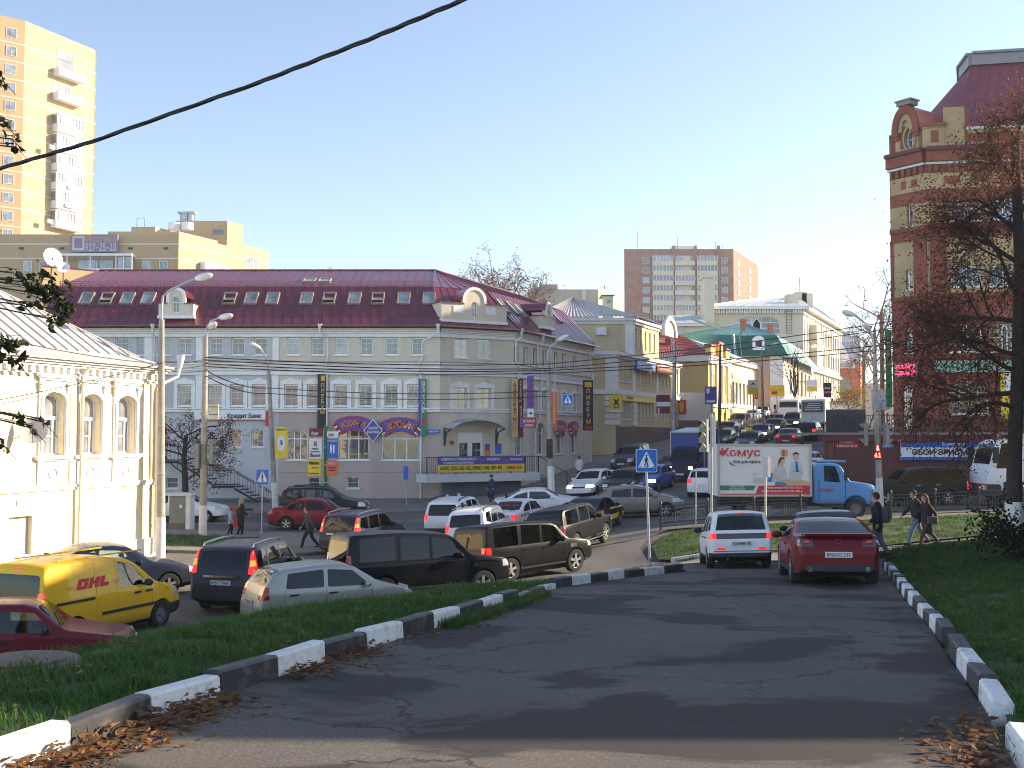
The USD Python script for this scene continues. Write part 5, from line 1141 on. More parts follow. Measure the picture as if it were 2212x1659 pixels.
# -- the apartment house right of the side road (outside the picture), which shades it
sh=Th('roadside_apartment_house','plain brick apartment house beside the side road, shading the foreground','apartment house',(19.2,14.75,CZ-2))
SHW=Fc((19.2,34.6,0),180);SHF=Fc((19.2,14.75,0),90)
hh=CZ+8.7
hs,ws=[],[]
for i in range(5):
 for z in(CZ+.2,CZ+3.2,CZ+6.2):u=1.6+i*3.1;ws.append((SHW,u,z));ws.append((SHF,u,z))
for Fx,ln in((SHW,19.85),(SHF,18)):wall(sh,Fx,[(0,CZ-4),(ln,CZ-4),(ln,hh),(0,hh)],[sbox(u-.6,z,u+.6,z+1.5)for F_,u,z in ws if F_ is Fx],'brick_yellow',.4)
for F_,u,z in ws:window(sh,F_,u,z,1.2,1.5,2,1,simple=True)
wall(sh,Fc((37.2,34.6,0),270),[(0,CZ-4),(18,CZ-4),(18,hh),(0,hh)],[],'brick_yellow',.4);wall(sh,Fc((37.2,14.75,0),0),[(0,CZ-4),(19.85,CZ-4),(19.85,hh),(0,hh)],[],'brick_yellow',.4)
sh.add('roof',MB().box(19.0,37.4,14.55,34.8,hh+.003,hh+.25),'slate_sheet')
# -- vehicles
def paint(name,col,metal=.0,rough=.34,dirt=.14,coat=.26):
 nodes={'p':('principled_bsdf',{'roughness':rough,'metallic':metal,'coat_weight':coat,'coat_roughness':.04,'specular_ior_level':.13}),'tc':('texture_coordinate',{}),'s':('separate_xyz',{}),'n':('noise_texture',{'scale':2.5,'detail':6.0,'roughness':.65}),'mr':('map_range',{'from_min':.25,'from_max':1.0,'to_min':1.0,'to_max':0.0,'clamp':True}),'m':('math',{'math_type':'multiply'}),'m2':('math',{'math_type':'multiply','value2':dirt*1.6,'use_clamp':True}),'mx':('mix',{'color1':col,'color2':(.20,.175,.145)}),'mr2':('map_range',{'from_min':0.0,'from_max':.8,'to_min':rough,'to_max':.85,'clamp':True}),'inv':('map_range',{'from_min':0.0,'from_max':.6,'to_min':coat,'to_max':.05,'clamp':True})}
 usdkit.material(stage,'/World/Looks/'+name,nodes,[('tc.object','s.vector'),('tc.object','n.vector'),('s.z','mr.value'),('mr.result','m.value1'),('n.fac','m.value2'),('m.value','m2.value1'),('m2.value','mx.fac'),('mx.color','p.base_color'),('m2.value','mr2.value'),('mr2.result','p.roughness'),('m2.value','inv.value'),('inv.result','p.coat_weight')],surface='p.BSDF')
 return name
paint('paint_black',(.006,.006,.009),dirt=.04);paint('paint_graphite',(.035,.037,.042),.3);paint('paint_navy',(.014,.020,.042),.2);paint('paint_darkgreen',(.016,.026,.026),.2);paint('paint_maroon',(.16,.012,.022),.1)
paint('paint_cherry',(.20,.010,.022),.25);paint('paint_red',(.13,.007,.012),.1);paint('paint_white',(.72,.72,.72));paint('paint_silver',(.42,.43,.45),.55);paint('paint_beige_silver',(.40,.38,.33),.5,dirt=.3);paint('paint_bronze',(.24,.215,.19),.5,dirt=.4)
paint('paint_yellow',(.72,.42,.015),dirt=.2);paint('paint_blue',(.05,.10,.33),.2);paint('paint_truck_blue',(.10,.27,.56),.1,dirt=.15);paint('paint_greydoor',(.045,.05,.055));paint('paint_lightblue',(.16,.24,.36),.4);paint('paint_dustyblack',(.007,.008,.010),dirt=.03)
mat('tyre',(.018,.018,.018),.9,var=.3,scale=6);mat('rim_alloy',(.42,.42,.42),.35,metal=.7);mat('rim_steel',(.16,.16,.16),.6,metal=.3);mat('black_plastic',(.022,.022,.023),.65,var=.2,scale=4);mat('chrome',(.6,.6,.6),.15,metal=1.0)
mat('car_interior',(.018,.018,.02),.9);mat('seat_cloth',(.03,.03,.034),.95)
glassmat('glass_clear',(.70,.75,.74));glassmat('glass_tint',(.30,.33,.34));glassmat('glass_black',(.05,.055,.06))
mat('lamp_red',(.35,.012,.012),.15,coat=1.0,var=.3,scale=12);mat('lamp_red_lit',(.45,.008,.006),.2,coat=1.0,emis=(1.0,.02,.012),estr=.4);mat('lamp_clear',(.55,.56,.58),.1,coat=1.0,metal=.3);mat('lamp_orange',(.65,.18,.02),.2,coat=1.0);mat('lamp_orange_lit',(.8,.3,.05),.2,emis=(1,.25,.03),estr=.6);mat('lamp_white_lit',(.9,.85,.7),.2,emis=(1.0,.85,.6),estr=2.5);mat('lamp_smoke',(.05,.03,.03),.12,coat=1.0)
mat('plate_white',(.62,.62,.60),.5);mat('plate_ink',(.02,.02,.02),.6);mat('paint_decal_red',(.55,.02,.03),.5);mat('taxi_yellow',(.80,.55,.03),.45);mat('groove',(.006,.006,.006),.9)
def man(v,f):
 return m3.Manifold(m3.Mesh(np.asarray(v,np.float32),np.asarray(f,np.uint32)))
def mantm(m):
 q=m.to_mesh();return trimesh.Trimesh(np.array(q.vert_properties[:,:3]),np.array(q.tri_verts),process=False)
def prism_y(poly,y0,y1):
 """Extrude an (x, z) polygon along y."""
 cs=m3.CrossSection([np.asarray(poly,float)],m3.FillRule.NonZero)
 return cs.extrude(y1-y0).rotate([90,0,0]).translate([0,y1,0])
def mbox(x0,x1,y0,y1,z0,z1):return m3.Manifold.cube([x1-x0,y1-y0,z1-z0]).translate([x0,y0,z0])
class Body:
 """A car body lofted along its length. top: silhouette (share of the length from the front, height)."""
 def __init__(s,L,W,H,top,belt,zb=.22,tum=.28,nose=.14,tail=.10,rake=0.0):
  s.L,s.W,s.H,s.zb,s.tum,s.nose,s.tail=L,W,H,zb,tum,nose,tail
  t=np.array(top,float);xs=np.linspace(0,1,500)
  s.tx,s.tz=xs,gaussian_filter1d(np.interp(xs,t[:,0],t[:,1]),4,mode='nearest')
  s.belt=belt;s.top=t
 def x(s,q):return s.L/2-q*s.L
 def ztop(s,q):return np.interp(q,s.tx,s.tz)
 def zbelt(s,q):return s.belt[0]+(s.belt[1]-s.belt[0])*q
 def loft(s,ins=0.0,insw=None,inst=None,x0=None,n=54):
  insw=ins if insw is None else insw;inst=ins if inst is None else inst
  e=ins/s.L
  q=np.unique(np.concatenate([np.linspace(e,1-e,n),[e+.004,e+.012,e+.025,1-e-.004,1-e-.012,1-e-.025]]))
  V=[]
  for k in q:
   xx=s.x(k);df=k*s.L;dr=(1-k)*s.L
   w=s.W/2
   w*=1-s.nose*np.clip(1-df/.95,0,1)**2.2-s.tail*np.clip(1-dr/.9,0,1)**2.2
   rc=.10;
   for dd in(df,dr):
    if dd<rc:w-=(rc-math.sqrt(max(0,rc*rc-(rc-dd)**2)))*.9
   w-=insw
   tp=s.ztop(k)-inst;zb=s.zb+ins+.10*np.clip(1-min(df,dr)/.35,0,1)**2
   b=min(s.zbelt(k),s.ztop(k)-.045);h=max(s.ztop(k)-b,.04);b_=min(b,tp-.03)
   sh=.965*(w+insw)-insw
   wr=sh-s.tum*max(h-.08,0)-.012
   r=min(.07,h*.45)
   half=[(0,zb),(.80*w,zb),(.955*w,zb+.05),(.992*w,zb+.30*(b_-zb)),(w,zb+.58*(b_-zb)),(.992*w,zb+.86*(b_-zb)),(sh,b_),(sh-(sh-wr)*.08,b_+.02*min(1,h)),((sh+wr)/2,(b_+tp-r)/2+.004),(wr,tp-r),(wr-r*.45,tp-r*.28),(wr-r*1.5-.02,tp),(.5*wr,tp+.018*min(1,h/.3)),(0,tp+.026*min(1,h/.3))]
   ring=half+[(-y,z)for y,z in half[-2:0:-1]]
   V+=[(xx,y,z)for y,z in ring]
  m=2*14-2;F=[];nst=len(q)
  for i in range(nst-1):
   for k in range(m):
    a,b2=i*m+k,i*m+(k+1)%m
    F+=[(a,a+m,b2+m),(a,b2+m,b2)]
  for base,flip in((0,False),((nst-1)*m,True)):
   for k in range(1,m-1):
    t=(base,base+k,base+k+1);F.append(t[::-1]if flip else t)
  M=man(V,F)
  if M.volume()<0:M=man(V,np.array(F)[:,::-1])
  return M
def wheel(t,x,y,r,side,alloy=True,w=.20,spokes=5,parent=None):
 n=24;a=np.arange(n)*2*PI/n
 prof=[(r*.62,-.5),(r*.93,-.5),(r,-.38),(r,.38),(r*.93,.5),(r*.62,.5)]
 V,F=[],[]
 for rr,o in prof:
  for k in a:V.append((x+rr*math.cos(k),y+side*o*w,r+rr*math.sin(k)))
 for i in range(len(prof)):
  j=(i+1)%len(prof)
  for k in range(n):k2=(k+1)%n;F+=[(i*n+k,j*n+k,j*n+k2),(i*n+k,j*n+k2,i*n+k2)]
 m=trimesh.Trimesh(np.array(V),F,process=False)
 if m.volume<0:m.invert()
 wp=t.add('wheel',m,'tyre',smooth=35)
 mb=MB();yo=y+side*.40*w
 cyl=lambda r0,y0,y1:mb.tube([(x,y0,r),(x,y1,r)],r0,20)
 cyl(r*.63,yo-side*.10,yo-side*.07)
 if alloy:
  for k in range(spokes):
   c,s_=math.cos(k*2*PI/spokes+.3),math.sin(k*2*PI/spokes+.3)
   d,e=np.array([c,0,s_]),np.array([-s_,0,c]);o=np.array([x,yo,r])
   i0,i1=.08*r,.13*r
   p=[o+d*r*.08-e*i0*1.3,o+d*r*.62-e*i1,o+d*r*.62+e*i1,o+d*r*.08+e*i0*1.3]
   dy=np.array([0,side*.03,0])
   mb.hexa([q-dy for q in p]+[q+dy*.6 for q in p])
  mat_='rim_alloy'
  rb=MB();rb.tube([(x,yo-side*.095,r),(x,yo-side*.06,r)],r*.60,20);t.add('brake_shadow',rb,'groove',wp)
 else:
  mat_='rim_steel';cyl(r*.56,yo-side*.06,yo-side*.02)
  for k in range(8):
   c,s_=math.cos(k*PI/4),math.sin(k*PI/4);mb.tube([(x+r*.46*c,yo-side*.02,r+r*.46*s_),(x+r*.46*c,yo+side*.006,r+r*.46*s_)],r*.055,6)
 mb.tube([(x,yo-side*.05,r),(x,yo+side*.03,r)],r*.13,10)
 for rr in(.63,):
  ring=[(x+r*rr*math.cos(k),yo,r+r*rr*math.sin(k))for k in np.append(a,a[0])]
  mb.tube(ring,.016,5,cap=False)
 t.add('rim',mb,mat_,wp,smooth=35)
def car(name,label,x,y,heading,body,colour,glass='glass_tint',wheels=(.30,.19,.79),sides=(),wind=(.27,.44),rearw=None,head=None,tailp=None,black=(),stripes=(),rails=None,plate=None,lit=True,alloy=True,detail=1,group=None,cat='car',mirror=True,handles=(),doors=(),hlit=False,grille=None,mats=None,bumper=None,rear_glass=None,third=None,spoiler=None,zoff=0.0,extra=None,seat=True,headl='lamp_clear',roofc=None):
 """Builds one car. x, y: its centre on the ground; heading clockwise from the view direction."""
 h=math.radians(heading);fwd=np.array([math.sin(h),math.cos(h)]);rt=np.array([fwd[1],-fwd[0]])
 B=Body(**body);Lh=B.L/2
 z0=float(G(x,y));zf,zr_=float(G(*(np.array([x,y])+fwd*1.3))),float(G(*(np.array([x,y])-fwd*1.3)));zl,zrr=float(G(*(np.array([x,y])-rt*.75))),float(G(*(np.array([x,y])+rt*.75)))
 gx_,gy_=(zf-zr_)/2.6,(zl-zrr)/1.5
 t=Th(name,label,cat,(x,y,(zf+zr_+zl+zrr)/4+zoff),PI/2-h,group=group,local=True)
 _add=t.add
 def add(nm,mesh,mt,parent=None,smooth=False,label=None):
  if isinstance(mesh,MB):mesh=mesh.tm()
  if isinstance(mesh,m3.Manifold):
   if mesh.is_empty():return None
   mesh=mantm(mesh)
  mesh=mesh.copy();v=np.array(mesh.vertices);v[:,2]+=gx_*v[:,0]+gy_*v[:,1];mesh.vertices=v
  return _add(nm,mesh,mt,parent,smooth,label)
 t.add=add
 r,fx,rx=wheels
 ax=[B.x(fx),B.x(rx)]
 solid,outer,in1,in3,cav=B.loft(0),B.loft(-.008),B.loft(.012),B.loft(.03),B.loft(.065)
 narrow=B.loft(0,insw=.115,inst=-.06)
 hw=B.W/2
 cab0,cab1=B.x(wind[0]-.015),B.x((rearw[1]if rearw else .97))+.04
 cavity=cav^mbox(cab1-.05,cab0,-2,2,.50,3)
 shell=solid-cavity
 arches=m3.Manifold()
 for a in ax:
  for s in(-1,1):
   arches+=m3.Manifold.cylinder(.42,r+.055,r+.055,28).rotate([90,0,0]).translate([a,s*(hw-.16)+.21,r])
 shell-=arches
 cuts,glassparts=m3.Manifold(),[]
 def gl(n_,prism):
  nonlocal cuts
  glassparts.append((n_,prism));cuts+=prism
 def screen(q0,q1,mg=.05):
  qs=np.linspace(q0,q1,8);up=[(B.x(q),B.ztop(q)+.12)for q in qs];lo=[(B.x(q),B.ztop(q)-.20)for q in qs[::-1]]
  d=np.array([up[-1][0]-up[0][0],up[-1][1]-up[0][1]]);
  poly=np.array(up+lo)
  if np.cross(poly[1]-poly[0],poly[-1]-poly[0])<0:poly=poly[::-1]
  return prism_y(poly,-hw,hw)^narrow
 if wind:gl('windscreen',screen(wind[0]+.012,wind[1]-.012))
 if rearw:gl('rear_window',screen(rearw[0],rearw[1]))
 if rear_glass:
  yw,za,zb_=rear_glass;gl('rear_window',(m3.CrossSection([np.array([(-yw,za),(yw,za),(yw*.92,zb_),(-yw*.92,zb_)])]).offset(-.06,m3.JoinType.Round).offset(.06,m3.JoinType.Round)).extrude(.9).rotate([90,0,90]).translate([-Lh-.3,0,0])^mbox(-Lh-.1,-Lh+.55,-2,2,0,3))
 for poly in sides:
  pp=[]
  for q,f in poly:zt,zbt=B.ztop(q)-.095,B.zbelt(q)+.025;pp.append((B.x(q),zbt+(zt-zbt)*f))
  pp=np.array(pp)
  if sum(np.cross(pp[i],pp[(i+1)%len(pp)])for i in range(len(pp)))<0:pp=pp[::-1]
  cs=m3.CrossSection([pp],m3.FillRule.NonZero)
  pr=cs.offset(-.03,m3.JoinType.Round).offset(.03,m3.JoinType.Round).extrude(2*hw+1).rotate([90,0,0]).translate([0,hw+.5,0])
  for s in(1,-1):gl('side_window',pr^mbox(-9,9,.30 if s>0 else-3,3 if s>0 else-.30,0,4))
 ring_in=solid-B.loft(.016)
 grooves=m3.Manifold()
 if detail:
  for q,za,zb_ in doors:grooves+=mbox(B.x(q)-.006,B.x(q)+.006,-2,2,za,zb_)
  shell-=(grooves^ring_in)
 bp=add('body',shell-cuts,colour,smooth=32)
 sk=B.loft(.004)-B.loft(.022)
 for n_,pr in glassparts:add(n_,sk^pr,glass if not isinstance(glass,dict)else glass.get(n_,'glass_tint'),smooth=32)
 add('cabin_floor',mbox(cab1,cab0,-hw+.12,hw-.12,.46,.50),'car_interior')
 if seat and glass!='glass_black':
  for qx,ys in((wind[1]+.13,(-.36,.36)),(min(wind[1]+.36,.86),(0,))):
   for yy in ys:
    wd=.24 if len(ys)>1 else .60;zs=B.zbelt(.5)
    sm=MB().hexa([(B.x(qx)-.10,yy-wd,.5),(B.x(qx)+.08,yy-wd,.5),(B.x(qx)+.08,yy+wd,.5),(B.x(qx)-.10,yy+wd,.5),(B.x(qx)-.24,yy-wd*.85,zs+.12),(B.x(qx)-.12,yy-wd*.85,zs+.12),(B.x(qx)-.12,yy+wd*.85,zs+.12),(B.x(qx)-.24,yy+wd*.85,zs+.12)])
    for hy in([yy]if wd<.3 else[yy-.35,yy+.35]):sm.box(B.x(qx)-.26,B.x(qx)-.15,hy-.12,hy+.12,zs+.14,zs+.32)
    add('seat',sm,'seat_cloth')
  add('dashboard',mbox(B.x(wind[0]+.07),B.x(wind[0]+.01),-hw+.18,hw-.18,.6,B.zbelt(wind[0])-.02),'car_interior')
 shellskin=outer-in3
 def patch(nm,mt,box,both=True,parent=None):
  x0,x1,y0,y1,za,zb_=box
  for s in((1,-1)if both else(1,)):
   yy=(y0,y1)if s>0 else(-y1,-y0)
   add(nm,shellskin^mbox(min(x0,x1),max(x0,x1),*yy,za,zb_)-arches,mt,parent,smooth=32)
 if head:patch('headlight','lamp_white_lit' if hlit else headl,(Lh-head[0],Lh+.1,head[1],2,head[2],head[3]))
 if tailp:patch('taillight',tailp[4]if len(tailp)>4 else('lamp_red_lit' if lit else 'lamp_red'),(-Lh-.1,-Lh+tailp[0],tailp[1],2,tailp[2],tailp[3]))
 for nm,mt,box in black:patch(nm,mt,box,both=box[2]>0)
 if bumper:
  mt,za,zb_=bumper;patch('front_bumper',mt,(Lh-.55,Lh+.1,-2,2,za,zb_),False);patch('rear_bumper',mt,(-Lh-.1,-Lh+.5,-2,2,za,zb_),False)
 else:patch('sill_trim','black_plastic',(-Lh-.1,Lh+.1,-2,2,B.zb-.02,B.zb+.10),False)
 if grille:patch('grille','black_plastic',(Lh-.25,Lh+.1,-grille[0],grille[0],grille[1],grille[2]),False)
 if third:patch('brake_light','lamp_red_lit' if lit else 'lamp_red',(-Lh-.1,-Lh+third[0],-third[1],third[1],third[2],third[3]),False)
 for nm,mt,poly,s in stripes:
  pp=np.array([(B.x(q),z)for q,z in poly])
  if sum(np.cross(pp[i],pp[(i+1)%len(pp)])for i in range(len(pp)))<0:pp=pp[::-1]
  pr=prism_y(pp,.3,2)if s>0 else prism_y(pp,-2,-.3)
  add(nm,(B.loft(-.006)-in3)^(pr-arches-cuts),mt)
 if mirror:
  q=wind[0]+.085;zc=B.zbelt(q)+.07
  for s in(1,-1):
   mm=m3.Manifold.sphere(1,14).scale([.075,.12,.085]).translate([B.x(q),s*(hw+.10),zc])+mbox(B.x(q)-.03,B.x(q)+.03,min(s*(hw-.12),s*(hw+.02)),max(s*(hw-.12),s*(hw+.02)),zc-.06,zc-.02)
   add('mirror',mm,(mats or{}).get('mirror','black_plastic' if detail<1 else colour),smooth=40)
 for q,z in handles:
  for s in(1,-1):
   yb_=hw-.005;add('door_handle',MB().box(B.x(q)-.10,B.x(q)+.10,s*yb_-.02,s*yb_+.028,z-.018,z+.018),(mats or{}).get('handle',colour))
 if rails:
  q0,q1,mt=rails
  for s in(1,-1):
   p=[(B.x(q),s*(hw*.965-B.tum*(B.H-B.zbelt(.5))-.07),B.ztop(q)+hgt)for q,hgt in((q0,.0),(q0+.02,.07),((q0+q1)/2,.085),(q1-.02,.07),(q1,.0))]
   add('roof_rail',MB().tube(p,.028,6),mt,smooth=40)
 zp=plate[1]if plate else .6
 for s,txt in((-1,plate[0]if plate else None),(1,None)):
  xb=s*(Lh+.006)
  add('number_plate',MB().box(xb-.012,xb+.012,-.26,.26,zp-.057,zp+.057),'plate_white')
  if txt and s<0:
   m=meshkit.text_mesh(txt,.075,.004,True);v=m.vertices;u0,u1_=v[:,0].min(),v[:,0].max()
   w_=np.column_stack([np.full(len(v),xb-.013)-v[:,2],-((v[:,0]-(u0+u1_)/2)*.46/(u1_-u0)),v[:,1]+zp-.037])
   add('plate_lettering',trimesh.Trimesh(w_,m.faces,process=False),'plate_ink')
 if spoiler:
  q,z,ww=spoiler;add('spoiler',MB().hexa([(B.x(q)-.22,-ww,z),(B.x(q)+.05,-ww,z-.01),(B.x(q)+.05,ww,z-.01),(B.x(q)-.22,ww,z),(B.x(q)-.20,-ww,z+.03),(B.x(q)+.05,-ww,z+.045),(B.x(q)+.05,ww,z+.045),(B.x(q)-.20,ww,z+.03)]),colour)
 if detail:add('wiper',MB().tube([(B.x(wind[0]+.012),-.5,B.ztop(wind[0]+.012)+.04),(B.x(wind[0]+.06),.05,B.ztop(wind[0]+.06)+.05)],.010,5),'black_plastic')
 for a in ax:
  for s in(1,-1):wheel(t,a,s*(hw-.115),r,s,alloy)
 add('underbody',mbox(-Lh+.35,Lh-.35,-hw+.30,hw-.30,.17,.40),'black_plastic')
 add('arch_lining',arches^mbox(-9,9,-hw+.28,hw-.28,.2,2),'groove')if False else None
 if extra:extra(t,B,add,patch,hw,Lh)
 return t
SEDAN=dict(L=4.55,W=1.77,H=1.46,top=[(0,.52),(.012,.66),(.05,.76),(.26,.95),(.29,.98),(.42,1.38),(.50,1.45),(.60,1.46),(.70,1.41),(.84,1.10),(.87,1.07),(.96,1.03),(.99,.90),(1,.60)],belt=(.88,.99))
HATCH=dict(L=3.85,W=1.67,H=1.49,top=[(0,.50),(.015,.68),(.06,.80),(.21,.97),(.25,1.02),(.40,1.40),(.48,1.475),(.62,1.49),(.84,1.45),(.91,1.36),(.965,1.05),(.985,.85),(1,.58)],belt=(.90,1.02))
SUV=dict(L=4.62,W=1.80,H=1.70,top=[(0,.58),(.012,.80),(.05,.95),(.24,1.10),(.27,1.13),(.40,1.58),(.46,1.67),(.60,1.70),(.88,1.66),(.945,1.58),(.975,1.12),(.99,.95),(1,.62)],belt=(1.02,1.10),zb=.27,tum=.22)
BOXY=dict(L=4.84,W=1.91,H=1.87,top=[(0,.60),(.01,.85),(.04,1.05),(.23,1.17),(.255,1.19),(.36,1.68),(.41,1.79),(.60,1.86),(.70,1.88),(.955,1.87),(.985,1.82),(.995,1.2),(1,.62)],belt=(1.12,1.14),zb=.34,tum=.14,tail=.05)
VAN=dict(L=4.40,W=1.80,H=1.83,top=[(0,.52),(.012,.74),(.05,.90),(.19,1.08),(.225,1.13),(.36,1.60),(.43,1.75),(.55,1.82),(.70,1.84),(.93,1.81),(.975,1.74),(.992,1.2),(1,.60)],belt=(1.06,1.12),zb=.25,tum=.16,tail=.05)
COUPE=dict(L=4.43,W=1.77,H=1.34,top=[(0,.48),(.012,.60),(.05,.70),(.26,.86),(.31,.90),(.45,1.25),(.53,1.33),(.60,1.335),(.70,1.27),(.86,1.02),(.90,1.0),(.965,.99),(.988,.88),(1,.55)],belt=(.84,.97),tum=.42,zb=.19,tail=.16)
WAGON=dict(L=4.10,W=1.62,H=1.45,top=[(0,.50),(.008,.74),(.03,.84),(.27,.92),(.29,.94),(.40,1.36),(.46,1.43),(.60,1.45),(.93,1.41),(.95,1.38),(.985,.98),(.993,.90),(1,.55)],belt=(.86,.92),tum=.20)
LADA9=dict(L=4.00,W=1.65,H=1.40,top=[(0,.50),(.01,.66),(.03,.74),(.28,.90),(.30,.92),(.42,1.32),(.48,1.39),(.60,1.40),(.78,1.35),(.93,.98),(.95,.94),(.985,.88),(1,.55)],belt=(.84,.90),tum=.24)
LADA11=dict(L=4.28,W=1.68,H=1.48,top=[(0,.50),(.012,.64),(.05,.74),(.27,.91),(.30,.94),(.42,1.38),(.49,1.46),(.60,1.48),(.86,1.45),(.91,1.41),(.962,1.0),(.985,.93),(1,.55)],belt=(.86,.96),tum=.24)
sedan_sides=[[(.335,0),(.60,0),(.60,1),(.435,1)],[(.618,0),(.80,0),(.79,.5),(.74,1),(.618,1)]]
hatch_sides=[[(.31,0),(.58,0),(.575,1),(.42,1)],[(.605,0),(.84,0),(.82,1),(.60,1)]]
suv_sides=[[(.325,0),(.555,0),(.55,1),(.41,1)],[(.575,0),(.76,0),(.745,1),(.57,1)],[(.78,0),(.915,.25),(.885,1),(.765,1)]]
boxy_sides=[[(.30,0),(.50,0),(.50,1),(.385,1)],[(.52,0),(.69,0),(.69,1),(.52,1)],[(.72,0),(.925,0),(.925,1),(.72,1)]]
# -- the vehicles in view
bp_='black_plastic'
def lada9_extra(t,B,add,patch,hw,Lh):
 add('side_moulding',MB().box(-Lh+.3,Lh-.3,-hw-.012,-hw+.004,.50,.56),bp_)
 pr=prism_y(np.array([(B.x(.895),.30),(B.x(.64),.30),(B.x(.64),B.zbelt(.7)),(B.x(.895),B.zbelt(.8))])[::-1],-2,-.3)
 add('rear_door',(B.loft(-.007)-B.loft(.03))^pr^mbox(-Lh+.95,3,-2,2,0,3),'paint_greydoor',label='dark grey replacement rear door')
car('hatchback','old maroon hatchback with a dark grey rear door at the lower left',-9.2,20.5,74,LADA9,'paint_maroon','glass_clear',(.28,.19,.80),[[(.34,0),(.585,0),(.585,1),(.43,1)],[(.62,0),(.80,0),(.80,1),(.62,1)],[(.815,0),(.885,.1),(.82,.9),(.815,1)]],(.30,.44),(.80,.925),head=(.12,.45,.58,.74),tailp=(.12,.5,.62,.84),bumper=(bp_,.2,.50),handles=[(.56,.74)],doors=[(.31,.3,.85),(.60,.3,.9)],alloy=False,mats=dict(handle=bp_,mirror=bp_),lit=False,extra=lada9_extra)
def sidetext(add,s,x,z,h,w,y,mt,nm='lettering',shear=0.0,bold=True,sgn=-1,tilt=0.0):
 m=meshkit.text_mesh(s,h,.006,bold);v=m.vertices.copy();u0,u1=v[:,0].min(),v[:,0].max();u=(v[:,0]-(u0+u1)/2)*w/(u1-u0)
 add(nm,trimesh.Trimesh(np.column_stack([x-sgn*(u+shear*v[:,1]),np.full(len(v),y)+sgn*v[:,2],z+v[:,1]])if sgn>0 else np.column_stack([x+u+shear*v[:,1],y-v[:,2]+tilt*v[:,1],z+v[:,1]]),m.faces,process=False),mt)
def van_extra(t,B,add,patch,hw,Lh):
 for i in range(3):
  for x0,x1 in((-1.50,-1.30),(-.16,.04)):add('logo_stripe',MB().box(x0-.02*i,x1-.02*i,-.851,-.80,1.24+i*.035,1.238+i*.035),'paint_decal_red')
 bx_=sbox;D_=bx_(0,0,.30,.22).difference(bx_(.12,.07,.19,.15));H_=unary_union([bx_(.34,0,.45,.22),bx_(.53,0,.64,.22),bx_(.4,.08,.6,.15)]);L_=unary_union([bx_(.68,0,.79,.22),bx_(.68,0,.94,.08)])
 for g_ in(D_,H_,L_):m=trimesh.creation.extrude_polygon(g_,.006,engine='earcut');v=m.vertices;add('letter',trimesh.Trimesh(np.column_stack([v[:,0]-1.28+.45*v[:,1],-.850-v[:,2]+.165*v[:,1],1.22+v[:,1]]),m.faces,process=False),'paint_decal_red')
 add('side_moulding',MB().box(-.55,1.20,-hw-.02,-hw+.01,.60,.66),bp_);add('sliding_rail',MB().box(-Lh+.35,-.78,-hw-.012,-hw+.02,.97,1.02),bp_)
 for x_ in(.55,.92):add('door_handle',MB().box(x_-.1,x_+.1,-hw-.03,-hw+.01,.93,.97),bp_)
 add('side_indicator',MB().box(1.55,1.62,-hw-.006,-hw+.02,.92,.95),'lamp_orange')
 ro=MB()
 for k in(-1,1):ro.tube([(-1.6,k*.6,1.86),(1.0,k*.6,1.86)],.018,5)
 add('roof_bar',ro,'paint_yellow')
car('delivery_van','yellow delivery van with red lettering on its side',-9.6,24.7,22,VAN,'paint_yellow',{'windscreen':'glass_clear','side_window':'glass_clear','rear_window':'glass_black'},(.32,.185,.80),[[(.285,0),(.50,0),(.50,1),(.40,1)]],(.235,.41),None,head=(.35,.45,.70,.95),tailp=(.10,.66,.75,1.25),rear_glass=(.72,1.02,1.62),bumper=(bp_,.2,.56),third=(.2,.13,1.72,1.76),doors=[(.265,.35,1.2),(.515,.35,1.75),(.66,.35,1.75)],alloy=False,mats=dict(mirror=bp_),plate=('',.75),extra=van_extra,cat='van')
car('sedan','dark blue sedan half hidden behind the yellow van',-11.2,30.2,56,SEDAN,'paint_navy','glass_clear',(.31,.19,.80),sedan_sides,(.29,.44),(.70,.845),head=(.3,.5,.62,.78),tailp=(.2,.5,.80,.98))
def xt_extra(lit):
 def f(t,B,add,patch,hw,Lh):
  add('tail_lamp',(B.loft(-.012)-B.loft(.03))^(mbox(-Lh-.1,-Lh+.36,.68,2,1.02,1.66)+mbox(-Lh-.1,-Lh+.36,-2,-.68,1.02,1.66))-mbox(-Lh-.1,9,-.60,.60,0,3),'lamp_red_lit')
  add('tail_reflector',(B.loft(-.016)-B.loft(.03))^(mbox(-Lh-.1,-Lh+.30,.70,2,1.22,1.36)+mbox(-Lh-.1,-Lh+.30,-2,-.70,1.22,1.36)),'lamp_orange_lit')
  add('tailgate_trim',MB().box(-Lh-.025,-Lh+.03,-.45,.45,.93,.985),'chrome')
 return f
SUVX=dict(SUV,H=1.69)
for lb,x,y,h,col,dt in(('dark grey SUV with tall red tail lamps and silver roof rails, behind the silver hatchback',-6.95,29.4,8,'paint_graphite',1),('dark SUV with tall red tail lamps behind the boxy black off-roader',-6.0,44.2,20,'paint_navy',1)):
 car('suv',lb,x,y,h,SUVX,col,'glass_tint',(.35,.195,.79),suv_sides,(.275,.41),None,head=(.3,.5,.75,.95),rear_glass=(.62,1.12,1.56),rails=(.48,.90,'chrome'),third=(.2,.22,1.60,1.64),plate=('К577КК',.80),mats=dict(handle=col),bumper=(bp_,.2,.50),handles=[(.53,.98),(.74,1.0)],doors=[(.31,.4,1.1),(.565,.4,1.1),(.77,.5,1.1)],extra=xt_extra(1))
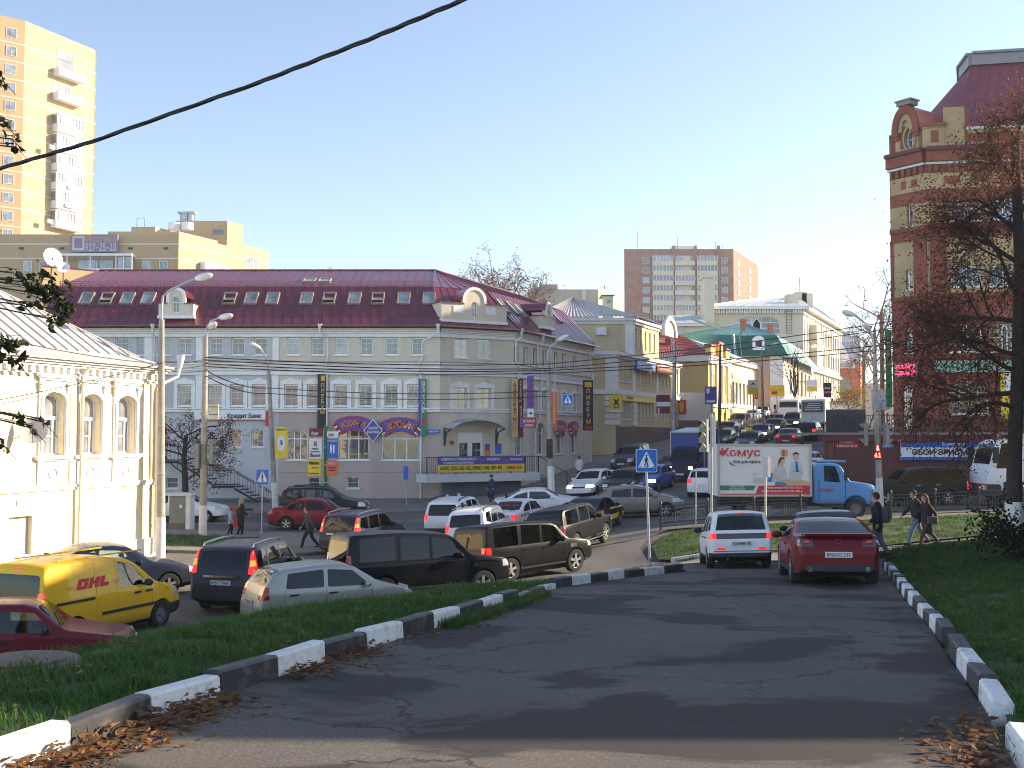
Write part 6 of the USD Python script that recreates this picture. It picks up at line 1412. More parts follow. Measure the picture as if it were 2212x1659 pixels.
car('hatchback','silver small hatchback with red tail lamp beside the grass bank',-4.35,25.8,60,HATCH,'paint_beige_silver','glass_tint',(.29,.17,.83),hatch_sides,(.255,.44),(.86,.955),head=(.3,.45,.62,.82),tailp=(.24,.5,.82,1.10,'lamp_red'),lit=False,plate=('С503',.72),handles=[(.55,.86),(.79,.88)],doors=[(.30,.35,.95),(.59,.35,.98),(.845,.6,1.0)],mats=dict(handle=bp_),alloy=False)
def disco_extra(t,B,add,patch,hw,Lh):
 for s in(1,-1):
  add('wing_vent',MB().box(Lh-1.22,Lh-.98,s*hw-.02,s*hw+.014,.86,.98),'chrome')
  add('window_trim',MB().box(-Lh+.2,Lh-1.5,s*hw*.966-.012,s*hw*.966+.012,1.125,1.14),'chrome')
 add('belt_strip',MB().box(Lh-1.2,Lh-.2,-hw-.01,-hw+.01,1.02,1.035),'chrome')
car('off_roader','glossy black boxy off-roader with black windows beside the grass bank',-2.55,30.0,62,BOXY,'paint_black','glass_black',(.37,.19,.785),boxy_sides,(.26,.39),None,head=(.3,.55,.82,1.0,),rear_glass=(.72,1.18,1.70),tailp=(.12,.72,.85,1.35,'lamp_red'),lit=False,handles=[(.48,1.0),(.67,1.0)],doors=[(.30,.45,1.12),(.51,.45,1.8),(.70,.6,1.8)],extra=disco_extra,hlit=False,grille=(.5,.75,.98))
car('off_roader','dusty dark green-grey off-roader with silver wing vent, middle of the queue',.37,34.4,50,dict(BOXY,L=4.5,W=1.91,H=1.74,top=[(q,z*.94)for q,z in BOXY['top']],belt=(1.03,1.06),zb=.30),'paint_dustyblack','glass_tint',(.36,.19,.79),[[(q,f)for q,f in p]for p in boxy_sides],(.26,.39),None,head=(.3,.5,.78,.95),rear_glass=(.70,1.08,1.55),tailp=(.2,.66,.70,1.10),lit=True,third=(.2,.06,1.45,1.5),handles=[(.48,.92),(.67,.93)],doors=[(.30,.45,1.05),(.51,.45,1.65),(.70,.6,1.65)],extra=lambda t,B,add,patch,hw,Lh:add('wing_vent',MB().box(Lh-1.12,Lh-.84,-hw-.014,-hw+.02,.80,.93),'chrome'))
car('off_roader','dark muddy off-roader with chrome side step, turning at the crossroads',2.15,40.5,28,dict(SUV,L=4.6,W=1.78,H=1.72,zb=.36,top=[(0,.62),(.012,.86),(.05,1.0),(.27,1.12),(.30,1.15),(.41,1.60),(.47,1.70),(.62,1.73),(.92,1.70),(.965,1.62),(.985,1.1),(1,.66)],belt=(1.05,1.10)),'paint_dustyblack','glass_black',(.37,.19,.77),boxy_sides,(.305,.44),None,rear_glass=(.68,1.15,1.60),tailp=(.18,.68,.72,1.12,'lamp_red'),lit=False,head=(.3,.5,.8,.98),handles=[(.52,1.0),(.70,1.0)],doors=[(.33,.5,1.1),(.54,.5,1.65),(.74,.6,1.6)],extra=lambda t,B,add,patch,hw,Lh:[add('side_step',MB().tube([(-.9,s*(hw+.02),.36),(-.8,s*(hw+.10),.36),(.95,s*(hw+.10),.36),(1.05,s*(hw+.02),.36)],.035,8),'chrome')for s in(1,-1)])
car('sedan','cherry red sedan driving past the two people on the pavement',-9.35,52.2,90,dict(SEDAN,L=4.53,W=1.775),'paint_cherry','glass_tint',(.32,.20,.80),sedan_sides,(.285,.44),(.70,.845),head=(.35,.5,.62,.80),tailp=(.28,.5,.78,1.0,'lamp_red'),handles=[(.57,.88),(.77,.90)],doors=[(.32,.35,.95),(.61,.35,.98)])
car('suv','dark compact SUV behind the cherry red sedan',-9.9,57.3,92,SUV,'paint_darkgreen','glass_clear',(.34,.195,.79),suv_sides,(.275,.41),(.895,.965),head=(.4,.45,.72,.95),rails=(.48,.90,bp_),bumper=(bp_,.2,.55))
DUST=dict(SUV,L=4.3,H=1.66)
for lb,x,y,h,col in(('white SUV with black roof rails, nearest of the white cars',-1.3,44.8,16,'paint_silver'),('white car partly hidden behind the white SUV with roof rails',-2.5,49.4,16,'paint_white')):
 car('suv',lb,x,y,h,DUST,'paint_white' if col=='paint_silver' else col,'glass_tint',(.33,.195,.79),suv_sides,(.275,.41),None,rear_glass=(.66,1.05,1.52),head=(.3,.5,.75,.95),tailp=(.22,.66,.85,1.12),rails=(.46,.90,bp_),third=(.2,.12,1.58,1.62),handles=[(.53,.98),(.74,1.0)],bumper=(bp_,.2,.52))
def lanos_extra(t,B,add,patch,hw,Lh):
 m=meshkit.text_mesh('49-03-35',.15,.004,True);v=m.vertices;u0,u1=v[:,0].min(),v[:,0].max();u=-(v[:,0]-(u0+u1)/2)*1.0/(u1-u0)
 q0,q1=.745,.80;xa,za,xb,zb_=B.x(q1),B.ztop(q1),B.x(q0),B.ztop(q0);s=v[:,1]/.30+.1
 add('window_lettering',trimesh.Trimesh(np.column_stack([xa+(xb-xa)*s-.02,u,za+(zb_-za)*s+.035+v[:,2]]),m.faces,process=False),'paint_decal_red')
 sidetext(add,'49-03-35',.1,.62,.14,1.1,-hw-.004,'paint_decal_red')
 sidetext(add,'49-03-35',-1.2,.80,.14,.9,-hw-.002,'paint_decal_red')
car('taxi','white taxi with red phone number on its rear window',.33,49.4,25,dict(SEDAN,L=4.24,W=1.68,H=1.43),'paint_white','glass_tint',(.29,.19,.80),sedan_sides,(.285,.44),(.70,.845),head=(.3,.5,.62,.80),tailp=(.20,.5,.72,.95),third=(.9,.1,1.02,1.06),extra=lanos_extra,alloy=False)
car('sedan','long white sedan crossing in front of the grey building',1.35,54.6,91,dict(SEDAN,L=4.76,W=1.80,H=1.44),'paint_white','glass_clear',(.33,.20,.80),sedan_sides,(.285,.44),(.70,.845),head=(.4,.5,.62,.80),tailp=(.25,.5,.78,1.0,'lamp_red'),handles=[(.57,.88),(.77,.90)],doors=[(.32,.35,.95),(.61,.35,.98)])
def taxi_extra(t,B,add,patch,hw,Lh):
 for x0,x1 in((-1.5,-1.35),(-1.25,-1.1),(-1.0,-.85)):add('side_stripe',MB().box(x0,x1,-hw-.010,-hw+.01,.55,.90),'taxi_yellow')
 sidetext(add,'ТАКСИ',.4,.60,.15,.8,-hw-.004,'paint_black')
car('taxi','dark taxi with yellow stripes along its side',3.5,47.3,25,dict(SEDAN,L=4.4,W=1.70,H=1.45),'paint_navy','glass_black',(.30,.20,.80),sedan_sides,(.285,.44),(.70,.845),head=(.3,.5,.62,.80),tailp=(.20,.5,.75,.98),stripes=[('livery','taxi_yellow',[(.02,.78),(.50,.84),(.50,.92),(.02,.86)],-1),('livery','taxi_yellow',[(.10,.38),(.62,.38),(.62,.60),(.10,.60)],-1)],extra=taxi_extra)
car('hatchback','bronze-silver hatchback with big windscreen, driving right past the blue sign',5.97,51.6,93,dict(HATCH,L=4.28,W=1.81,H=1.50,top=[(0,.50),(.015,.66),(.06,.78),(.19,.96),(.22,1.0),(.42,1.42),(.50,1.49),(.62,1.50),(.80,1.44),(.90,1.24),(.955,1.05),(.985,.88),(1,.58)]),'paint_bronze','glass_clear',(.32,.20,.80),[[(.31,0),(.56,0),(.56,1),(.44,1)],[(.58,0),(.80,.1),(.78,1),(.58,1)]],(.235,.45),(.84,.945),head=(.55,.45,.66,.84),tailp=(.34,.5,.80,1.08,'lamp_red'),handles=[(.54,.88),(.74,.92)],doors=[(.30,.35,.95),(.57,.35,.98)],bumper=None)
car('sedan','white sedan with lit headlamps waiting at the foot of the hill street',4.7,63.4,205,dict(SEDAN,L=4.5,W=1.725),'paint_white','glass_tint',(.30,.20,.80),sedan_sides,(.285,.44),(.70,.845),head=(.4,.42,.62,.78),hlit=True,tailp=(.2,.5,.8,1.0),grille=(.4,.60,.68),spoiler=(.975,1.18,.6),plate=('',.45))
car('estate_car','old dark green estate car waiting beside the white sedan',6.6,62.6,205,WAGON,'paint_darkgreen','glass_tint',(.29,.20,.78),suv_sides,(.29,.41),(.945,.975),head=(.1,.42,.60,.76),tailp=(.1,.6,.6,.85),grille=(.40,.60,.76),bumper=('chrome',.42,.52),alloy=False)
car('sedan','bright blue car with lit headlamp in front of the blue truck',8.3,64.3,205,SEDAN,'paint_blue','glass_tint',(.31,.20,.80),sedan_sides,(.285,.44),(.70,.845),head=(.4,.42,.62,.78),hlit=True,tailp=(.2,.5,.8,1.0))
car('suv','dark SUV parked beside the stone base of the yellow building',8.6,78,205,SUV,'paint_graphite','glass_tint',(.34,.2,.79),suv_sides,(.275,.41),(.895,.965),head=(.4,.45,.72,.95),tailp=(.2,.6,.9,1.2),detail=0)
car('hatchback','white hatchback driving up the street behind the traffic light pole',11.0,60.8,22,HATCH,'paint_white','glass_tint',(.29,.17,.83),hatch_sides,(.255,.44),(.86,.955),head=(.3,.45,.62,.82),tailp=(.24,.5,.82,1.05),plate=('',.72))
car('estate_car','white estate car with black tail lamp band, braking on the side road',6.12,30.0,6,LADA11,'paint_white',{'windscreen':'glass_clear','side_window':'glass_tint','rear_window':'glass_clear'},(.285,.18,.79),[[(.345,0),(.56,0),(.56,1),(.435,1)],[(.58,0),(.755,0),(.755,1),(.58,1)],[(.785,0),(.915,.1),(.88,1),(.785,1)]],(.295,.44),(.90,.965),head=(.2,.45,.62,.78),tailp=(.22,.63,.78,.92),third=(.45,.12,1.435,1.475),plate=('К049МК 90',.66),handles=[(.54,.80),(.735,.80)],doors=[(.32,.35,.9),(.57,.35,1.4),(.77,.6,1.4)],alloy=True,mats=dict(mirror='paint_darkgreen',handle=bp_),extra=lambda t,B,add,patch,hw,Lh:[patch('tail_band','lamp_smoke',(-Lh-.1,-Lh+.1,-.63,.63,.78,.92),False),patch('lower_bumper',bp_,(-Lh-.1,-Lh+.4,-2,2,.18,.42),False),patch('fog_lamp','lamp_red_lit',(-Lh-.1,-Lh+.1,.42,.62,.50,.56)),add('exhaust',MB().tube([(-Lh-.02,.35,.26),(-Lh+.3,.35,.28)],.03,8),'chrome'),add('tow_hook',MB().tube([(-Lh-.06,-.35,.36),(-Lh+.1,-.35,.32)],.03,8),bp_),add('bumper_strip',MB().box(-Lh-.012,-Lh+.02,-.70,.70,.46,.475),bp_)])
def rx_extra(t,B,add,patch,hw,Lh):
 patch('diffuser',bp_,(-Lh-.1,-Lh+.3,-.66,.66,.18,.42),False)
 for s in(1,-1):
  add('exhaust',MB().tube([(-Lh-.03,s*.56,.33),(-Lh+.2,s*.56,.33)],.055,12),'chrome')
  add('tail_lens',m3.Manifold.sphere(1,12).scale([.03,.075,.07]).translate([-Lh+.075,s*.60,.86]),'lamp_red');add('tail_lens',m3.Manifold.sphere(1,12).scale([.03,.06,.055]).translate([-Lh+.12,s*.73,.87]),'lamp_clear')
 add('ducktail',MB().hexa([(-Lh-.01,-.66,.985),(-Lh+.2,-.70,1.0),(-Lh+.2,.70,1.0),(-Lh-.01,.66,.985),(-Lh-.03,-.64,1.035),(-Lh+.2,-.70,1.03),(-Lh+.2,.70,1.03),(-Lh-.03,.64,1.035)]),'paint_red')
 add('emblem',MB().tube([(-Lh-.0,.08,.90),(-Lh-.0,.04,.86),(-Lh-.0,0,.885),(-Lh-.0,-.04,.86),(-Lh-.0,-.08,.90)],.005,5).tube([(-Lh,.06*math.cos(a),.88+.042*math.sin(a))for a in np.linspace(0,2*PI,15)],.004,5),'chrome')
car('coupe','dark red sports coupe on the side road, its rear to the viewer',6.88,23.9,9,COUPE,'paint_red','glass_black',(.33,.205,.80),[[(.36,0),(.60,0),(.60,1),(.47,1)],[(.61,0),(.74,.25),(.68,1),(.61,1)]],(.315,.46),(.68,.855),head=(.4,.45,.60,.74),tailp=(.26,.48,.78,.94,'lamp_smoke'),lit=False,plate=('В906ОО 190',.62),doors=[(.34,.3,.9),(.63,.35,.95)],handles=[(.60,.80)],extra=rx_extra)
car('sedan','dark blue sedan in front of the red coupe',8.5,29.7,10,dict(SEDAN,L=4.3,H=1.42),'paint_navy','glass_black',(.3,.19,.80),sedan_sides,(.285,.44),(.70,.845),head=(.3,.5,.62,.8),tailp=(.2,.5,.78,.98,'lamp_red'),lit=False)
car('off_roader','long dark off-roader driving left in front of the dark red shop',20.0,54.0,271,dict(BOXY,L=4.95,W=1.94,H=1.88,top=[(0,.62),(.01,.88),(.04,1.06),(.24,1.18),(.27,1.21),(.38,1.68),(.43,1.80),(.62,1.87),(.88,1.86),(.94,1.76),(.985,1.15),(1,.65)],belt=(1.13,1.16)),'paint_darkgreen','glass_black',(.39,.19,.78),boxy_sides,(.275,.41),(.935,.985),head=(.4,.5,.85,1.02),tailp=(.16,.72,.80,1.2),handles=[(.49,1.02),(.68,1.03)],mats=dict(handle='chrome'),doors=[(.31,.5,1.1),(.51,.5,1.8),(.70,.6,1.8)])
car('sedan','white car at the far left behind the grey cabinet',PX(398,56),56,90,SEDAN,'paint_white','glass_tint',(.3,.19,.8),sedan_sides,(.285,.44),(.70,.845),head=(.4,.5,.62,.78),tailp=(.2,.5,.8,1),detail=0)
HQ=[(1572,104,205,SEDAN,'paint_graphite','grey car leading the left lane of the hill queue',0),(1597,113,205,SUV,'paint_graphite','grey SUV second in the left lane of the hill queue',0),(1628,125,205,HATCH,'paint_white','white hatchback in the left lane of the hill queue',0),(1650,135,205,SEDAN,'paint_silver','silver car behind the white hatchback in the hill queue',0),(1563,91,205,SEDAN,'paint_darkgreen','dark car on the hill just above the long white truck box',0),(1620,87,205,SEDAN,'paint_navy','dark blue taxi with roof light on the hill',2),(1645,96,205,HATCH,'paint_navy','dark blue hatchback with lit headlamps coming down the hill',1),(1674,106,205,SEDAN,'paint_navy','dark blue sedan with lit headlamps behind the blue hatchback',1),(1681,115,205,SEDAN,'paint_lightblue','pale blue car in the middle of the hill queue',0),(1692,125,205,SEDAN,'paint_graphite','dark sedan just below the white bus',0),(1714,112,205,SUV,'paint_black','black SUV with lit headlamp in front of the white bus',1),(1707,89,24,SEDAN,'paint_maroon','dark maroon sedan driving up the hill, rear lamps showing',0),(1750,95,24,SUV,'paint_black','black SUV driving up the hill behind the maroon sedan',0),(1765,64.5,24,SUV,'paint_navy','dark blue SUV half hidden behind the long white truck',0),(1742,71,24,SEDAN,'paint_lightblue','light blue car roof just above the long white truck',0),(1818,124,30,SEDAN,'paint_silver','silver car parked beyond the dark mesh screen',0),(1846,118,30,SUV,'paint_navy','dark blue car parked beyond the dark mesh screen',0)]
for px,d,h,bd,col,lb,lt in HQ:
 sd=suv_sides if bd is SUV else hatch_sides if bd is HATCH else sedan_sides
 rw_=(.895,.965)if bd is SUV else(.86,.955)if bd is HATCH else(.70,.845)
 car('suv' if bd is SUV else 'hatchback' if bd is HATCH else 'sedan',lb,PX(px,d),d,h,bd,col,'glass_tint',(.33 if bd is SUV else .30,.2,.8),sd,(.275,.42),rw_,head=(.35,.45,.66,.84),hlit=(lt==1),tailp=(.2,.5,.85,1.1),detail=0,seat=False,grille=(.4,.5,.64),extra=(lambda t,B,add,patch,hw,Lh:add('roof_light',MB().box(-.1,.1,-.25,.25,1.47,1.60),'taxi_yellow'))if lt==2 else None)
 # -- lorries and the bus
mat('box_white',(.66,.66,.65),.5,var=.05,scale=1.5);mat('box_blue',(.035,.055,.22),.6,var=.1,scale=1);mat('ad_red',(.52,.03,.04),.5);mat('ad_green',(.02,.20,.08),.5);mat('ad_ink',(.10,.10,.11),.5);mat('ad_skin',(.62,.36,.25),.6);mat('ad_hair',(.05,.025,.02),.6);mat('ad_lightblue',(.42,.52,.66),.6);mat('ad_blue',(.05,.10,.30),.6);mat('ad_wood',(.55,.38,.22),.6);mat('ad_grey',(.48,.48,.49),.6);mat('ad_cyan',(.03,.22,.45),.6);mat('ad_orange',(.65,.25,.06),.6);mat('box_grey',(.40,.38,.35),.6)
def lorry(name,label,x,y,heading,cat='truck',slope=True):
 h=math.radians(heading);fwd=np.array([math.sin(h),math.cos(h)])
 za,zb_=float(G(*(np.array([x,y])+fwd*2))),float(G(*(np.array([x,y])-fwd*2)));g=(za-zb_)/4 if slope else 0
 t=Th(name,label,cat,(x,y,(za+zb_)/2),PI/2-h,local=True);_a=t.add
 def add(nm,mesh,mt,parent=None,smooth=False,label=None):
  if isinstance(mesh,MB):mesh=mesh.tm()
  if isinstance(mesh,m3.Manifold):mesh=mantm(mesh)
  mesh=mesh.copy();v=np.array(mesh.vertices);v[:,2]+=g*v[:,0];mesh.vertices=v;return _a(nm,mesh,mt,parent,smooth,label)
 t.add=add;return t,add
def cabbody(add,B,x0,colour,glass,sides,wind,floor=.7,rearcut=False,arch=None):
 """Lorry cab: hollow lofted body with glazing, its rear end at x0."""
 off=x0+B.L/2
 S,C=B.loft(0),B.loft(.06)^mbox(-9,B.x(wind[0]-.01),-3,3,floor,5)
 nar=B.loft(0,insw=.13,inst=-.06);cuts=m3.Manifold();parts=[]
 qs=np.linspace(wind[0]+.01,wind[1]-.01,8);poly=np.array([(B.x(q),B.ztop(q)+.12)for q in qs]+[(B.x(q),B.ztop(q)-.16)for q in qs[::-1]])
 if np.cross(poly[1]-poly[0],poly[-1]-poly[0])<0:poly=poly[::-1]
 parts.append(('windscreen',prism_y(poly,-3,3)^nar))
 for p in sides:
  pp=np.array([(B.x(q),B.zbelt(q)+.03+(B.ztop(q)-.13-B.zbelt(q)-.03)*f)for q,f in p])
  if sum(np.cross(pp[i],pp[(i+1)%len(pp)])for i in range(len(pp)))<0:pp=pp[::-1]
  for s in(1,-1):parts.append(('side_window',prism_y(pp,.4 if s>0 else-3,3 if s>0 else-.4)))
 for _,p in parts:cuts+=p
 S=S-C
 if arch:
  for s in(1,-1):S-=m3.Manifold.cylinder(.6,arch[1],arch[1],28).rotate([90,0,0]).translate([arch[0]-off,s*(B.W/2-.15)+.3,arch[2]])
 sk=B.loft(.005)-B.loft(.025)
 add('cab',(S-cuts).translate([off,0,0]),colour,smooth=32)
 for n_,p in parts:add(n_,(sk^p).translate([off,0,0]),glass,smooth=32)
 return lambda q:B.x(q)+off
tx=PX(1712,47.6)
t,add=lorry('box_truck','box truck with blue bonneted cab and white advertising box',tx,47.6,90,slope=False)
ZC=dict(L=2.75,W=2.10,H=2.42,top=[(0,.75),(.012,1.15),(.04,1.42),(.10,1.50),(.40,1.62),(.43,1.66),(.56,2.28),(.62,2.38),(.75,2.42),(.95,2.40),(.985,2.34),(1,2.1)],belt=(1.40,1.62),zb=.62,tum=.10,tail=0.0,nose=.2)
Bz=Body(**ZC);xf=cabbody(add,Bz,.62,'paint_truck_blue','glass_clear',[[(.585,0),(.83,0),(.83,1),(.65,1),(.60,.5)]],(.43,.60),.9,arch=(2.42,.56,.46))
bx0,bx1,bz0,bz1,bw=-3.52,.50,.98,3.20,1.12
add('cargo_box',MB().box(bx0,bx1,-bw,bw,bz0,bz1),'box_white')
e=MB()
for x_ in(bx0,bx1-.06):
 for s in(1,-1):e.box(x_-.02,x_+.08,s*bw-.03,s*bw+.03,bz0-.01,bz1+.01)
for s in(1,-1):
 for z in(bz0,bz1-.05):e.box(bx0-.02,bx1+.02,s*bw-.032,s*bw+.032,z-.012,z+.062)
add('box_frame',e,'box_grey')
add('front_board',MB().box(bx1+.003,bx1+.03,-bw+.05,bw-.05,bz0+.1,bz1-.05),'ad_wood')
Y=-bw-.004
def flat(nm,mt,pts,o=0):
 m=trimesh.creation.extrude_polygon(Polygon(pts).buffer(0),.003,engine='earcut')if len(pts)>2 else None
 v=m.vertices;add(nm,trimesh.Trimesh(np.column_stack([bx0+v[:,0],Y-v[:,2]-.003*o,bz0+v[:,1]]),m.faces,process=False),mt)
W_,H_=bx1-bx0,bz1-bz0
def el(cx,cy,rx,ry,n=16):return[(cx+rx*math.cos(a),cy+ry*math.sin(a))for a in np.arange(n)*2*PI/n]
flat('print_band','ad_red',[(1.62,.12),(W_-.06,.12),(W_-.06,.46),(1.75,.46)]);flat('print_band','ad_red',[(.06,.07),(W_-.06,.07),(W_-.06,.115),(.06,.115)])
flat('print_band','ad_green',[(.06,.26),(1.52,.26),(1.63,.46),(.06,.46)])
def ptext(s,x,z,h,w,mt,o=1,bold=True):sidetext(add,s,bx0+x,bz0+z,h,w,Y-.003*o,mt,'print_lettering',bold=bold)
ptext('Комус',1.0,1.72,.34,1.66,'ad_red');ptext('Всё для офиса',1.25,1.42,.13,1.15,'ad_ink');ptext('интернет-магазин',.82,.385,.05,.62,'box_white',2);ptext('www.komus.com',.82,.29,.06,.68,'box_white',2)
ptext('Приём заказов: (495) 651-651-1',2.85,.335,.075,1.55,'box_white',2);ptext('Единая справочная: (495) 258-258-6',2.75,.185,.075,1.75,'box_white',2)
for k in range(4):flat('logo_bar','box_white',[(.30+.32*k,1.70),(.34+.32*k,1.70),(.56+.32*k,2.1),(.52+.32*k,2.1)],3)
flat('logo_flag','ad_red',[(.02,1.78),(.42,1.76),(.42,1.98),(.02,1.96)],1);flat('logo_swoosh','ad_red',[(.48,1.50),(.56,1.34),(.85,1.27),(.62,1.38),(.52,1.50)],1)
flat('print_desk','ad_wood',[(2.5,.46),(3.88,.46),(3.9,.62),(3.3,.80),(2.75,.66)],1);flat('print_shelf','ad_orange',[(2.72,1.72),(3.0,1.70),(3.02,1.98),(2.73,1.99)],1);flat('print_shelf','ad_red',[(2.80,1.71),(2.87,1.70),(2.88,1.985),(2.80,1.99)],2)
flat('print_woman_blouse','ad_grey',[(2.30,.62),(2.62,.60),(2.98,.66),(2.96,.98),(2.90,1.22),(2.70,1.36),(2.52,1.30),(2.38,.95)],2);flat('print_woman_face','ad_skin',el(2.77,1.50,.105,.14),3);flat('print_woman_hair','ad_hair',[(2.58,1.30),(2.62,1.55),(2.70,1.68),(2.86,1.66),(2.88,1.60),(2.74,1.58),(2.68,1.45)],4);flat('print_woman_neck','ad_skin',[(2.68,1.38),(2.80,1.36),(2.80,1.27),(2.70,1.27)],3);flat('print_woman_arm','ad_skin',[(2.36,.86),(2.46,.78),(2.80,.60),(3.02,.62),(3.0,.70),(2.78,.70),(2.5,.88)],4)
flat('print_man_shirt','ad_lightblue',[(3.06,.86),(3.16,1.42),(3.30,1.52),(3.44,1.52),(3.58,1.40),(3.66,.96),(3.4,.86)],2);flat('print_man_face','ad_skin',el(3.36,1.70,.11,.15),3);flat('print_man_hair','ad_hair',[(3.24,1.72),(3.25,1.84),(3.36,1.90),(3.48,1.84),(3.48,1.74),(3.42,1.80),(3.30,1.80)],4);flat('print_man_tie','ad_blue',[(3.34,1.50),(3.41,1.50),(3.47,1.05),(3.40,.98),(3.34,1.06)],4);flat('print_man_forearm','ad_skin',[(3.20,1.0),(3.62,.96),(3.64,1.05),(3.22,1.10)],4)
flat('print_laptop','ad_grey',[(3.10,.66),(3.50,.64),(3.62,1.02),(3.22,1.06)],5);flat('print_chair','ad_cyan',[(2.12,.62),(2.34,.60),(2.40,.98),(2.20,1.02)],1);flat('print_folder','ad_cyan',[(2.42,.46),(2.98,.46),(2.90,.58),(2.48,.64)],3);flat('print_printer','ad_grey',[(1.52,.56),(2.05,.54),(2.06,.98),(1.56,1.0)],1);flat('print_printer_lid','box_white',[(1.56,.80),(2.02,.79),(2.02,.96),(1.58,.97)],2)
sidetext(add,'Комус',1.18,1.20,.13,.62,-Bz.W/2-.02,'ad_red')
add('chassis',MB().box(-3.3,2.9,-.45,.45,.52,.80),bp_);add('subframe',MB().box(bx0+.1,bx1-.05,-bw+.2,bw-.2,.80,.978),'dark_metal')
for s in(1,-1):add('side_guard',MB().box(-1.2,.3,s*1.0-.02,s*1.0+.02,.45,.75),'dark_metal')
add('bumper',MB().box(3.20,3.42,-1.0,1.0,.55,.92),'box_grey')
for s in(1,-1):add('headlight',MB().box(3.20,3.34,s*.80-.16,s*.80+.16,1.02,1.28),'lamp_clear');add('indicator',MB().box(3.28,3.435,s*.82-.12,s*.82+.12,.66,.80),'lamp_orange');add('mirror',MB().box(1.90,1.98,s*1.25-.12,s*1.25+.12,1.66,2.16).tube([(1.95,s*1.02,2.1),(1.95,s*1.25,2.12)],.015,5),'black_plastic');add('side_lamp',MB().box(2.25,2.38,s*1.03-.02,s*1.055+.02,1.32,1.38),'lamp_orange')
add('door_gap',MB().box(1.98,1.995,-1.054,-1.03,.85,1.62).box(.83,.845,-1.054,-1.03,.85,1.62),'groove');add('roof_bar',MB().box(.9,2.1,-.8,.8,2.43,2.50),'paint_truck_blue');add('step',MB().box(1.0,1.9,-1.04,-.8,.50,.62),bp_);add('seat',MB().box(.75,1.2,-.9,.9,.95,1.25).box(.72,.86,-.9,.9,1.25,1.85),'seat_cloth')
for s in(1,-1):wheel(t,2.42,s*.92,.43,s,False,.26);wheel(t,-2.1,s*.90,.43,s,False,.3)
driver=(t,add)
t,add=lorry('box_truck','dark blue box truck with lit headlamps facing down the hill street',11.6,70.0,204)
Bg=Body(L=1.9,W=1.95,H=2.1,top=[(0,.6),(.02,.95),(.06,1.10),(.38,1.25),(.42,1.28),(.70,1.95),(.78,2.06),(1,2.1)],belt=(1.08,1.16),zb=.35,tum=.12,tail=0,nose=.12)
xf=cabbody(add,Bg,.95,'paint_navy','glass_tint',[[(.52,0),(.86,0),(.86,1),(.72,1)]],(.42,.75),.6,arch=(2.15,.46,.36))
add('cargo_box',MB().box(-3.0,.9,-1.1,1.1,.85,3.05),'box_blue');e=MB()
for x_ in(-3.0,.86):
 for s in(1,-1):e.box(x_-.02,x_+.08,s*1.1-.04,s*1.1+.04,.85,3.06)
for x_ in(-3.0,.88):e.box(x_-.03,x_+.05,-1.1,1.1,3.0,3.08)
for s in(1,-1):e.box(-3,.9,s*1.1-.03,s*1.1+.03,3.02,3.08)
add('box_frame',e,'box_grey');add('box_roof',MB().box(-2.98,.88,-1.05,1.05,3.055,3.075),'light_roof');add('chassis',MB().box(-2.9,2.5,-.4,.4,.40,.84),bp_)
for s in(1,-1):add('headlight',MB().box(2.70,2.86,s*.68-.13,s*.68+.13,.86,1.02),'lamp_white_lit');wheel(t,2.15,s*.84,.36,s,False,.2);wheel(t,-1.8,s*.84,.36,s,False,.3);add('mirror',MB().box(2.0,2.06,s*1.18-.1,s*1.18+.1,1.25,1.6),bp_)
add('grille',MB().box(2.80,2.87,-.5,.5,.78,.98),bp_);add('number_plate',MB().box(2.86,2.88,-.26,.26,.5,.61),'plate_white')
x0=PX(2116,52.6)
t,add=lorry('heavy_truck','white heavy truck cab entering from the right edge behind the big tree',x0+3.6,52.8,271,slope=False)
Bm=Body(L=2.3,W=2.45,H=3.15,top=[(0,1.0),(.01,1.5),(.03,1.75),(.06,1.82),(.16,2.70),(.22,2.95),(.36,3.10),(.6,3.15),(1,3.15)],belt=(1.70,1.72),zb=.55,tum=.06,tail=0,nose=.10)
xf=cabbody(add,Bm,1.3,'paint_white','glass_tint',[[(.17,0),(.62,0),(.62,1),(.30,1)]],(.06,.22),1.2,arch=(2.35,.62,.52))
add('bumper',MB().box(3.0,3.66,-1.2,1.2,.42,.98),'paint_graphite');add('chassis',MB().box(-4.5,3.2,-.45,.45,.6,.95),bp_);add('cargo_box',MB().box(-5.5,.9,-1.25,1.25,1.15,3.4),'box_white')
for s in(1,-1):add('mirror',MB().box(3.25,3.45,s*1.48-.12,s*1.48+.12,2.0,2.75),bp_);add('headlight',MB().box(3.5,3.68,s*.85-.25,s*.85+.25,.70,.92),'lamp_clear');wheel(t,2.35,s*1.05,.52,s,False,.3);wheel(t,-2.6,s*1.05,.52,s,False,.3)
for z in(.62,.92):add('step',MB().box(1.75,2.0,1.15,1.26,z,z+.08),bp_)
add('door_panel',MB().box(1.5,2.9,1.222,1.24,.80,1.10),'paint_graphite');add('beacon',MB().tube([(2.9,.8,3.12),(2.9,.8,3.36)],.08,10),'lamp_orange')
t,add=lorry('bus','white bus at the top of the queue on the hill',PX(1727,118),120.5,204,'bus')
Bb=Body(L=7.0,W=2.45,H=2.85,top=[(0,.8),(.006,1.2),(.012,1.35),(.03,2.5),(.05,2.75),(.1,2.85),(.97,2.85),(.99,2.7),(1,1.0)],belt=(1.35,1.35),zb=.35,tum=.06,tail=.03,nose=.07)
cabbody(add,Bb,-3.5,'paint_white','glass_tint',[[(.07+.155*k,0),(.20+.155*k,0),(.20+.155*k,.85),(.07+.155*k,.85)]for k in range(6)],(.012,.05),.6)
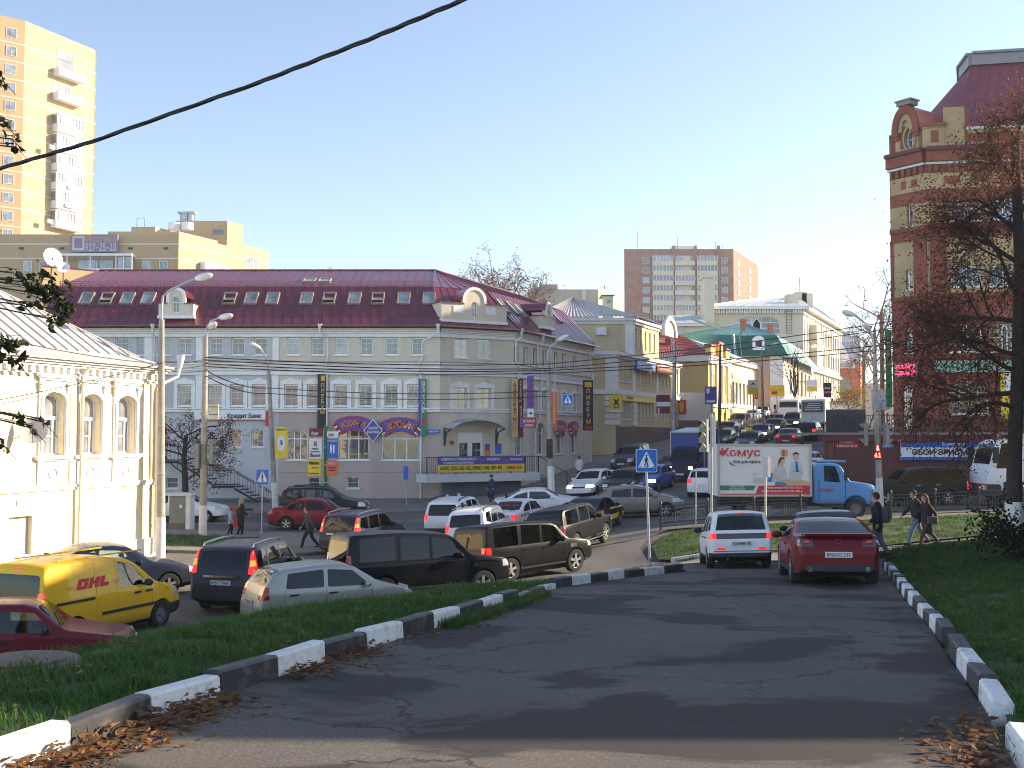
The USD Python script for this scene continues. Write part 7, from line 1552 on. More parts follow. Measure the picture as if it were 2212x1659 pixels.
for s in(1,-1):wheel(t,2.2,s*1.0,.42,s,False,.25);wheel(t,-1.9,s*1.0,.42,s,False,.3);add('headlight',MB().box(3.38,3.52,s*.9-.18,s*.9+.18,.75,.95),'lamp_clear');add('mirror',MB().box(3.3,3.38,s*1.4-.12,s*1.4+.12,1.8,2.3),bp_)
t,add=lorry('box_truck','white box truck with dark lettered rear doors beside the bus',PX(1779,106),108.5,24)
add('cargo_box',MB().box(-2.2,2.0,-1.1,1.1,.95,3.2),'box_white');add('rear_board',MB().box(-2.26,-2.203,-1.0,1.0,1.95,3.0),'ad_ink');add('cab',Body(L=1.8,W=2.0,H=2.3,top=[(0,.8),(.03,1.2),(.1,1.4),(.35,2.1),(.5,2.3),(1,2.3)],belt=(1.2,1.2),zb=.5).loft(0).translate([3.0,0,0]),'paint_white',smooth=32);add('chassis',MB().box(-2.1,3.5,-.4,.4,.45,.94),bp_);add('door_line',MB().box(-2.215,-2.203,-.012,.012,.95,1.94),'groove')
for k in range(4):add('board_lettering',MB().box(-2.275,-2.262,-.8+.1*(k%2),.8-.12*k,2.15+.2*k,2.24+.2*k),'box_white')
for s in(1,-1):wheel(t,2.9,s*.85,.4,s,False,.22);wheel(t,-1.4,s*.85,.4,s,False,.3)
# -- poles, lamps, signals, signs
mat('concrete_pole',(.34,.31,.26),.9,var=.18,scale=3,bump=.2,dirt=((.24,.22,.19),2.0));mat('whitewash',(.66,.65,.62),.9,var=.12,scale=4);mat('galvanised',(.42,.43,.44),.45,metal=.4,var=.15,scale=3);mat('lamp_glass',(.62,.62,.60),.2,coat=1.0);mat('signal_grey',(.20,.21,.20),.6,var=.15,scale=4);mat('signal_lens',(.02,.02,.02),.2,coat=1.0);mat('signal_red_lit',(.5,.02,.02),.3,emis=(1,.05,.04),estr=6.0)
mat('sign_blue',(.015,.13,.50),.4);mat('sign_white',(.74,.74,.74),.5);mat('sign_ink',(.012,.012,.014),.5);mat('sign_red',(.50,.02,.03),.5);mat('sign_yellow',(.80,.58,.04),.5);mat('sign_green',(.02,.22,.08),.5);mat('sign_orange',(.72,.16,.03),.5);mat('sign_violet',(.10,.07,.32),.5);mat('sign_tan',(.56,.36,.16),.6);mat('sign_maroon',(.16,.015,.02),.5);mat('sign_gold',(.70,.36,.04),.5);mat('cable',(.012,.012,.013),.6)
def pole(name,label,pts,r0,r1,white=None,arms=(),cat='lamp post',rmat='concrete_pole'):
 """Pole along pts (bottom to top); white: share of the height that is whitewashed; arms: (list of points, lamp direction)."""
 pts=[np.asarray(p,float)for p in pts];t=Th(name,label,cat,pts[0])
 a,b=pts[0],pts[-1]
 if white:m_=a+(b-a)*white;rm=r0+(r1-r0)*white;t.add('base',MB().tube([a,m_],[r0+.006,rm+.006],12),'whitewash',smooth=40)
 t.add('shaft',MB().tube([m_ if white else a,b],[rm if white else r0,r1],12),rmat,smooth=40)
 for k,h in enumerate((.35,.55,.75)):p=a+(b-a)*h;rr=r0+(r1-r0)*h;t.add('clamp',MB().tube([p,p+(0,0,.05)],rr+.012,10),'galvanised')
 for ap,d_ in arms:
  ap=[np.asarray(p,float)for p in ap];ar=t.add('arm',MB().tube(ap,.045,8),'galvanised',smooth=40)
  d_=np.asarray(d_,float);d_/=np.linalg.norm(d_);s_=trimesh.creation.icosphere(2,1.0);v=s_.vertices*(.36,.17,.13);v[:,0]+=.30;v[:,2][v[:,2]<0]*=1.2
  s2=np.cross([0,0,1],d_);s2/=np.linalg.norm(s2);up=np.cross(d_,s2);R=np.column_stack([d_,s2,up]);s_.vertices=v@R.T+ap[-1];t.add('lamp_head',s_,'lamp_glass',ar,smooth=True)
 return t
q=lambda px,py,d:P(px,py,d)
g_=lambda px,d:gp(PX(px,d),d)
def arc(px_py,d):return[q(x,y,d)for x,y in px_py]
p1=pole('lamp_post','concrete lamp post with one curved arm in front of the cream house corner',[g_(351,39.4),q(349,690,39.4)],.17,.10,.17,[(arc([(349,700),(349,665),(352,640),(366,628),(400,611),(424,602)],39.4),(1,-.2,.22))])
p2=pole('lamp_post','lamp post with two lamps carrying traffic signals beside the grey cabinet',[g_(441,47.5),q(444,725,47.5)],.18,.10,.16,[(arc([(444,735),(447,708),(455,694),(475,686)],47.5),(1,-.3,.15)),(arc([(445,735),(448,716),(455,708)],47.5),(.6,-.9,.3))])
p3=pole('lamp_post','leaning lamp post with two lamps in front of the grey building',[g_(597,60.2),q(580,800,60.2)],.17,.10,.22,[(arc([(580,805),(578,785),(570,764),(562,752)],60.2),(-.7,-.4,.35)),(arc([(580,805),(578,790),(576,784)],60.2),(-.5,-.8,.3))])
p4=pole('lamp_post','concrete lamp post with white base at the corner of the side street',[g_(1191,61.4),q(1184,780,61.4)],.20,.12,.25,[(arc([(1184,790),(1183,765),(1190,748),(1206,735)],61.4),(1,-.1,.5))])
p5=pole('lamp_post','lamp post with two lamps and signals in front of the dark red shop',[g_(1899,52.0),q(1889,770,52.0)],.17,.10,.2,[(arc([(1889,785),(1886,735),(1878,708),(1862,692),(1845,680)],52),(-1,-.2,.25)),(arc([(1889,790),(1886,740),(1882,722),(1878,712)],52),(-.6,-.8,.4))])
pole('lamp_post','slim lamp post in front of the peach house up the street',[g_(1649,102),q(1645,760,102)],.17,.09,.1,[(arc([(1645,765),(1646,752),(1660,747),(1668,744)],102),(1,-.1,.2))])
pole('utility_pole','dark pole between the ochre house and the street queue',[g_(1553,92),q(1556,745,92)],.16,.10,None,cat='pole',rmat='brown_stone')
pole('utility_pole','grey pole with white base beside the white boundary wall',[g_(1455,84),q(1457,735,84)],.20,.14,.1,cat='pole',rmat='galvanised')
def signal(lab,p,face,lit=False,n=3,grey='signal_grey',s=.36):
 p=np.asarray(p,float);d=np.array([math.sin(math.radians(face)),math.cos(math.radians(face)),0]);e=np.array([d[1],-d[0],0]);t=Th('traffic_light',lab,'traffic light',p)
 hx=lambda a,b,z0,z1,w:[p+e*x+d*y+(0,0,z)for z in(z0,z1)for x,y in((-w,a),(w,a),(w,b),(-w,b))]
 h=n*s/2;m=MB();m.hexa(hx(-.10,.08,-h,h,.17));t.add('housing',m,grey)
 for k in range(n):
  z=h-s*(k+.5);c=p+d*.085+(0,0,z);lit_=lit and k==0
  t.add('lens',MB().tube([c,c+d*.02],.125,14),'signal_red_lit' if lit_ else 'signal_lens')
  vz=MB();ang=np.linspace(-.35,PI+.35,11)
  for a,b in zip(ang[:-1],ang[1:]):
   f=lambda u,y,r:c+e*(r*math.cos(u))+(0,0,r*math.sin(u))+d*y
   vz.quad(f(a,0,.145),f(b,0,.145),f(b,.10+.14*max(0,math.sin(b)),.145),f(a,.10+.14*max(0,math.sin(a)),.145));vz.quad(f(b,0,.137),f(a,0,.137),f(a,.10+.14*max(0,math.sin(a)),.137),f(b,.10+.14*max(0,math.sin(b)),.137))
  t.add('visor',vz,grey)
 return t
signal('traffic light facing left, seen from its back, on the lamp post by the cabinet',q(428,985,47.3),280)
signal('traffic light with three grey visors facing right, on the lamp post by the cabinet',q(459,975,47.3),95)
signal('dark traffic light on the white-based lamp post at the side street',q(1187,969,61.1),175,grey='dark_metal')
signal('large traffic light above the railing in front of the white truck box',q(1520,941,42.6),215,s=.43)
signal('traffic light facing left on the lamp post before the shop',q(1870,938,51.8),285);signal('traffic light facing right on the lamp post before the shop',q(1915,938,51.8),85)
pd=Th('pedestrian_signal','pedestrian signal with red figure and red countdown, lit, on the lamp post before the shop','pedestrian signal',q(1896,976,51.7));b=q(1896,976,51.75)
pd.add('housing',MB().box(b[0]-.18,b[0]+.18,b[1],b[1]+.15,b[2]-.36,b[2]+.36),'dark_metal');pm=MB();pm.tube([(b[0],b[1]-.02,b[2]+.06),(b[0],b[1]-.02,b[2]+.24)],[.07,.05],8).tube([(b[0],b[1]-.02,b[2]+.25),(b[0],b[1]-.02,b[2]+.31)],.04,8);pd.add('red_figure',pm,'signal_red_lit')
F0=Fc((b[0],b[1],0),90);m=MB();F0.text(m,'61',0,b[2]-.27,.22,.003,width=.30,bold=True);pd.add('countdown',m,'signal_red_lit')
post=pole('signal_post','thin grey post carrying the large traffic light at the railing',[g_(1535,42.8),q(1537,893,42.8)],.05,.05,None,cat='post',rmat='galvanised');c=q(1543,915,42.8);post.add('back_plate',MB().box(c[0]-.05,c[0]+.06,c[1],c[1]+.12,c[2]-.9,c[2]+.3),'sign_white')
def crossing_sign(lab,px0,px1,py0,py1,d,base,yaw=0):
 c=q((px0+px1)/2,(py0+py1)/2,d);w=(px1-px0)*d/FPX/2*1.02;h=(py1-py0)*d/FPX/2
 t=Th('crossing_sign',lab,'road sign',base if base is not None else c);F=Fc((c[0],c[1],c[2]),90+yaw)
 def rr(a,b):return sbox(-a+.05,-b+.05,a-.05,b-.05).buffer(.05,4)
 m=MB();F.poly(m,rr(w,h),-.012,0);bd=t.add('panel',m,'sign_white');m=MB();F.poly(m,rr(w*.95,h*.95),.001,.004);t.add('field',m,'sign_blue',bd)
 m=MB();F.poly(m,Polygon([(-w*.82,-h*.62),(w*.82,-h*.62),(0,h*.80)]),.005,.008);t.add('triangle',m,'sign_white',bd)
 X=lambda pts:[(x*w*.34,-h*.55+y*h*1.02)for x,y in pts]
 fig=unary_union([LineString(X([(0,.82),(-.05,.48)])).buffer(.075*w),LineString(X([(-.05,.5),(-.5,.08)])).buffer(.05*w),LineString(X([(-.05,.5),(.25,.30),(.38,.04)])).buffer(.05*w),LineString(X([(-.02,.80),(-.42,.62),(-.40,.45)])).buffer(.035*w),LineString(X([(.02,.80),(.4,.55)])).buffer(.035*w),Point(*X([(.02,.98)])[0]).buffer(.085*w)])
 m=MB();F.poly(m,fig,.009,.012);t.add('figure',m,'sign_ink',bd)
 for x in(-.62,0,.62):m=MB();F.poly(m,Polygon([(x*w-.10*w,-h*.60),(x*w+.06*w,-h*.60),(x*w+.10*w,-h*.50),(x*w-.04*w,-h*.50)]),.009,.012);t.add('zebra_bar',m,'sign_ink',bd)
 if base is not None:t.add('post',MB().tube([base,c+(0,.05,-h*.5)],.034,10),'galvanised',smooth=40)
 return t
crossing_sign('blue pedestrian crossing sign at the tip of the grass bank, large and near',1374,1419,970,1020,31,g_(1402,31));crossing_sign('blue pedestrian crossing sign by the woman and boy',553,581,1013,1048,48.6,g_(567,48.6))
crossing_sign('small blue pedestrian crossing sign hanging from the white-based lamp post',1215,1238,852,876,61.2,None,-12)
e=Th('sign_seen_edge_on','narrow sign seen nearly edge on, on a white post at the railing','road sign',g_(1652,42.3));c=q(1653,1008,42.3);e.add('panel',MB().hexa([c+np.array(v)for v in((-.12,-.10,-.40),(.02,-.34,-.40),(.14,-.28,-.40),(0,-.04,-.40),(-.12,-.10,.40),(.02,-.34,.40),(.14,-.28,.40),(0,-.04,.40))]),'galvanised');e.add('post',MB().tube([g_(1652,42.3),q(1653,985,42.3)],.04,10),'whitewash',smooth=40)
pole('thin_post','short thin bare post at the railing left of the traffic light',[g_(1501,42.6),q(1504,1012,42.6)],.03,.03,None,cat='post',rmat='galvanised')
e=Th('parking_sign','slim blue sign on a thin post before the grey building','road sign',g_(879,64));c=q(876,1022,64);e.add('panel',MB().box(c[0]-.12,c[0]+.16,c[1],c[1]+.03,c[2]-.4,c[2]+.4),'sign_blue');e.add('post',MB().tube([g_(879,64),c+(0,.05,0)],.03,8),'galvanised')
for px,d in((967,63.6),(992,63.8)):solo('bollard',MB().tube([g_(px,d),g_(px,d)+(0,0,.75)],.09,12),'whitewash','white bollard on the pavement below the entrance terrace, '+('left' if px<980 else 'right')+' of the pair','bollard',smooth=40)
c=g_(390,50.6);cb=Th('utility_cabinet','grey utility cabinet with white end and pale roof behind the lamp post','cabinet',c);cb.add('body',MB().box(c[0]-.48,c[0]+.30,c[1],c[1]+.6,c[2],c[2]+1.62),'signal_grey');cb.add('end_panel',MB().box(c[0]+.302,c[0]+.52,c[1]-.05,c[1]+.65,c[2],c[2]+1.62),'whitewash');cb.add('roof',MB().box(c[0]-.55,c[0]+.58,c[1]-.08,c[1]+.7,c[2]+1.622,c[2]+1.72),'whitewash');cb.add('notice',MB().box(c[0]+.0,c[0]+.12,c[1]-.01,c[1]-.001,c[2]+1.05,c[2]+1.2),'sign_white');cb.add('plinth',MB().box(c[0]-.5,c[0]+.31,c[1]-.02,c[1]+.62,c[2]-.3,c[2]+.35),'brown_stone')
def railing(lab,px0,px1,d0,d1,n):
 a,b=np.array([PX(px0,d0),d0]),np.array([PX(px1,d1),d1]);t=Th('iron_railing',lab,'railing',gp(*a));L_=np.hypot(*(b-a));F=Fc((*a,0),math.degrees(math.atan2(*(b-a))))
 for k in range(n+1):
  u=L_*k/n;z=float(G(*(a+F.u*u)));m=MB();p=F.pt(u,z);m.tube([p-(0,0,.15),p+(0,0,1.05)],.05,8).tube([p+(0,0,1.05),p+(0,0,1.09),p+(0,0,1.14)],[.065,.065,.02],8);t.add('post',m,'dark_metal',smooth=40)
  if k==n:break
  u1=L_*(k+1)/n;za,zb=z,float(G(*(a+F.u*u1)))
  zz=lambda u_,h:za+(zb-za)*(u_-u)/(u1-u)+h
  for h in(.93,.80,.28,.14):t.add('rail',MB().tube([F.pt(u+.05,zz(u,h)),F.pt(u1-.05,zz(u1,h))],.018,6),'dark_metal')
  for j in range(3):
   cu=u+(u1-u)*(j+.5)/3;w=(u1-u)/3*.42;m=MB()
   for s,hh in((1,.24),(.55,.12)):
    pts=[F.pt(cu+x*w*s,zz(cu,.54+y))for x,y in((-1,-hh),(1,-hh),(1,hh),(-1,hh),(-1,-hh))];
    for p_,q_ in zip(pts[:-1],pts[1:]):m.tube([p_,q_],.013,5)
   for x in(-1,1):m.tube([F.pt(cu+x*w*.55,zz(cu,.54)),F.pt(cu+x*w,zz(cu,.54))],.012,5);m.tube([F.pt(cu+x*w*.5,zz(cu,.78)),F.pt(cu+x*w*.5,zz(cu,.80))],.012,5)
   t.add('key_pattern',m,'dark_metal')
railing('black iron railing in front of the white box truck',1426,1728,43.2,42.9,3);railing('black iron railing behind the couple on the right',1922,2300,43.0,43.4,4)
zt=B.zz(1040,1021);te=Th('entrance_terrace','raised concrete entrance terrace with iron railing at the cut corner','terrace',B.pt(0,CZ-3.5));x0_,x1_=-1.6,uB1+1.1;op=1.5
te.add('slab',(B.box(MB(),x0_,x1_,zt-.5,zt,.003,op)),'white_wall');te.add('base_wall',B.box(MB(),0,x1_-.8,zb,zt-.51,.004,.4),'plinth_blue')
for k in range(9):
 u=x0_+.08+(x1_-x0_-.16)*k/8;te.add('post',B.box(MB(),u-.03,u+.03,zt,zt+1.05,op-.1,op-.04),'dark_metal')
m=MB();
for k in range(60):u=x0_+.1+(x1_-x0_-.2)*k/59;B.box(m,u-.01,u+.01,zt+.1,zt+1.0,op-.08,op-.06)
te.add('bars',m,'dark_metal',kind='stuff');te.add('rail',B.box(MB(),x0_,x1_,zt+1.02,zt+1.07,op-.1,op-.04),'dark_metal')
for s in range(7):te.add('step',B.box(MB(),x1_+.3*s,x1_+.3*s+.3,zt-.17*(s+1)-.05,zt-.17*(s+1),.1,op),'plinth_blue')
te.add('rail',MB().tube([B.pt(x1_,zt+1.05,op-.07),B.pt(x1_+2.1,zt-.1,op-.07)],.03,6).tube([B.pt(x1_+2.1,zt-.1,op-.07),B.pt(x1_+2.1,zt-1.3,op-.07)],.03,6),'dark_metal')
can=MB();uc2,rw_=(uD0+uD1)/2,2.0;zc=zD1+.35;tt=np.linspace(.45,PI-.45,12)
for a_,b_ in zip(tt[:-1],tt[1:]):
 f=lambda v_:(uc2+rw_*1.05*math.cos(v_),zc-.45+.95*math.sin(v_))
 (u_,z_),(u2_,z2_)=f(a_),f(b_);can.hexa([B.pt(u_,z_,.01),B.pt(u2_,z2_,.01),B.pt(u2_,z2_-.1,1.3),B.pt(u_,z_-.1,1.3),B.pt(u_,z_+.04,.01),B.pt(u2_,z2_+.04,.01),B.pt(u2_,z2_-.06,1.3),B.pt(u_,z_-.06,1.3)])
cn=Th('entrance_canopy','arched dark canopy on brackets above the corner entrance','canopy',B.pt(uc2,zc));cn.add('shell',can,'galvanised')
for k in(-1,1):cn.add('bracket',MB().tube([B.pt(uc2+k*1.85,zc-1.1,.02),B.pt(uc2+k*1.85,zc-.35,.3),B.pt(uc2+k*1.85,zc-.1,1.2)],.05,6).tube([B.pt(uc2+k*1.85,zc-1.2,.02),B.pt(uc2+k*1.85,zc-.1,.02)],.06,6),'dark_metal')
stz=Th('iron_staircase','dark iron staircase climbing the left end of the grey building','staircase',A.pt(A.px(560),CZ-4.3))
def flight(pa,pb,n,drop=True):
 (xa,ya),(xb,yb)=pa,pb;ua,ub=A.px(xa,1.2),A.px(xb,1.2);za,zb2=P(xa,ya,66.8)[2],P(xb,yb,66.8)[2]
 for k in range(n):u=ua+(ub-ua)*k/n;z=za+(zb2-za)*k/n;stz.add('tread',A.box(MB(),u,u+(ub-ua)/n+.05,z-.06,z,.3,1.3),'dark_metal')
 stz.add('stringer',MB().tube([A.pt(ua,za-.15,1.3),A.pt(ub,zb2-.15,1.3)],.07,4),'dark_metal');m=MB()
 for k in range(2*n+1):u=ua+(ub-ua)*k/(2*n);z=za+(zb2-za)*k/(2*n);m.tube([A.pt(u,z,1.28),A.pt(u,z+.95,1.28)],.012,4)
 stz.add('balusters',m,'dark_metal',kind='stuff')
 for h in(.95,.85):stz.add('handrail',MB().tube([A.pt(ua,za+h,1.28),A.pt(ub,zb2+h,1.28)],.025,6),'dark_metal')
flight((340,993),(388,993),3);flight((388,993),(462,1040),7);flight((462,1046),(510,1046),3);flight((510,1050),(612,1108),9)
# -- shop signs
def sign(lab,F,u0,u1,z0,z1,base,o0=.06,o1=.16,texts=(),extra=(),name='shop_sign',cat='sign'):
 """Board on a wall; texts: (string, u, z, height, width, material, vertical); extra: (name, polygon, material)."""
 t=Th(name,lab,cat,F.pt((u0+u1)/2,z0,o0));t.add('board',F.box(MB(),u0,u1,z0,z1,o0,o1),base)
 for nm,pg,mt in extra:m=MB();F.poly(m,pg,o1+.002,o1+.012);t.add(nm,m,mt)
 for s,u,z,h,w,mt,vert in texts:m=MB();F.text(m,s,u,z,h,o1+.013,width=w,bold=True,vert=vert,step=1.42);t.add('lettering',m,mt)
 return t
def signpx(lab,F,x0,x1,y0,y1,base,texts=(),extra=(),o0=.06,o1=.16,**k):
 u0,u1=F.px(x0,o1),F.px(x1,o1);xm=(x0+x1)/2;z0,z1=F.zz(xm,y1,o1),F.zz(xm,y0,o1);U=lambda f:u0+(u1-u0)*f;Z=lambda f:z0+(z1-z0)*f
 return sign(lab,F,u0,u1,z0,z1,base,o0,o1,[(s,U(a),Z(b),h*(z1-z0),w*(u1-u0)if w else None,mt,v)for s,a,b,h,w,mt,v in texts],[(nm,Polygon([(U(a),Z(b))for a,b in pg]),mt)for nm,pg,mt in extra],**k)
signpx('white bank sign with black letters and red end on the grey building',A,420,585,887,908,'sign_white',[('Кредит Банк',.66,.25,.46,.44,'sign_ink',0)],[('red_strip',[(0,0),(.93,0),(.93,.08),(0,.08)],'sign_red'),('red_end',[(.935,-.6),(1,-.6),(1,1),(.935,1)],'sign_red')])
signpx('tall black vertical sign with gold letters behind the drainpipe, left',A,686,704,808,925,'sign_ink',[('ПИВБУМ',.62,.76,.07,.5,'sign_gold',1)],[('crest',[(.4,.87),(.9,.87),(.9,.97),(.4,.97)],'sign_gold')])
signpx('tall blue and green vertical sign beside the drainpipe at the corner',A,904,921,818,942,'sign_green',[('ДЕЛУХАНЕ',.66,.90,.05,.42,'sign_white',1)],[('blue_side',[(0,0),(.34,0),(.34,1),(0,1)],'sign_violet'),('red_badge',[(.45,.22),(.9,.22),(.9,.30),(.45,.30)],'sign_red')])
def archsign(lab,F,x0,x1,yt,yb,txt,icon=False):
 u0,u1=F.px(x0,.2),F.px(x1,.2);uc=(u0+u1)/2;r=(u1-u0)*.78;z0=F.zz((x0+x1)/2,yb,.2);z1=F.zz((x0+x1)/2,yt,.2);th=.92
 t=Th('shop_sign',lab,'sign',F.pt(uc,z0));al=math.asin((u1-u0)/2/r)*.80;cz=z1-r
 def band(r0,r1,a0,a1,n=16):aa=np.linspace(a0,a1,n);return Polygon([(uc+r1*math.sin(k),cz+r1*math.cos(k))for k in aa]+[(uc+r0*math.sin(k),cz+r0*math.cos(k))for k in aa[::-1]])
 m=MB();F.poly(m,band(r-th,r,-al,al),.06,.2);t.add('board',m,'sign_red');m=MB();F.poly(m,band(r-th+.06,r-.06,-al*.98,al*.98),.201,.22);t.add('field',m,'sign_violet')
 for s in(-1,1):
  for k in range(5):m=MB();a0=s*(al*1.04);F.poly(m,band(r-th*.98+k*.17,r-th*.98+k*.17+.10,min(a0,a0*1.22),max(a0,a0*1.22),4),.06,.2);t.add('stripe',m,'sign_red' if k%2==0 else 'sign_white')
 n=len(txt)
 for i,ch in enumerate(txt):
  a=-al*.78+2*al*.78*(i+(.9 if icon else .5))/(n+(.6 if icon else 0));f=meshkit.text_mesh(ch,.44,.02,True);v=f.vertices.copy();v[:,0]-=(v[:,0].min()+v[:,0].max())/2;c_,s_=math.cos(-a),math.sin(-a)
  w=np.column_stack([v[:,0]*c_-v[:,1]*s_,v[:,0]*s_+v[:,1]*c_,v[:,2]+.222]);w[:,0]+=uc+(r-th*.74)*math.sin(a);w[:,1]+=cz+(r-th*.74)*math.cos(a)
  m=MB();m.raw(F.map(w),f.faces);t.add('letter',m,'sign_white' if(icon and ch=='О')else 'sign_orange')
archsign('arched blue sign reading kitchens above the middle shop window',A,716,811,898,940,'КУХНИ');archsign('arched blue sign with white ring letter above the right shop window',A,812,916,901,943,'ЛИКАРИОН',True)
u,z=A.px(806,.3),A.zz(806,930,.3);t=Th('shop_sign','blue diamond sign between the two arched signs','sign',A.pt(u,z,.25))
for s,mt,o in((.64,'sign_white',.24),(.57,'sign_violet',.25)):m=MB();A.poly(m,Polygon([(u-s*.95,z),(u,z-s*1.15),(u+s*.95,z),(u,z+s*1.15)]),.2,o+.02);t.add('board',m,mt)
m=MB();A.text(m,'САЛОН',u,z+.08,.15,.272,width=.6,bold=True);A.text(m,'ФАБРИКИ',u,z-.17,.15,.272,width=.75,bold=True);t.add('lettering',m,'sign_white')
signpx('blue and white street name plate at the corner of the grey building',A,924,950,928,936,'sign_blue',[('улица 105/54',.5,.3,.45,.8,'sign_white',0)])
NB=Fc(B.pt(uB1-2.35+1.6,0,.1),79);signpx('tall tan vertical sign of lawyers beside the corner',NB,1105,1119,818,944,'sign_tan',[('АДВОКАТЫ',.5,.86,.058,.5,'sign_maroon',1)],o0=.0,o1=.12);signpx('tall dark red vertical sign of loans and mortgages beside the tan one',Fc(B.pt(uB1-.5,0,.1),60),1119,1130,819,945,'sign_maroon',[('КРЕДИТЫ ИПОТЕКА',.5,.93,.038,.6,'sign_white',1)],o0=.0,o1=.12)
S90=Fc((PX(1145,69.5),69.5,0),78);signpx('blue vertical sign with red letters on the side street front',S90,1140,1153,812,881,'sign_violet',[('КОНДОР',.5,.80,.105,.62,'sign_red',1)],o0=-.1,o1=.05);signpx('small white board below the blue vertical sign',S90,1140,1153,884,901,'sign_white',[('офис',.5,.4,.25,.6,'sign_ink',0)],o0=-.1,o1=.05)
signpx('red car parts sign on the side street front',S90,1127,1158,902,924,'sign_red',[('АВТОЗАПЧАСТИ',.5,.52,.26,.82,'sign_white',0),('ДЛЯ ИНОМАРОК',.5,.14,.20,.6,'sign_white',0)],[('blue_end',[(0,0),(.10,0),(.10,1),(0,1)],'sign_violet')],o0=-.1,o1=.05)
S91=Fc((PX(1197,72),72,0),76);signpx('orange vertical insurance sign half behind the lamp post',S91,1190,1204,846,925,'sign_orange',[('СТРАХОВАНИЕ',.5,.92,.055,.5,'sign_white',1)],o0=-.1,o1=.05)
S92=Fc((PX(1268,80),80,0),80);signpx('tall black vertical sign with gold letters at the far end of the grey building',S92,1260,1281,821,930,'sign_ink',[('ПИВБУМ',.5,.74,.085,.5,'sign_gold',1)],[('crest',[(.15,.86),(.85,.86),(.85,.96),(.15,.96)],'sign_gold'),('red_shape',[(.2,.03),(.8,.02),(.85,.10),(.5,.06),(.2,.11)],'sign_red')],o0=-.12,o1=.05)
archsign('first purple arched awning sign on the side street front',C,1199,1226,908,938,'КУХНИ');archsign('second purple arched awning sign on the side street front',C,1230,1252,910,938,'ЛИКА')
bn=Fc(B.pt(0,0,op+.02),61);signpx('blue and yellow lawyers banner hung on the terrace railing',bn,946,1133,985,1019,'sign_yellow',[('АДВОКАТЫ-СПЕЦИАЛИСТЫ',.235,.74,.15,.40,'sign_white',0),('ПО ВСЕМ ОТРАСЛЯМ ПРАВА',.235,.53,.11,.34,'sign_white',0),('КРЕДИТЫ',.63,.72,.14,.15,'sign_white',0),('ИПОТЕКА',.90,.70,.14,.14,'sign_white',0),('(495) 222-03-01; (906) 768-89-93',.38,.14,.22,.70,'sign_ink',0),('ОФИС 49',.87,.14,.20,.18,'sign_red',0)],[('blue_field',[(0,.48),(1,.48),(1,1),(0,1)],'sign_violet'),('crown',[(.47,.70),(.53,.70),(.54,.84),(.50,.78),(.46,.84)],'sign_gold'),('crown',[(.75,.68),(.80,.68),(.81,.82),(.775,.76),(.74,.82)],'sign_gold')],o0=-.01,o1=.01,name='banner',cat='banner')
signpx('small red plate left of the entrance door',B,975,981,952,960,'sign_red');signpx('orange and blue poster right of the entrance door',B,1048,1058,959,985,'sign_orange',(),[('blue_top',[(0,.5),(1,.5),(1,1),(0,1)],'sign_violet')],o0=.004,o1=.03);signpx('blue poster with red corner right of the entrance door',B,1070,1083,958,980,'sign_blue',(),[('red_corner',[(.6,.75),(1,.75),(1,1),(.6,1)],'sign_red')],o0=.004,o1=.03)
TP=Fc((PX(703,60.6),60.6,0),90);t=pole('sign_pole','green and white pole carrying six advertising panels before the grey building',[g_(704,60.8),q(704,920,60.8)],.10,.10,.3,cat='pole',rmat='sign_green')
for lb,x0,x1,y0,y1,bs,tx_,ex in(('dark red panel with pink script, top left on the sign pole',669,698,925,943,'sign_maroon',[('Аура',.4,.2,.4,.5,'sign_white',0)],[]),('tall white panel with red letter on the sign pole',669,696,947,991,'sign_white',[('М',.5,.62,.25,.2,'sign_red',0),('ЛЕГЕНДА',.5,.46,.07,.5,'sign_ink',0),('банкетный зал',.5,.33,.06,.7,'sign_ink',0),('ЮБИЛЕЙ',.5,.10,.10,.8,'sign_ink',0)],[('red_mark',[(.1,.2),(.25,.2),(.25,.28),(.1,.28)],'sign_red')]),('yellow furniture panel, bottom left on the sign pole',667,694,993,1027,'sign_yellow',[('Мебель',.5,.70,.2,.8,'sign_ink',0),('ул. Советская',.5,.1,.08,.7,'sign_ink',0)],[('red_arrow',[(.3,.45),(.9,.45),(.9,.52),(.3,.52)],'sign_red')]),('white bank panel with red word, top right on the sign pole',707,731,932,945,'sign_white',[('БАЗАР',.4,.25,.4,.5,'sign_red',0)],[]),('blue dental panel with two white figures on the sign pole',707,731,949,990,'sign_blue',[('СТОМАТОЛОГИЯ',.5,.86,.08,.9,'sign_white',0)],[('tooth',[(.3,.3),(.42,.25),(.5,.5),(.45,.72),(.3,.72)],'sign_white'),('tooth',[(.55,.28),(.68,.25),(.72,.68),(.58,.72)],'sign_white')]),('orange panel with violet lines, bottom right on the sign pole',706,731,995,1027,'sign_orange',[('КАССА',.5,.75,.14,.6,'sign_white',0),('ремонт',.5,.50,.12,.6,'sign_violet',0),('одежды',.5,.32,.12,.6,'sign_violet',0)],[])):
 signpx(lb,TP,x0,x1,y0,y1,bs,tx_,ex,o0=.1,o1=.2,name='advertising_panel')
signpx('yellow panel with white oval on the leaning lamp post',Fc((PX(605,60),60,0),88),596,621,923,990,'sign_yellow',[('На Советской 27',.5,.90,.06,.8,'sign_green',0)],[('oval',[(.5+.36*math.cos(a),.48+.26*math.sin(a))for a in np.arange(16)*PI/8],'sign_white'),('dish',[(.35,.45),(.65,.42),(.6,.58),(.45,.6)],'sign_red')],o0=.1,o1=.16,name='advertising_panel')
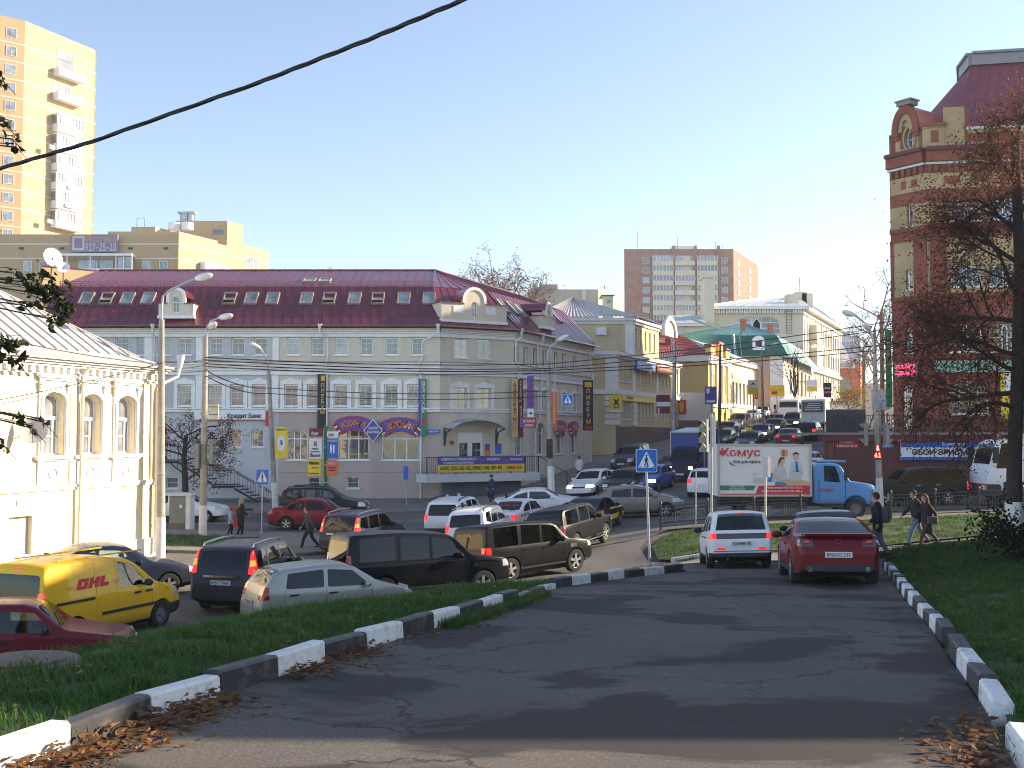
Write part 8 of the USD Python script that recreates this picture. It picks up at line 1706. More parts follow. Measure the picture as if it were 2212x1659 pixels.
signpx('blank cream panel frame on the lamp post by the cabinet',Fc((PX(455,47.3),47.3,0),85),452,472,873,906,'beige_box',(),[('frame_bar',[(0,.3),(1,.3),(1,.34),(0,.34)],'dark_metal'),('frame_bar',[(0,.8),(1,.8),(1,.84),(0,.84)],'dark_metal')],o0=.1,o1=.2,name='information_board')
signpx('blue and white wallpaper shop sign on the dark red shop',SH,1944,2125,952,994,'sign_white',[('Erismann',.62,.76,.15,.27,'sign_white',0),('ОБОИ ЭРИСМАНН',.56,.28,.28,.86,'sign_ink',0)],[('blue_band',[(0,.66),(1,.66),(1,1),(0,1)],'sign_blue'),('blue_band',[(0,0),(1,0),(1,.16),(0,.16)],'sign_blue')])
signpx('red for-sale board with white letters on the dark red shop',SH,1802,1853,948,968,'sign_red',[('ПРОДАЮ',.5,.56,.28,.55,'sign_white',0),('8 (903) 123-33-66',.5,.15,.20,.85,'sign_white',0)],o0=.004,o1=.04);signpx('small blue poster left of the red for-sale board',SH,1787,1799,951,966,'ad_lightblue',o0=.004,o1=.03);signpx('blue street plate behind the lamp post on the dark red shop',SH,1903,1929,958,968,'sign_blue',[('улица 107/49',.5,.35,.35,.8,'sign_white',0)],o0=.004,o1=.04);signpx('white notice with dark heading by the shop door',SH,2060,2074,1008,1025,'sign_white',(),[('heading',[(0,.55),(1,.55),(1,1),(0,1)],'sign_violet')],o0=.004,o1=.03)
mat('led_lit',(.3,.01,.02),.4,emis=(1.0,.02,.08),estr=3.0);signpx('lit red exchange rate display on the brick building',K,1932,1981,784,814,'signal_grey',[('36.70 31.20',.5,.60,.26,.84,'led_lit',0),('43.25 45.10',.5,.16,.26,.84,'led_lit',0)],o0=.1,o1=.3,name='rate_display')
signpx('long pale green shop sign on the brick building behind the tree',Rr,2020,2190,778,804,'pale_green',[('АПТЕКА',.4,.25,.5,.6,'sign_green',0)]);signpx('yellow and white vertical sign on the brick building behind the tree',Rr,2162,2186,806,905,'sign_yellow',(),[('white_part',[(.4,.5),(1,.5),(1,1),(.4,1)],'sign_white')])
GB=Fc((PX(1921,66),66,0),100);signpx('dark green vertical sign at the left edge of the brick building',GB,1914,1927,712,880,'sign_green',[('АПТЕКА',.5,.86,.045,.5,'sign_gold',1)],o0=0,o1=.1)
signpx('blue letters sign under the eave of the yellow building',YR,1377,1417,783,801,'sign_blue',[('Пельмени Домашние',.5,.3,.4,.85,'sign_white',0)],o0=.35,o1=.5);signpx('dark red sign with gold letters right of the blue one on the yellow building',YR,1420,1458,793,808,'sign_maroon',[('РЕСТОРАН',.5,.3,.4,.8,'sign_gold',0)],o0=.35,o1=.5)
signpx('yellow bank sign with black crossed emblem on the yellow building',Fc((PX(1330,86.5),86.5,0),80),1318,1344,852,890,'sign_yellow',[('БАНК',.5,.22,.10,.5,'sign_ink',0)],[('cross',[(.25,.42),(.35,.36),(.75,.70),(.65,.76)],'sign_ink'),('cross',[(.75,.42),(.65,.36),(.25,.70),(.35,.76)],'sign_ink'),('white_foot',[(0,0),(1,0),(1,.12),(0,.12)],'sign_white')],o0=0,o1=.12);signpx('long yellow fascia sign on the yellow building',YR,1346,1416,853,868,'sign_yellow',[('Банк',.2,.3,.4,.2,'sign_ink',0)],o0=.05,o1=.2)
signpx('dark billboard with white middle on the grey pole',Fc((PX(1432,83),83,0),86),1418,1447,853,893,'sign_maroon',(),[('white_band',[(0,.38),(1,.38),(1,.62),(0,.62)],'sign_white'),('white_mark',[(.1,.0),(.2,0),(.2,.3),(.1,.3)],'sign_white')],o0=0,o1=.1)
signpx('red banner with golden emblem on the white boundary wall',WF,1461,1482,864,895,'sign_red',(),[('emblem',[(.35,.15),(.65,.15),(.72,.5),(.8,.7),(.6,.88),(.4,.88),(.2,.7),(.3,.5)],'sign_gold')],o0=.004,o1=.03,name='banner',cat='banner')
for lb,d,x0,x1,y0,y1,bs,tx_,ex in(('dark blue dental billboard with white tooth and arrow',84,1523,1548,835,873,'sign_violet',(),[('tooth',[(.15,.6),(.35,.6),(.4,.9),(.1,.9)],'sign_white'),('arrow',[(.05,.15),(.2,.05),(.2,.10),(.85,.10),(.85,.22),(.2,.22),(.2,.27)],'sign_white')]),('yellow and white billboard with arrow emblem on the slim lamp post',98,1616,1638,821,852,'sign_yellow',(),[('white_top',[(.05,.5),(.95,.5),(.95,.97),(.05,.97)],'sign_white'),('emblem',[(.2,.62),(.5,.85),(.8,.62),(.5,.72)],'sign_ink')]),('yellow billboard with red line before the peach house',118,1662,1695,832,856,'sign_yellow',(),[('red_line',[(.05,.55),(.9,.55),(.9,.59),(.05,.59)],'sign_red'),('picture',[(.15,.2),(.5,.2),(.5,.45),(.15,.45)],'sign_red')]),('white and yellow billboard left of the pale house front',122,1743,1765,821,846,'sign_white',(),[('yellow_foot',[(0,0),(1,0),(1,.42),(0,.42)],'sign_yellow')]),('black billboard stack by the pale house',120,1779,1795,827,858,'sign_ink',(),[('white_line',[(.1,.6),(.9,.6),(.9,.66),(.1,.66)],'sign_white'),('orange_line',[(.1,.3),(.9,.3),(.9,.4),(.1,.4)],'sign_orange')]),('red and white lettered sign far up the street',116,1630,1638,843,862,'sign_red',(),[('letter',[(.3,.2),(.5,.8),(.7,.2),(.6,.2),(.5,.5),(.4,.2)],'sign_white')]),('white and blue board at the left of the brick building',70,1882,1922,841,885,'sign_white',(),[('blue_part',[(.1,.05),(.6,.05),(.6,.45),(.1,.45)],'ad_lightblue'),('yellow_part',[(.75,.3),(1,.3),(1,.75),(.75,.75)],'sign_yellow')])):
 sg=signpx(lb,Fc((PX(x0,d),d,0),90),x0,x1,y0,y1,bs,tx_,ex,o0=0,o1=.12,name='billboard',cat='billboard');c=q((x0+x1)/2,y1,d+.1);sg.add('post',MB().tube([c,gp(c[0],c[1])],.08,8),'galvanised')
 # -- people
for n_,c_ in dict(skin=(.50,.28,.19),hair_dark=(.02,.014,.010),hair_auburn=(.14,.04,.015),hair_blond=(.38,.24,.10),cloth_black=(.012,.012,.014),cloth_charcoal=(.06,.058,.056),cloth_grey=(.34,.35,.38),cloth_jeans=(.10,.15,.24),cloth_brown=(.08,.035,.02),cloth_red=(.55,.02,.025),cloth_tan=(.32,.17,.06),cloth_navy=(.02,.025,.06),cloth_white=(.62,.62,.62),cloth_orange=(.8,.12,.02),cloth_lime=(.25,.7,.12)).items():mat(n_,c_,.85)
def sph(p,r):return m3.Manifold.sphere(r,12).translate([float(x)for x in p])
def chain(pts,rr):
 out=m3.Manifold()
 for a,b,ra,rb in zip(pts[:-1],pts[1:],rr[:-1],rr[1:]):out+=m3.Manifold.batch_hull([sph(a,ra),sph(b,rb)])
 return out
def person(label,loc,heading,h,top,legs,hair,stride=.0,arm=.15,long_coat=False,long_hair=False,bag=None,cap=None,sit=False,shoes='cloth_black',lean=0.0):
 """loc: ground point; heading clockwise from the view direction; stride: half step length in metres."""
 s=h/1.75;t=Th('person',label,'person',loc,PI/2-math.radians(heading),local=True)
 V=lambda x,y,z:np.array([x,y,z])*s
 hip,ch,nk=V(0,0,.92),V(.02+lean,0,1.32),V(.03+lean,0,1.50);hd=V(.05+lean*1.4,0,1.645)
 body,jk,tr,sh=m3.Manifold(),m3.Manifold(),m3.Manifold(),m3.Manifold()
 for k in(1,-1):
  f=k*stride;kn=V(f*.55+.05,k*.09,.50);an=V(f-(.06 if f<0 else 0),k*.09,.10+(.07 if f<0 else 0));hp=V(0,k*.09,.90)
  if sit:kn,an=V(.42,k*.12,.90),V(.46,k*.12,.5)
  body+=chain([hp,kn,an],[.075*s,.055*s,.04*s]);tr+=chain([hp,kn,an+V(0,0,.02)],[.098*s,.070*s,.056*s]);toe=an+V(.15,0,-.045 if f>=0 else-.075);sh+=chain([an+V(-.03,0,-.045),toe],[.052*s,.042*s])
  so=V(.02+lean,k*.185,1.40);el=V(-f*.5+lean*.6,k*.235,1.13);wr_=V(-f*.9+arm,k*.225,.90+arm*.5)
  if sit:el,wr_=V(.15,k*.25,1.16),V(.42,k*.2,1.18)
  body+=chain([so,el,wr_],[.045*s,.036*s,.028*s]);jk+=chain([so,el,wr_+(el-wr_)*.12],[.075*s,.06*s,.048*s])
  d=(wr_-el)/np.linalg.norm(wr_-el);pal=wr_+d*.07*s;body+=chain([wr_,pal],[.030*s,.036*s])
  for i,(o,ln)in enumerate(((-.03,.065),(-.01,.078),(.01,.072),(.03,.055))):b0=pal+V(o,0,0)*.9;body+=chain([b0,b0+d*ln*.6*s,b0+d*ln*s+V(.012,-k*.012,0)],[.010*s,.009*s,.008*s])
  body+=chain([wr_+d*.02*s,wr_+d*.06*s+V(.045,-k*.01,0),wr_+d*.10*s+V(.05,-k*.015,0)],[.012*s,.010*s,.008*s])
 tor=m3.Manifold.batch_hull([sph(hip+V(0,.09,-.02),.10*s),sph(hip+V(0,-.09,-.02),.10*s),sph(ch+V(0,.12,.02),.11*s),sph(ch+V(0,-.12,.02),.11*s),sph(nk+V(-.02,.07,-.08),.075*s),sph(nk+V(-.02,-.07,-.08),.075*s)])
 body+=tor+chain([nk-V(0,0,.06),hd-V(0,0,.06)],[.058*s,.055*s]);head=m3.Manifold.sphere(1,16).scale([.098*s,.078*s,.118*s]).translate(list(hd));body+=head+chain([hd+V(.085,0,.0),hd+V(.108,0,-.025)],[.014*s,.018*s])+chain([hd+V(.05,0,-.08),hd+V(.075,0,-.095)],[.04*s,.03*s])
 for k in(1,-1):body+=sph(hd+V(-.005,k*.078,-.01),.022*s)
 jk+=m3.Manifold.batch_hull([sph(hip+V(0,.085,-.10 if not long_coat else-.38),(.115 if not long_coat else .13)*s),sph(hip+V(0,-.085,-.10 if not long_coat else-.38),(.115 if not long_coat else .13)*s),sph(ch+V(0,.13,.02),.125*s),sph(ch+V(0,-.13,.02),.125*s),sph(nk+V(-.02,.06,-.06),.085*s),sph(nk+V(-.02,-.06,-.06),.085*s)])
 sm=lambda M,L_=.03:trimesh.smoothing.filter_taubin(mantm(M.refine_to_length(L_*1.4)),iterations=6)
 bp=t.add('body',sm(body),'skin',smooth=True)
 t.add('jacket',sm(jk),top,bp,smooth=True);t.add('trousers',sm(tr),legs,bp,smooth=True);t.add('shoes',mantm(sh),shoes,bp,smooth=True)
 hr=m3.Manifold.sphere(1,16).scale([.108*s,.090*s,.118*s]).translate(list(hd+V(-.012,0,.018)))-mbox(hd[0]+.045*s,9,-9,9,-9,hd[2]+.055*s)-mbox(-9,9,-9,9,-9,hd[2]-(.05 if not long_hair else .09)*s)
 if long_hair:hr+=m3.Manifold.batch_hull([sph(hd+V(-.06,0,0),.08*s),sph(hd+V(-.10,.05,-.30),.06*s),sph(hd+V(-.10,-.05,-.30),.06*s)])
 t.add('hair',mantm(hr),hair,bp,smooth=True)
 for k in(1,-1):t.add('eye',mantm(sph(hd+V(.088,k*.032,.012),.011*s)),'hair_dark',bp)
 if cap:t.add('cap',mantm((m3.Manifold.sphere(1,16).scale([.115*s,.096*s,.11*s]).translate(list(hd+V(0,0,.04)))^mbox(-9,9,-9,9,hd[2]+.03*s,9))+mbox(hd[0]+.05*s,hd[0]+.19*s,-.07*s,.07*s,hd[2]+.03*s,hd[2]+.045*s)),cap,bp,smooth=30)
 return t,s
mb_=lambda x0,x1,y0,y1,z0,z1,r:m3.Manifold.batch_hull([sph((x,y,z),r)for x in(x0,x1)for y in(y0,y1)for z in(z0,z1)])
def carried(name,label,loc,heading,m,mt):t=Th(name,label,'bag' if 'bag' in name else name,loc,PI/2-math.radians(heading),local=True);t.add('shell',mantm(m),mt,smooth=40);return t
l=g_(522,48.6);person('woman in black coat with blond hair waiting beside a boy on the pavement',l,60,1.70,'cloth_black','cloth_black','hair_blond',.10,.18,True,True);carried('handbag','tan shoulder bag of the woman waiting by the crossing',l,60,mb_(-.16,.02,.27,.33,.95,1.2,.04),'cloth_tan');carried('carrier_bag','bright red bag held between the woman and the boy',g_(511,48.4),60,mb_(-.03,.05,-.06,.06,.45,.78,.03),'cloth_red')
person('boy in pale grey jacket and red cap beside the woman',g_(500,48.4),85,1.30,'cloth_grey','cloth_black','hair_dark',.05,.1,cap='cloth_red')
person('man in dark grey jacket walking left between the cars',g_(670,44.5),262,1.76,'cloth_charcoal','cloth_black','hair_dark',.30,.05,lean=.05)
l=g_(1063,64.0);person('person in long navy coat walking below the entrance terrace',l,250,1.68,'cloth_navy','cloth_navy','hair_dark',.12,.1,True,cap='cloth_navy');carried('shopping_bag','dark bag of the person below the entrance terrace',l,250,mb_(.0,.12,-.32,-.26,.35,.65,.04),'cloth_black')
person('dark-haired person in white top on the pavement up the side street',g_(1251,73),20,1.68,'cloth_white','cloth_navy','hair_dark',.15,.1)
l=gp(PX(1893,29.8),29.8);person('man in dark jacket and jeans walking beside the red coupe',l,300,1.80,'cloth_black','cloth_jeans','hair_dark',.16,.1);carried('backpack_bag','black backpack on the man beside the red coupe',l,300,mb_(-.26,-.16,-.12,.12,1.05,1.38,.05),'cloth_charcoal')
person('man in black jacket and pale jeans walking with a red-haired woman',gp(PX(1978,35.7),35.7),262,1.80,'cloth_black','cloth_jeans','hair_dark',.34,.08,lean=.05)
l=gp(PX(2001,35.2),35.2);person('woman with long auburn hair, short black coat and brown boots on the footpath',l,262,1.68,'cloth_black','cloth_brown','hair_auburn',.32,.10,True,True,lean=.04);carried('handbag','dark handbag of the auburn-haired woman on the footpath',l,262,mb_(-.12,.12,.26,.30,.80,.96,.045),'cloth_charcoal')
for px,d,tp,lb in((1659,112,'cloth_brown','person in brown on the pavement at the arched doorway up the hill'),(1668,113,'cloth_black','person in black beside the one in brown up the hill'),(1755-80,118,'cloth_red','person in red jacket on the pavement left of the bus'),(1560,93,'cloth_black','person in black below the bright yellow house front')):person(lb,g_(px,d),200,1.72,tp,'cloth_black','hair_dark',.12)
person('truck driver in orange vest at the wheel of the blue cab',(tx+1.25,47.95,float(G(tx,47.6))+.35),90,1.7,'cloth_orange','cloth_lime','hair_dark',0,.1,sit=True)
# -- trees
mat('bark_dark',(.035,.027,.022),.95,var=.3,scale=5,bump=.5,bscale=20);mat('bark_grey',(.20,.15,.12),.95,var=.2,scale=3)
def leafmat(name,c1,c2,patch=None):
 """Leaf or blade colour picked per piece; patch: a second colour in patches over the ground."""
 nodes={'g':('geometry',{}),'r':('rgb_ramp',{'ramp':[(0,c1),(.6,c2),(1,tuple(min(1,c*1.7)for c in c2))]}),'d':('principled_bsdf',{'roughness':.6,'specular_ior_level':.3}),'t':('translucent_bsdf',{}),'m':('mix_closure',{'fac':.35})}
 links=[('g.random_per_island','r.fac'),('d.BSDF','m.closure1'),('t.BSDF','m.closure2')];out='r.color'
 if patch:nodes.update({'n':('noise_texture',{'scale':.7,'detail':6.0,'roughness':.7}),'pr':('rgb_ramp',{'ramp':[(.48,(0,0,0)),(.74,(.8,.8,.8))]}),'x':('mix',{'color2':patch})});links+=[('g.position','n.vector'),('n.fac','pr.fac'),('pr.color','x.fac'),('r.color','x.color1')];out='x.color'
 usdkit.material(stage,'/World/Looks/'+name,nodes,links+[(out,'d.base_color'),(out,'t.color')],surface='m.closure')
leafmat('leaf_rust',(.14,.05,.024),(.42,.165,.055));leafmat('leaf_olive',(.02,.028,.008),(.09,.10,.025));leafmat('leaf_fallen',(.20,.10,.045),(.50,.31,.15));leafmat('leaf_ivy',(.008,.02,.006),(.02,.06,.012));leafmat('leaf_gold',(.25,.17,.02),(.5,.36,.05));leafmat('blade',(.055,.13,.018),(.16,.31,.045),(.17,.15,.05))
def leaves(pts,size,rnd,curl=.25):
 """One small folded leaf (two quads) at each point."""
 n=len(pts);a=rnd.normal(size=(n,3));a/=np.linalg.norm(a,axis=1)[:,None];b=np.cross(a,rnd.normal(size=(n,3)));b/=np.linalg.norm(b,axis=1)[:,None];c=np.cross(a,b);s=(size*rnd.uniform(.6,1.3,n))[:,None]
 V=np.stack([pts,pts+a*s*.25+b*s*.34+c*s*curl*.6,pts+a*s*.65+b*s*.36+c*s*curl,pts+a*s*1.15,pts+a*s*.65-b*s*.36+c*s*curl,pts+a*s*.25-b*s*.34+c*s*curl*.6],1).reshape(-1,3);k=np.arange(n)[:,None]*6
 return trimesh.Trimesh(V,np.vstack([k+q_ for q_ in((0,1,2),(0,2,3),(0,3,4),(0,4,5))]),process=False)
def grow(mb,p,d,ln,r,lv,rnd,tips,sp=.55,droop=0.0,kids=4):
 pts=[np.array(p,float)];d=np.array(d,float)/np.linalg.norm(d)
 for i in range(4):d=d+rnd.normal(size=3)*.13+np.array([0,0,-droop]);d/=np.linalg.norm(d);pts.append(pts[-1]+d*ln/4)
 mb.tube(pts,np.linspace(r,r*.55,5),6 if r>.03 else 3,cap=False)
 if lv<=1:tips+=[pts[2],pts[3],pts[4]]
 if lv<=0:return
 for k in range(kids):
  f=rnd.uniform(.35,1.0);i=min(3,int(f*4));q0=pts[i]+(pts[i+1]-pts[i])*(f*4-i);nd=d+rnd.normal(size=3)*sp;grow(mb,q0,nd,ln*rnd.uniform(.5,.75),r*.5,lv-1,rnd,tips,sp,droop,kids)
def tree(name,label,base,trunk,limbs,bark,lv,leaf=None,n=0,size=.08,seed=1,r=.2,spread=.3,cat='tree',kids=4,white=None,droop=0.0,crown='crown'):
 """trunk: list of points; limbs: (share of the trunk height, direction, length, radius)."""
 rnd=np.random.default_rng(seed);t=Th(name,label,cat,base);tips=[];mb=MB();trunk=[np.array(p,float)for p in trunk];rr=np.linspace(r,r*.55,len(trunk));mb.tube(trunk,rr,14)
 tp=t.add('trunk',mb,bark,smooth=50)
 if white:a=trunk[0];b=trunk[0]+(trunk[1]-trunk[0])*white;t.add('whitewash_band',MB().tube([a,b],r+.012,14),'whitewash',tp,smooth=50)
 mb=MB()
 for f,d,ln,r0 in limbs:x=f*(len(trunk)-1);i=min(int(x),len(trunk)-2);grow(mb,trunk[i]+(trunk[i+1]-trunk[i])*(x-i),d,ln,r0,lv,rnd,tips,.6,droop,kids)
 t.add('limbs',mb,bark)
 if leaf:tips=np.array(tips);p=tips[rnd.integers(0,len(tips),n)]+rnd.normal(size=(n,3))*spread;t.add(crown,leaves(p,size,rnd),leaf,kind='stuff')
 return t
rl=np.random.default_rng(5)
b=gp(PX(2184,30.6),30.6);up=lambda z,dx=0:b+np.array([dx,0,z])
tree('big_tree','large rusty-leaved tree with whitewashed trunk base at the right edge',b,[b-(0,0,.2),up(2.4,.08),up(5,.25),up(8,.35),up(11.5,.3)],[(f,(dx,dy,dz),ln*.80,.075)for f,dx,dy,dz,ln in((.38,-1,-.1,.12,2.3),(.42,-1,.5,.05,2.4),(.42,.6,-.5,.3,2.6),(.48,-.9,-.5,.15,2.4),(.52,-1,.1,.25,2.5),(.56,.9,.3,.4,2.6),(.60,-.9,.4,.3,2.3),(.66,-.7,-.5,.45,2.2),(.72,.7,-.3,.5,2.2),(.74,-.9,.1,.5,2.1),(.80,-.5,.4,.6,1.9),(.84,.5,.3,.8,1.8),(.9,-.6,-.1,.8,1.6),(.97,-.2,.1,1,1.4),(.36,.8,.2,.1,2.4))],'bark_dark',3,'leaf_rust',34000,.060,3,.225,.36,white=.50,droop=.03,kids=5)
b=gp(-7.4,9.0);t=Th('overhanging_tree','dark leafy twigs of a tree hanging into the picture at the left edge','tree',b);rnd=np.random.default_rng(8)
tk=[b,b+(.1,0,1.6),b+(.0,-.2,3.4),b+(.2,-.3,5.2),b+(.1,-.4,7)];tp=t.add('trunk',MB().tube(tk,[.17,.15,.13,.1,.06],12),'bark_dark',smooth=50);tw,lf=MB(),[]
for px,py,d,rp,n,z0 in((118,640,7.2,30,60,4.2),(90,622,7.3,26,46,4.2),(70,612,7.4,14,14,4.2),(140,672,7.2,15,18,4.2),(112,690,7.1,14,14,4.2),(22,748,6.8,22,34,3.6),(35,782,6.8,12,10,3.6),(10,268,7,14,12,5.2),(26,300,7,10,7,5.2),(35,318,7,5,2,5.2),(6,175,7,9,5,5.6),(44,903,7,10,7,3.4),(70,925,7,6,2,3.4),(8,962,7,6,3,3.2),(52,660,7.2,8,3,4),(95,912,7,4,2,3.4),(30,590,7.4,8,4,4.2)):
 c=P(px,py,d);o=b+np.array([.1,-.2,z0]);m_=(o+c)/2+(0,0,.35);ctrl=[o+(m_-o)*.3,m_,m_+(c-m_)*.55+(0,0,.08),c,c+(.10,-.02,-.10)];tw.tube(ctrl,[.022,.013,.007,.004,.002],4,cap=False)
 for k in range(4):e_=c+rnd.normal(size=3)*rp*d/FPX*.8;tw.tube([ctrl[2]+(c-ctrl[2])*rnd.uniform(.2,.9),(c+e_)/2+(0,0,.02),e_-(0,0,.03)],.0022,3,cap=False)
 lf.append(c+rnd.normal(size=(n,3))*rp*d/FPX*.62)
t.add('twigs',tw,'bark_dark');t.add('foliage',leaves(np.vstack(lf),.052,rnd),'leaf_olive',kind='stuff')
b=gp(PX(398,57.5),57.5);tree('small_tree','small dark leafless tree with rusty leaves before the grey building',b,[b,b+(.1,0,1.6),b+(.0,0,3.2),b+(.1,0,4.4)],[(f,(math.cos(k*2.4),math.sin(k*2.4),.5),1.9,.05)for k,f in enumerate(np.linspace(.4,1,9))],'bark_dark',3,'leaf_rust',2600,.09,4,.2,.11,kids=4)
for i,(px,pt,d,w)in enumerate(((1020,552,112,1.0),(1062,532,116,1.1),(1105,536,113,1.0),(1140,548,118,.9),(690,562,128,.9))):
 b=gp(PX(px,d),d);H=PZ(pt,d)-b[2];tree('bare_tree',('bare tree above the maroon roof, %s of the group behind the corner'%('leftmost','second from the left','third from the left','rightmost')[i])if i<4 else 'faint bare treetop above the middle of the long maroon roof',b,[b,b+(0,0,H*.4),b+(.3,0,H*.6),b+(0,0,H*.72)],[(f,(math.cos(k*2.2)*.7,math.sin(k*2.2)*.7,.8),H*.15*w,.09)for k,f in enumerate(np.linspace(.6,1,9))],'bark_grey',3,'leaf_rust',700,.16,20+i,.35,.3,kids=4)
b=gp(PX(1719,124),124);tree('pollarded_tree','pollarded bare tree with upright shoots before the peach house',b,[b,b+(0,0,1.2),b+(0,0,2.6)],[(1.0,(math.cos(k)*.25,math.sin(k)*.25,1),5.2,.07)for k in range(9)],'bark_dark',1,None,0,.1,31,.2,.45,kids=3)
for i,(px,pt,d)in enumerate(((1868,745,150),(1893,700,128),(1908,660,112))):b=gp(PX(px,d),d);H=PZ(pt,d)-b[2];tree('street_tree','bare street tree left of the brick building, %s'%('farthest','middle one','nearest and tallest')[i],b,[b,b+(0,0,H*.5),b+(0,0,H*.95)],[(f,(math.cos(k*2.2)*.7,math.sin(k*2.2)*.7,.8),H*.25,.09)for k,f in enumerate(np.linspace(.35,1,9))],'bark_grey',3,'leaf_rust',500,.15,40+i,.3,.3,kids=4)
b=gp(PX(1834,132),132);tree('yellow_bush','small golden bush at the top of the street',b,[b,b+(0,0,1.5)],[(.5,(math.cos(k*1.3),math.sin(k*1.3),.9),2.2,.05)for k in range(7)],'bark_grey',2,'leaf_gold',900,.22,50,.1,.4,cat='bush',crown='foliage')
b=gp(PX(2215,25),25);tree('ivy_bush','dark green bush at the right edge below the big tree',b,[b,b+(0,0,.5)],[(.5,(math.cos(k*.9),math.sin(k*.9),.5),.75,.02)for k in range(8)],'bark_dark',2,'leaf_ivy',2600,.085,51,.05,.2,cat='bush',crown='foliage')
# -- overhead cables
def cable(label,pts,r,sag=.0,name='overhead_cable',group=None):
 out=[]
 for a,b in zip(pts[:-1],pts[1:]):
  for k in range(15 if b is pts[-1]else 14):f=k/14;out.append(a+(b-a)*f-np.array([0,0,4*sag*f*(1-f)]))
 solo(name,MB().tube(out,r,5),'cable',label,'cable',group)
pp=[P(-260,440,9.5),P(0,364,8.8),P(196,307,8.4),P(560,178,7.7),P(790,88,7.2),P(1000,0,6.8),P(1330,-150,6.2)]
t=Th('twisted_cable','thick twisted black cable crossing the upper left sky','cable',pp[0]);f=np.linspace(0,6,220);ctr=np.column_stack([np.interp(f,range(7),np.array(pp)[:,k])for k in range(3)])
for k in range(3):a=f*7.5+k*2.1;t.add('strand',MB().tube(ctr+np.column_stack([0*a,.009*np.cos(a),.009*np.sin(a)]),.0095,6),'cable',smooth=True)
a2,a1,a3,a4=(lambda y:P(445,y,47.3)),(lambda y:P(350,y,39.3)),(lambda y:P(581,y,60.0)),(lambda y:P(1187,y,61.1));ed=lambda y:P(1934,y,62.8)
GW_='thin wires between the lamp posts'
for y0,ym,y1 in((772,786,693),(778,796,708),(786,800,742),(792,806,752)):cable('thin black wire spanning the crossroads from lamp post to brick building',[a2(y0),a4(ym),ed(y1)],.028,.18,group=GW_)
for y0,y1 in((800,838),(812,850)):cable('thin black wire between the cabinet lamp post and the leaning lamp post',[a2(y0),a3(y1),a4(y1+6)],.024,.25,group='wires to the leaning lamp post')
for y0,y1 in((782,775),(792,788),(798,800)):cable('thin black wire between the two left lamp posts',[a1(y0),a2(y1)],.016,.1,group='wires between the two left lamp posts')
cable('dark wire running from the left lamp post past the cream roof edge',[P(-150,690,30),a1(786)],.014,.2);cable('dark wire running from the left lamp post across the cream wall',[P(-150,890,30),a1(784)],.014,.1)
# -- grass and fallen leaves
rg=np.random.default_rng(9)
pi=UsdGeom.PointInstancer.Define(stage,'/World/grass');pi.GetPrim().SetCustomDataByKey('label','short green grass with blades on the banks and the mound');pi.GetPrim().SetCustomDataByKey('category','grass');pi.GetPrim().SetCustomDataByKey('kind','stuff');rel=pi.CreatePrototypesRel()
for k in range(4):
 V,Fa=[],[]
 for i in range(18):
  p=np.array([*rg.normal(size=2)*.07,-.01]);d=rg.normal(size=2)*.5;hh_=rg.uniform(.06,.15);e=np.array([-d[1],d[0],0]);e=e/np.linalg.norm(e)*.006;n=len(V);V+=[p-e,p+e,p+(d[0]*hh_*.4,d[1]*hh_*.4,hh_*.6)+e*.7,p+np.array([d[0]*hh_*.4,d[1]*hh_*.4,hh_*.6])-e*.7,p+(d[0]*hh_,d[1]*hh_,hh_)];Fa+=[(n,n+1,n+2),(n,n+2,n+3),(n+3,n+2,n+4)]
 usdkit.mesh(stage,f'/World/grass/tuft_{k:03d}' if k else '/World/grass/tuft',trimesh.Trimesh(np.array(V),Fa,process=False),'/World/Looks/blade');rel.AddTarget(f'/World/grass/tuft_{k:03d}' if k else '/World/grass/tuft')
pos=[]
for pg,bx,den in((bank,(-9,4.4,5,29.4),62),(rbank,(3,15,5,33),40),(mound,(4.7,23,33.6,42.2),22),(isle_grass,(-15,-9.8,42,47.5),14),(strip_grass,(-24,-14,60,62.4),10)):
 n=int((bx[1]-bx[0])*(bx[3]-bx[2])*den);xy=np.column_stack([rg.uniform(bx[0],bx[1],n),rg.uniform(bx[2],bx[3],n)]);pr=prepared.prep(pg);keep=(meshkit.fbm(np.column_stack([xy*.9,xy[:,0]*0]),3)>.24)&np.array([pr.contains(Point(*c))for c in xy]);xy=xy[keep];pos.append(np.column_stack([xy,G(xy[:,0],xy[:,1])+(.03 if pg in(bank,rbank,mound)else .12)]))
for kk,sd in((kl,-1),):d=rg.uniform(14,19,500);pos.append(np.column_stack([kl(d)+rg.uniform(0,.18,500),d,G(kl(d),d)]))
pos=np.vstack(pos);n=len(pos);ang=rg.uniform(0,PI,n)
pi.CreatePositionsAttr(Vt.Vec3fArray.FromNumpy(pos.astype(np.float32)));pi.CreateProtoIndicesAttr(Vt.IntArray.FromNumpy(rg.integers(0,4,n).astype(np.int32)));pi.CreateOrientationsAttr(Vt.QuathArray([Gf.Quath(float(math.cos(a)),0,0,float(math.sin(a)))for a in ang]));sc_=rg.uniform(.6,1.15,n);pi.CreateScalesAttr(Vt.Vec3fArray.FromNumpy(np.repeat(sc_[:,None],3,1).astype(np.float32)))
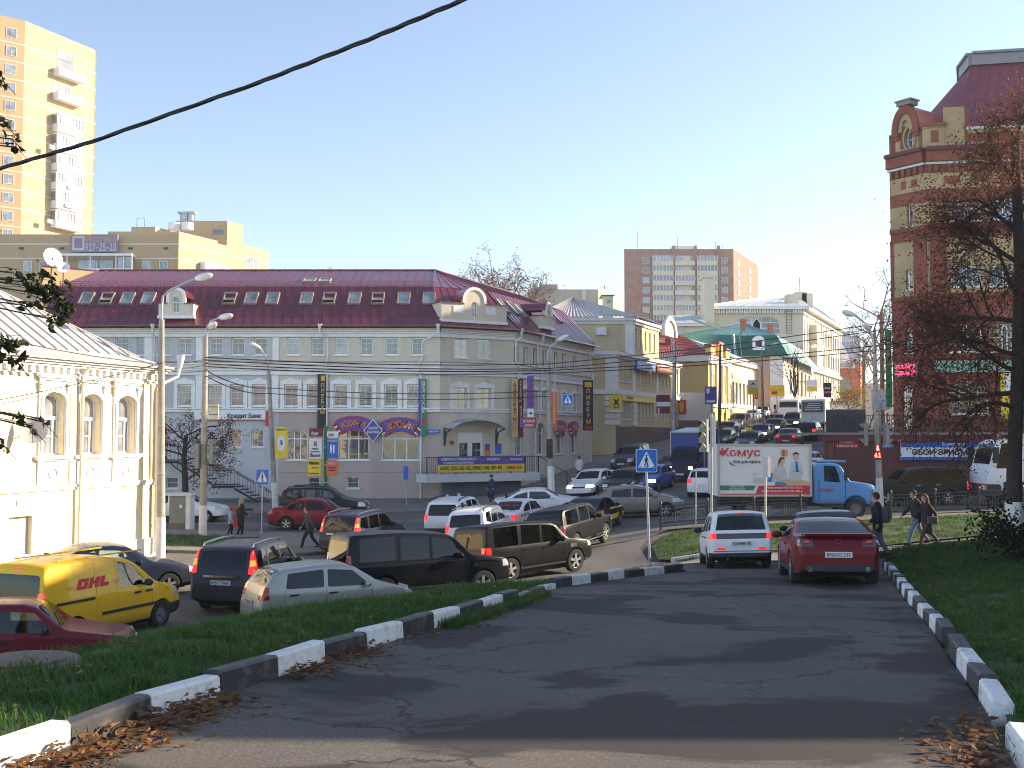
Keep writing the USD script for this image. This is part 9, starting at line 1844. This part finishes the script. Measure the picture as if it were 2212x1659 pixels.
def litter(n,d0,d1,edge,w,lift):
 d=rg.uniform(d0,d1,n);o=np.abs(rg.normal(size=n))*w;x=edge(d)+o;z=G(x,d)+.012+lift*np.exp(-np.abs(o)/abs(w))*rg.uniform(0,1,n);return np.column_stack([x,d,z])
pl=np.vstack([litter(900,5.4,8.9,lambda d:kl(d)+.03,.20,.10),litter(260,9.9,12.0,lambda d:kl(d)+.03,.16,.07),litter(420,5.2,8.2,lambda d:kr(d)-.03,-.25,.07),litter(60,12,17,lambda d:kl(d)+.03,.2,.02),litter(110,6,20,lambda d:kl(d)-.5,-1.2,.05)+(0,0,.09),litter(160,6,24,lambda d:kr(d)+.4,1.6,.05)+(0,0,.09),litter(160,34.5,41,lambda d:d*0+6,5,.05)+(0,0,.06)])
m=leaves(pl,.078,rg,.3);k4=np.repeat(pl[:,2],6);m.vertices[:,2]=np.maximum(k4+(m.vertices[:,2]-k4)*.4,k4-.004);solo('leaf_litter',m,'leaf_fallen','drifts of dry brown fallen leaves along the kerbs','leaves',kind='stuff')
for i in range(46):
 d=rg.uniform(5.6,13);x=rg.uniform(kl(d)+.5,kr(d)-.3);m=leaves(np.zeros((1,3)),.10,rg,.3);v=m.vertices;v[:,2]=np.abs(v[:,2])*.35;m.vertices=v;solo('fallen_leaf',m,'leaf_fallen','single dry leaf lying on the dark side road','leaf','single leaves on the side road',loc=gp(x,d,.006))
c=gp(PX(58,9.5),9.5);mh=Th('manhole_ring','weathered concrete manhole ring in the grass at the lower left','manhole',c);mh.add('ring',MB().tube([c-(0,0,.3),c+(0,0,.07),c+(0,0,.10)],[.50,.50,.46],26),'kerb_concrete',smooth=40);mh.add('cover',MB().tube([c+(0,0,.102),c+(0,0,.12)],.36,24),'brown_stone',smooth=40)
# -- thin autumn haze
usdkit.material(stage,'/World/Looks/haze_air',{'v':('principled_volume',{'color':(.88,.93,1.0),'density':.0003,'anisotropy':.3})},[],volume='v.volume')
solo('haze',MB().box(-260,330,-60,560,CZ-8.5,CZ+75),'haze_air','thin pale haze filling the air over the town',kind='stuff')
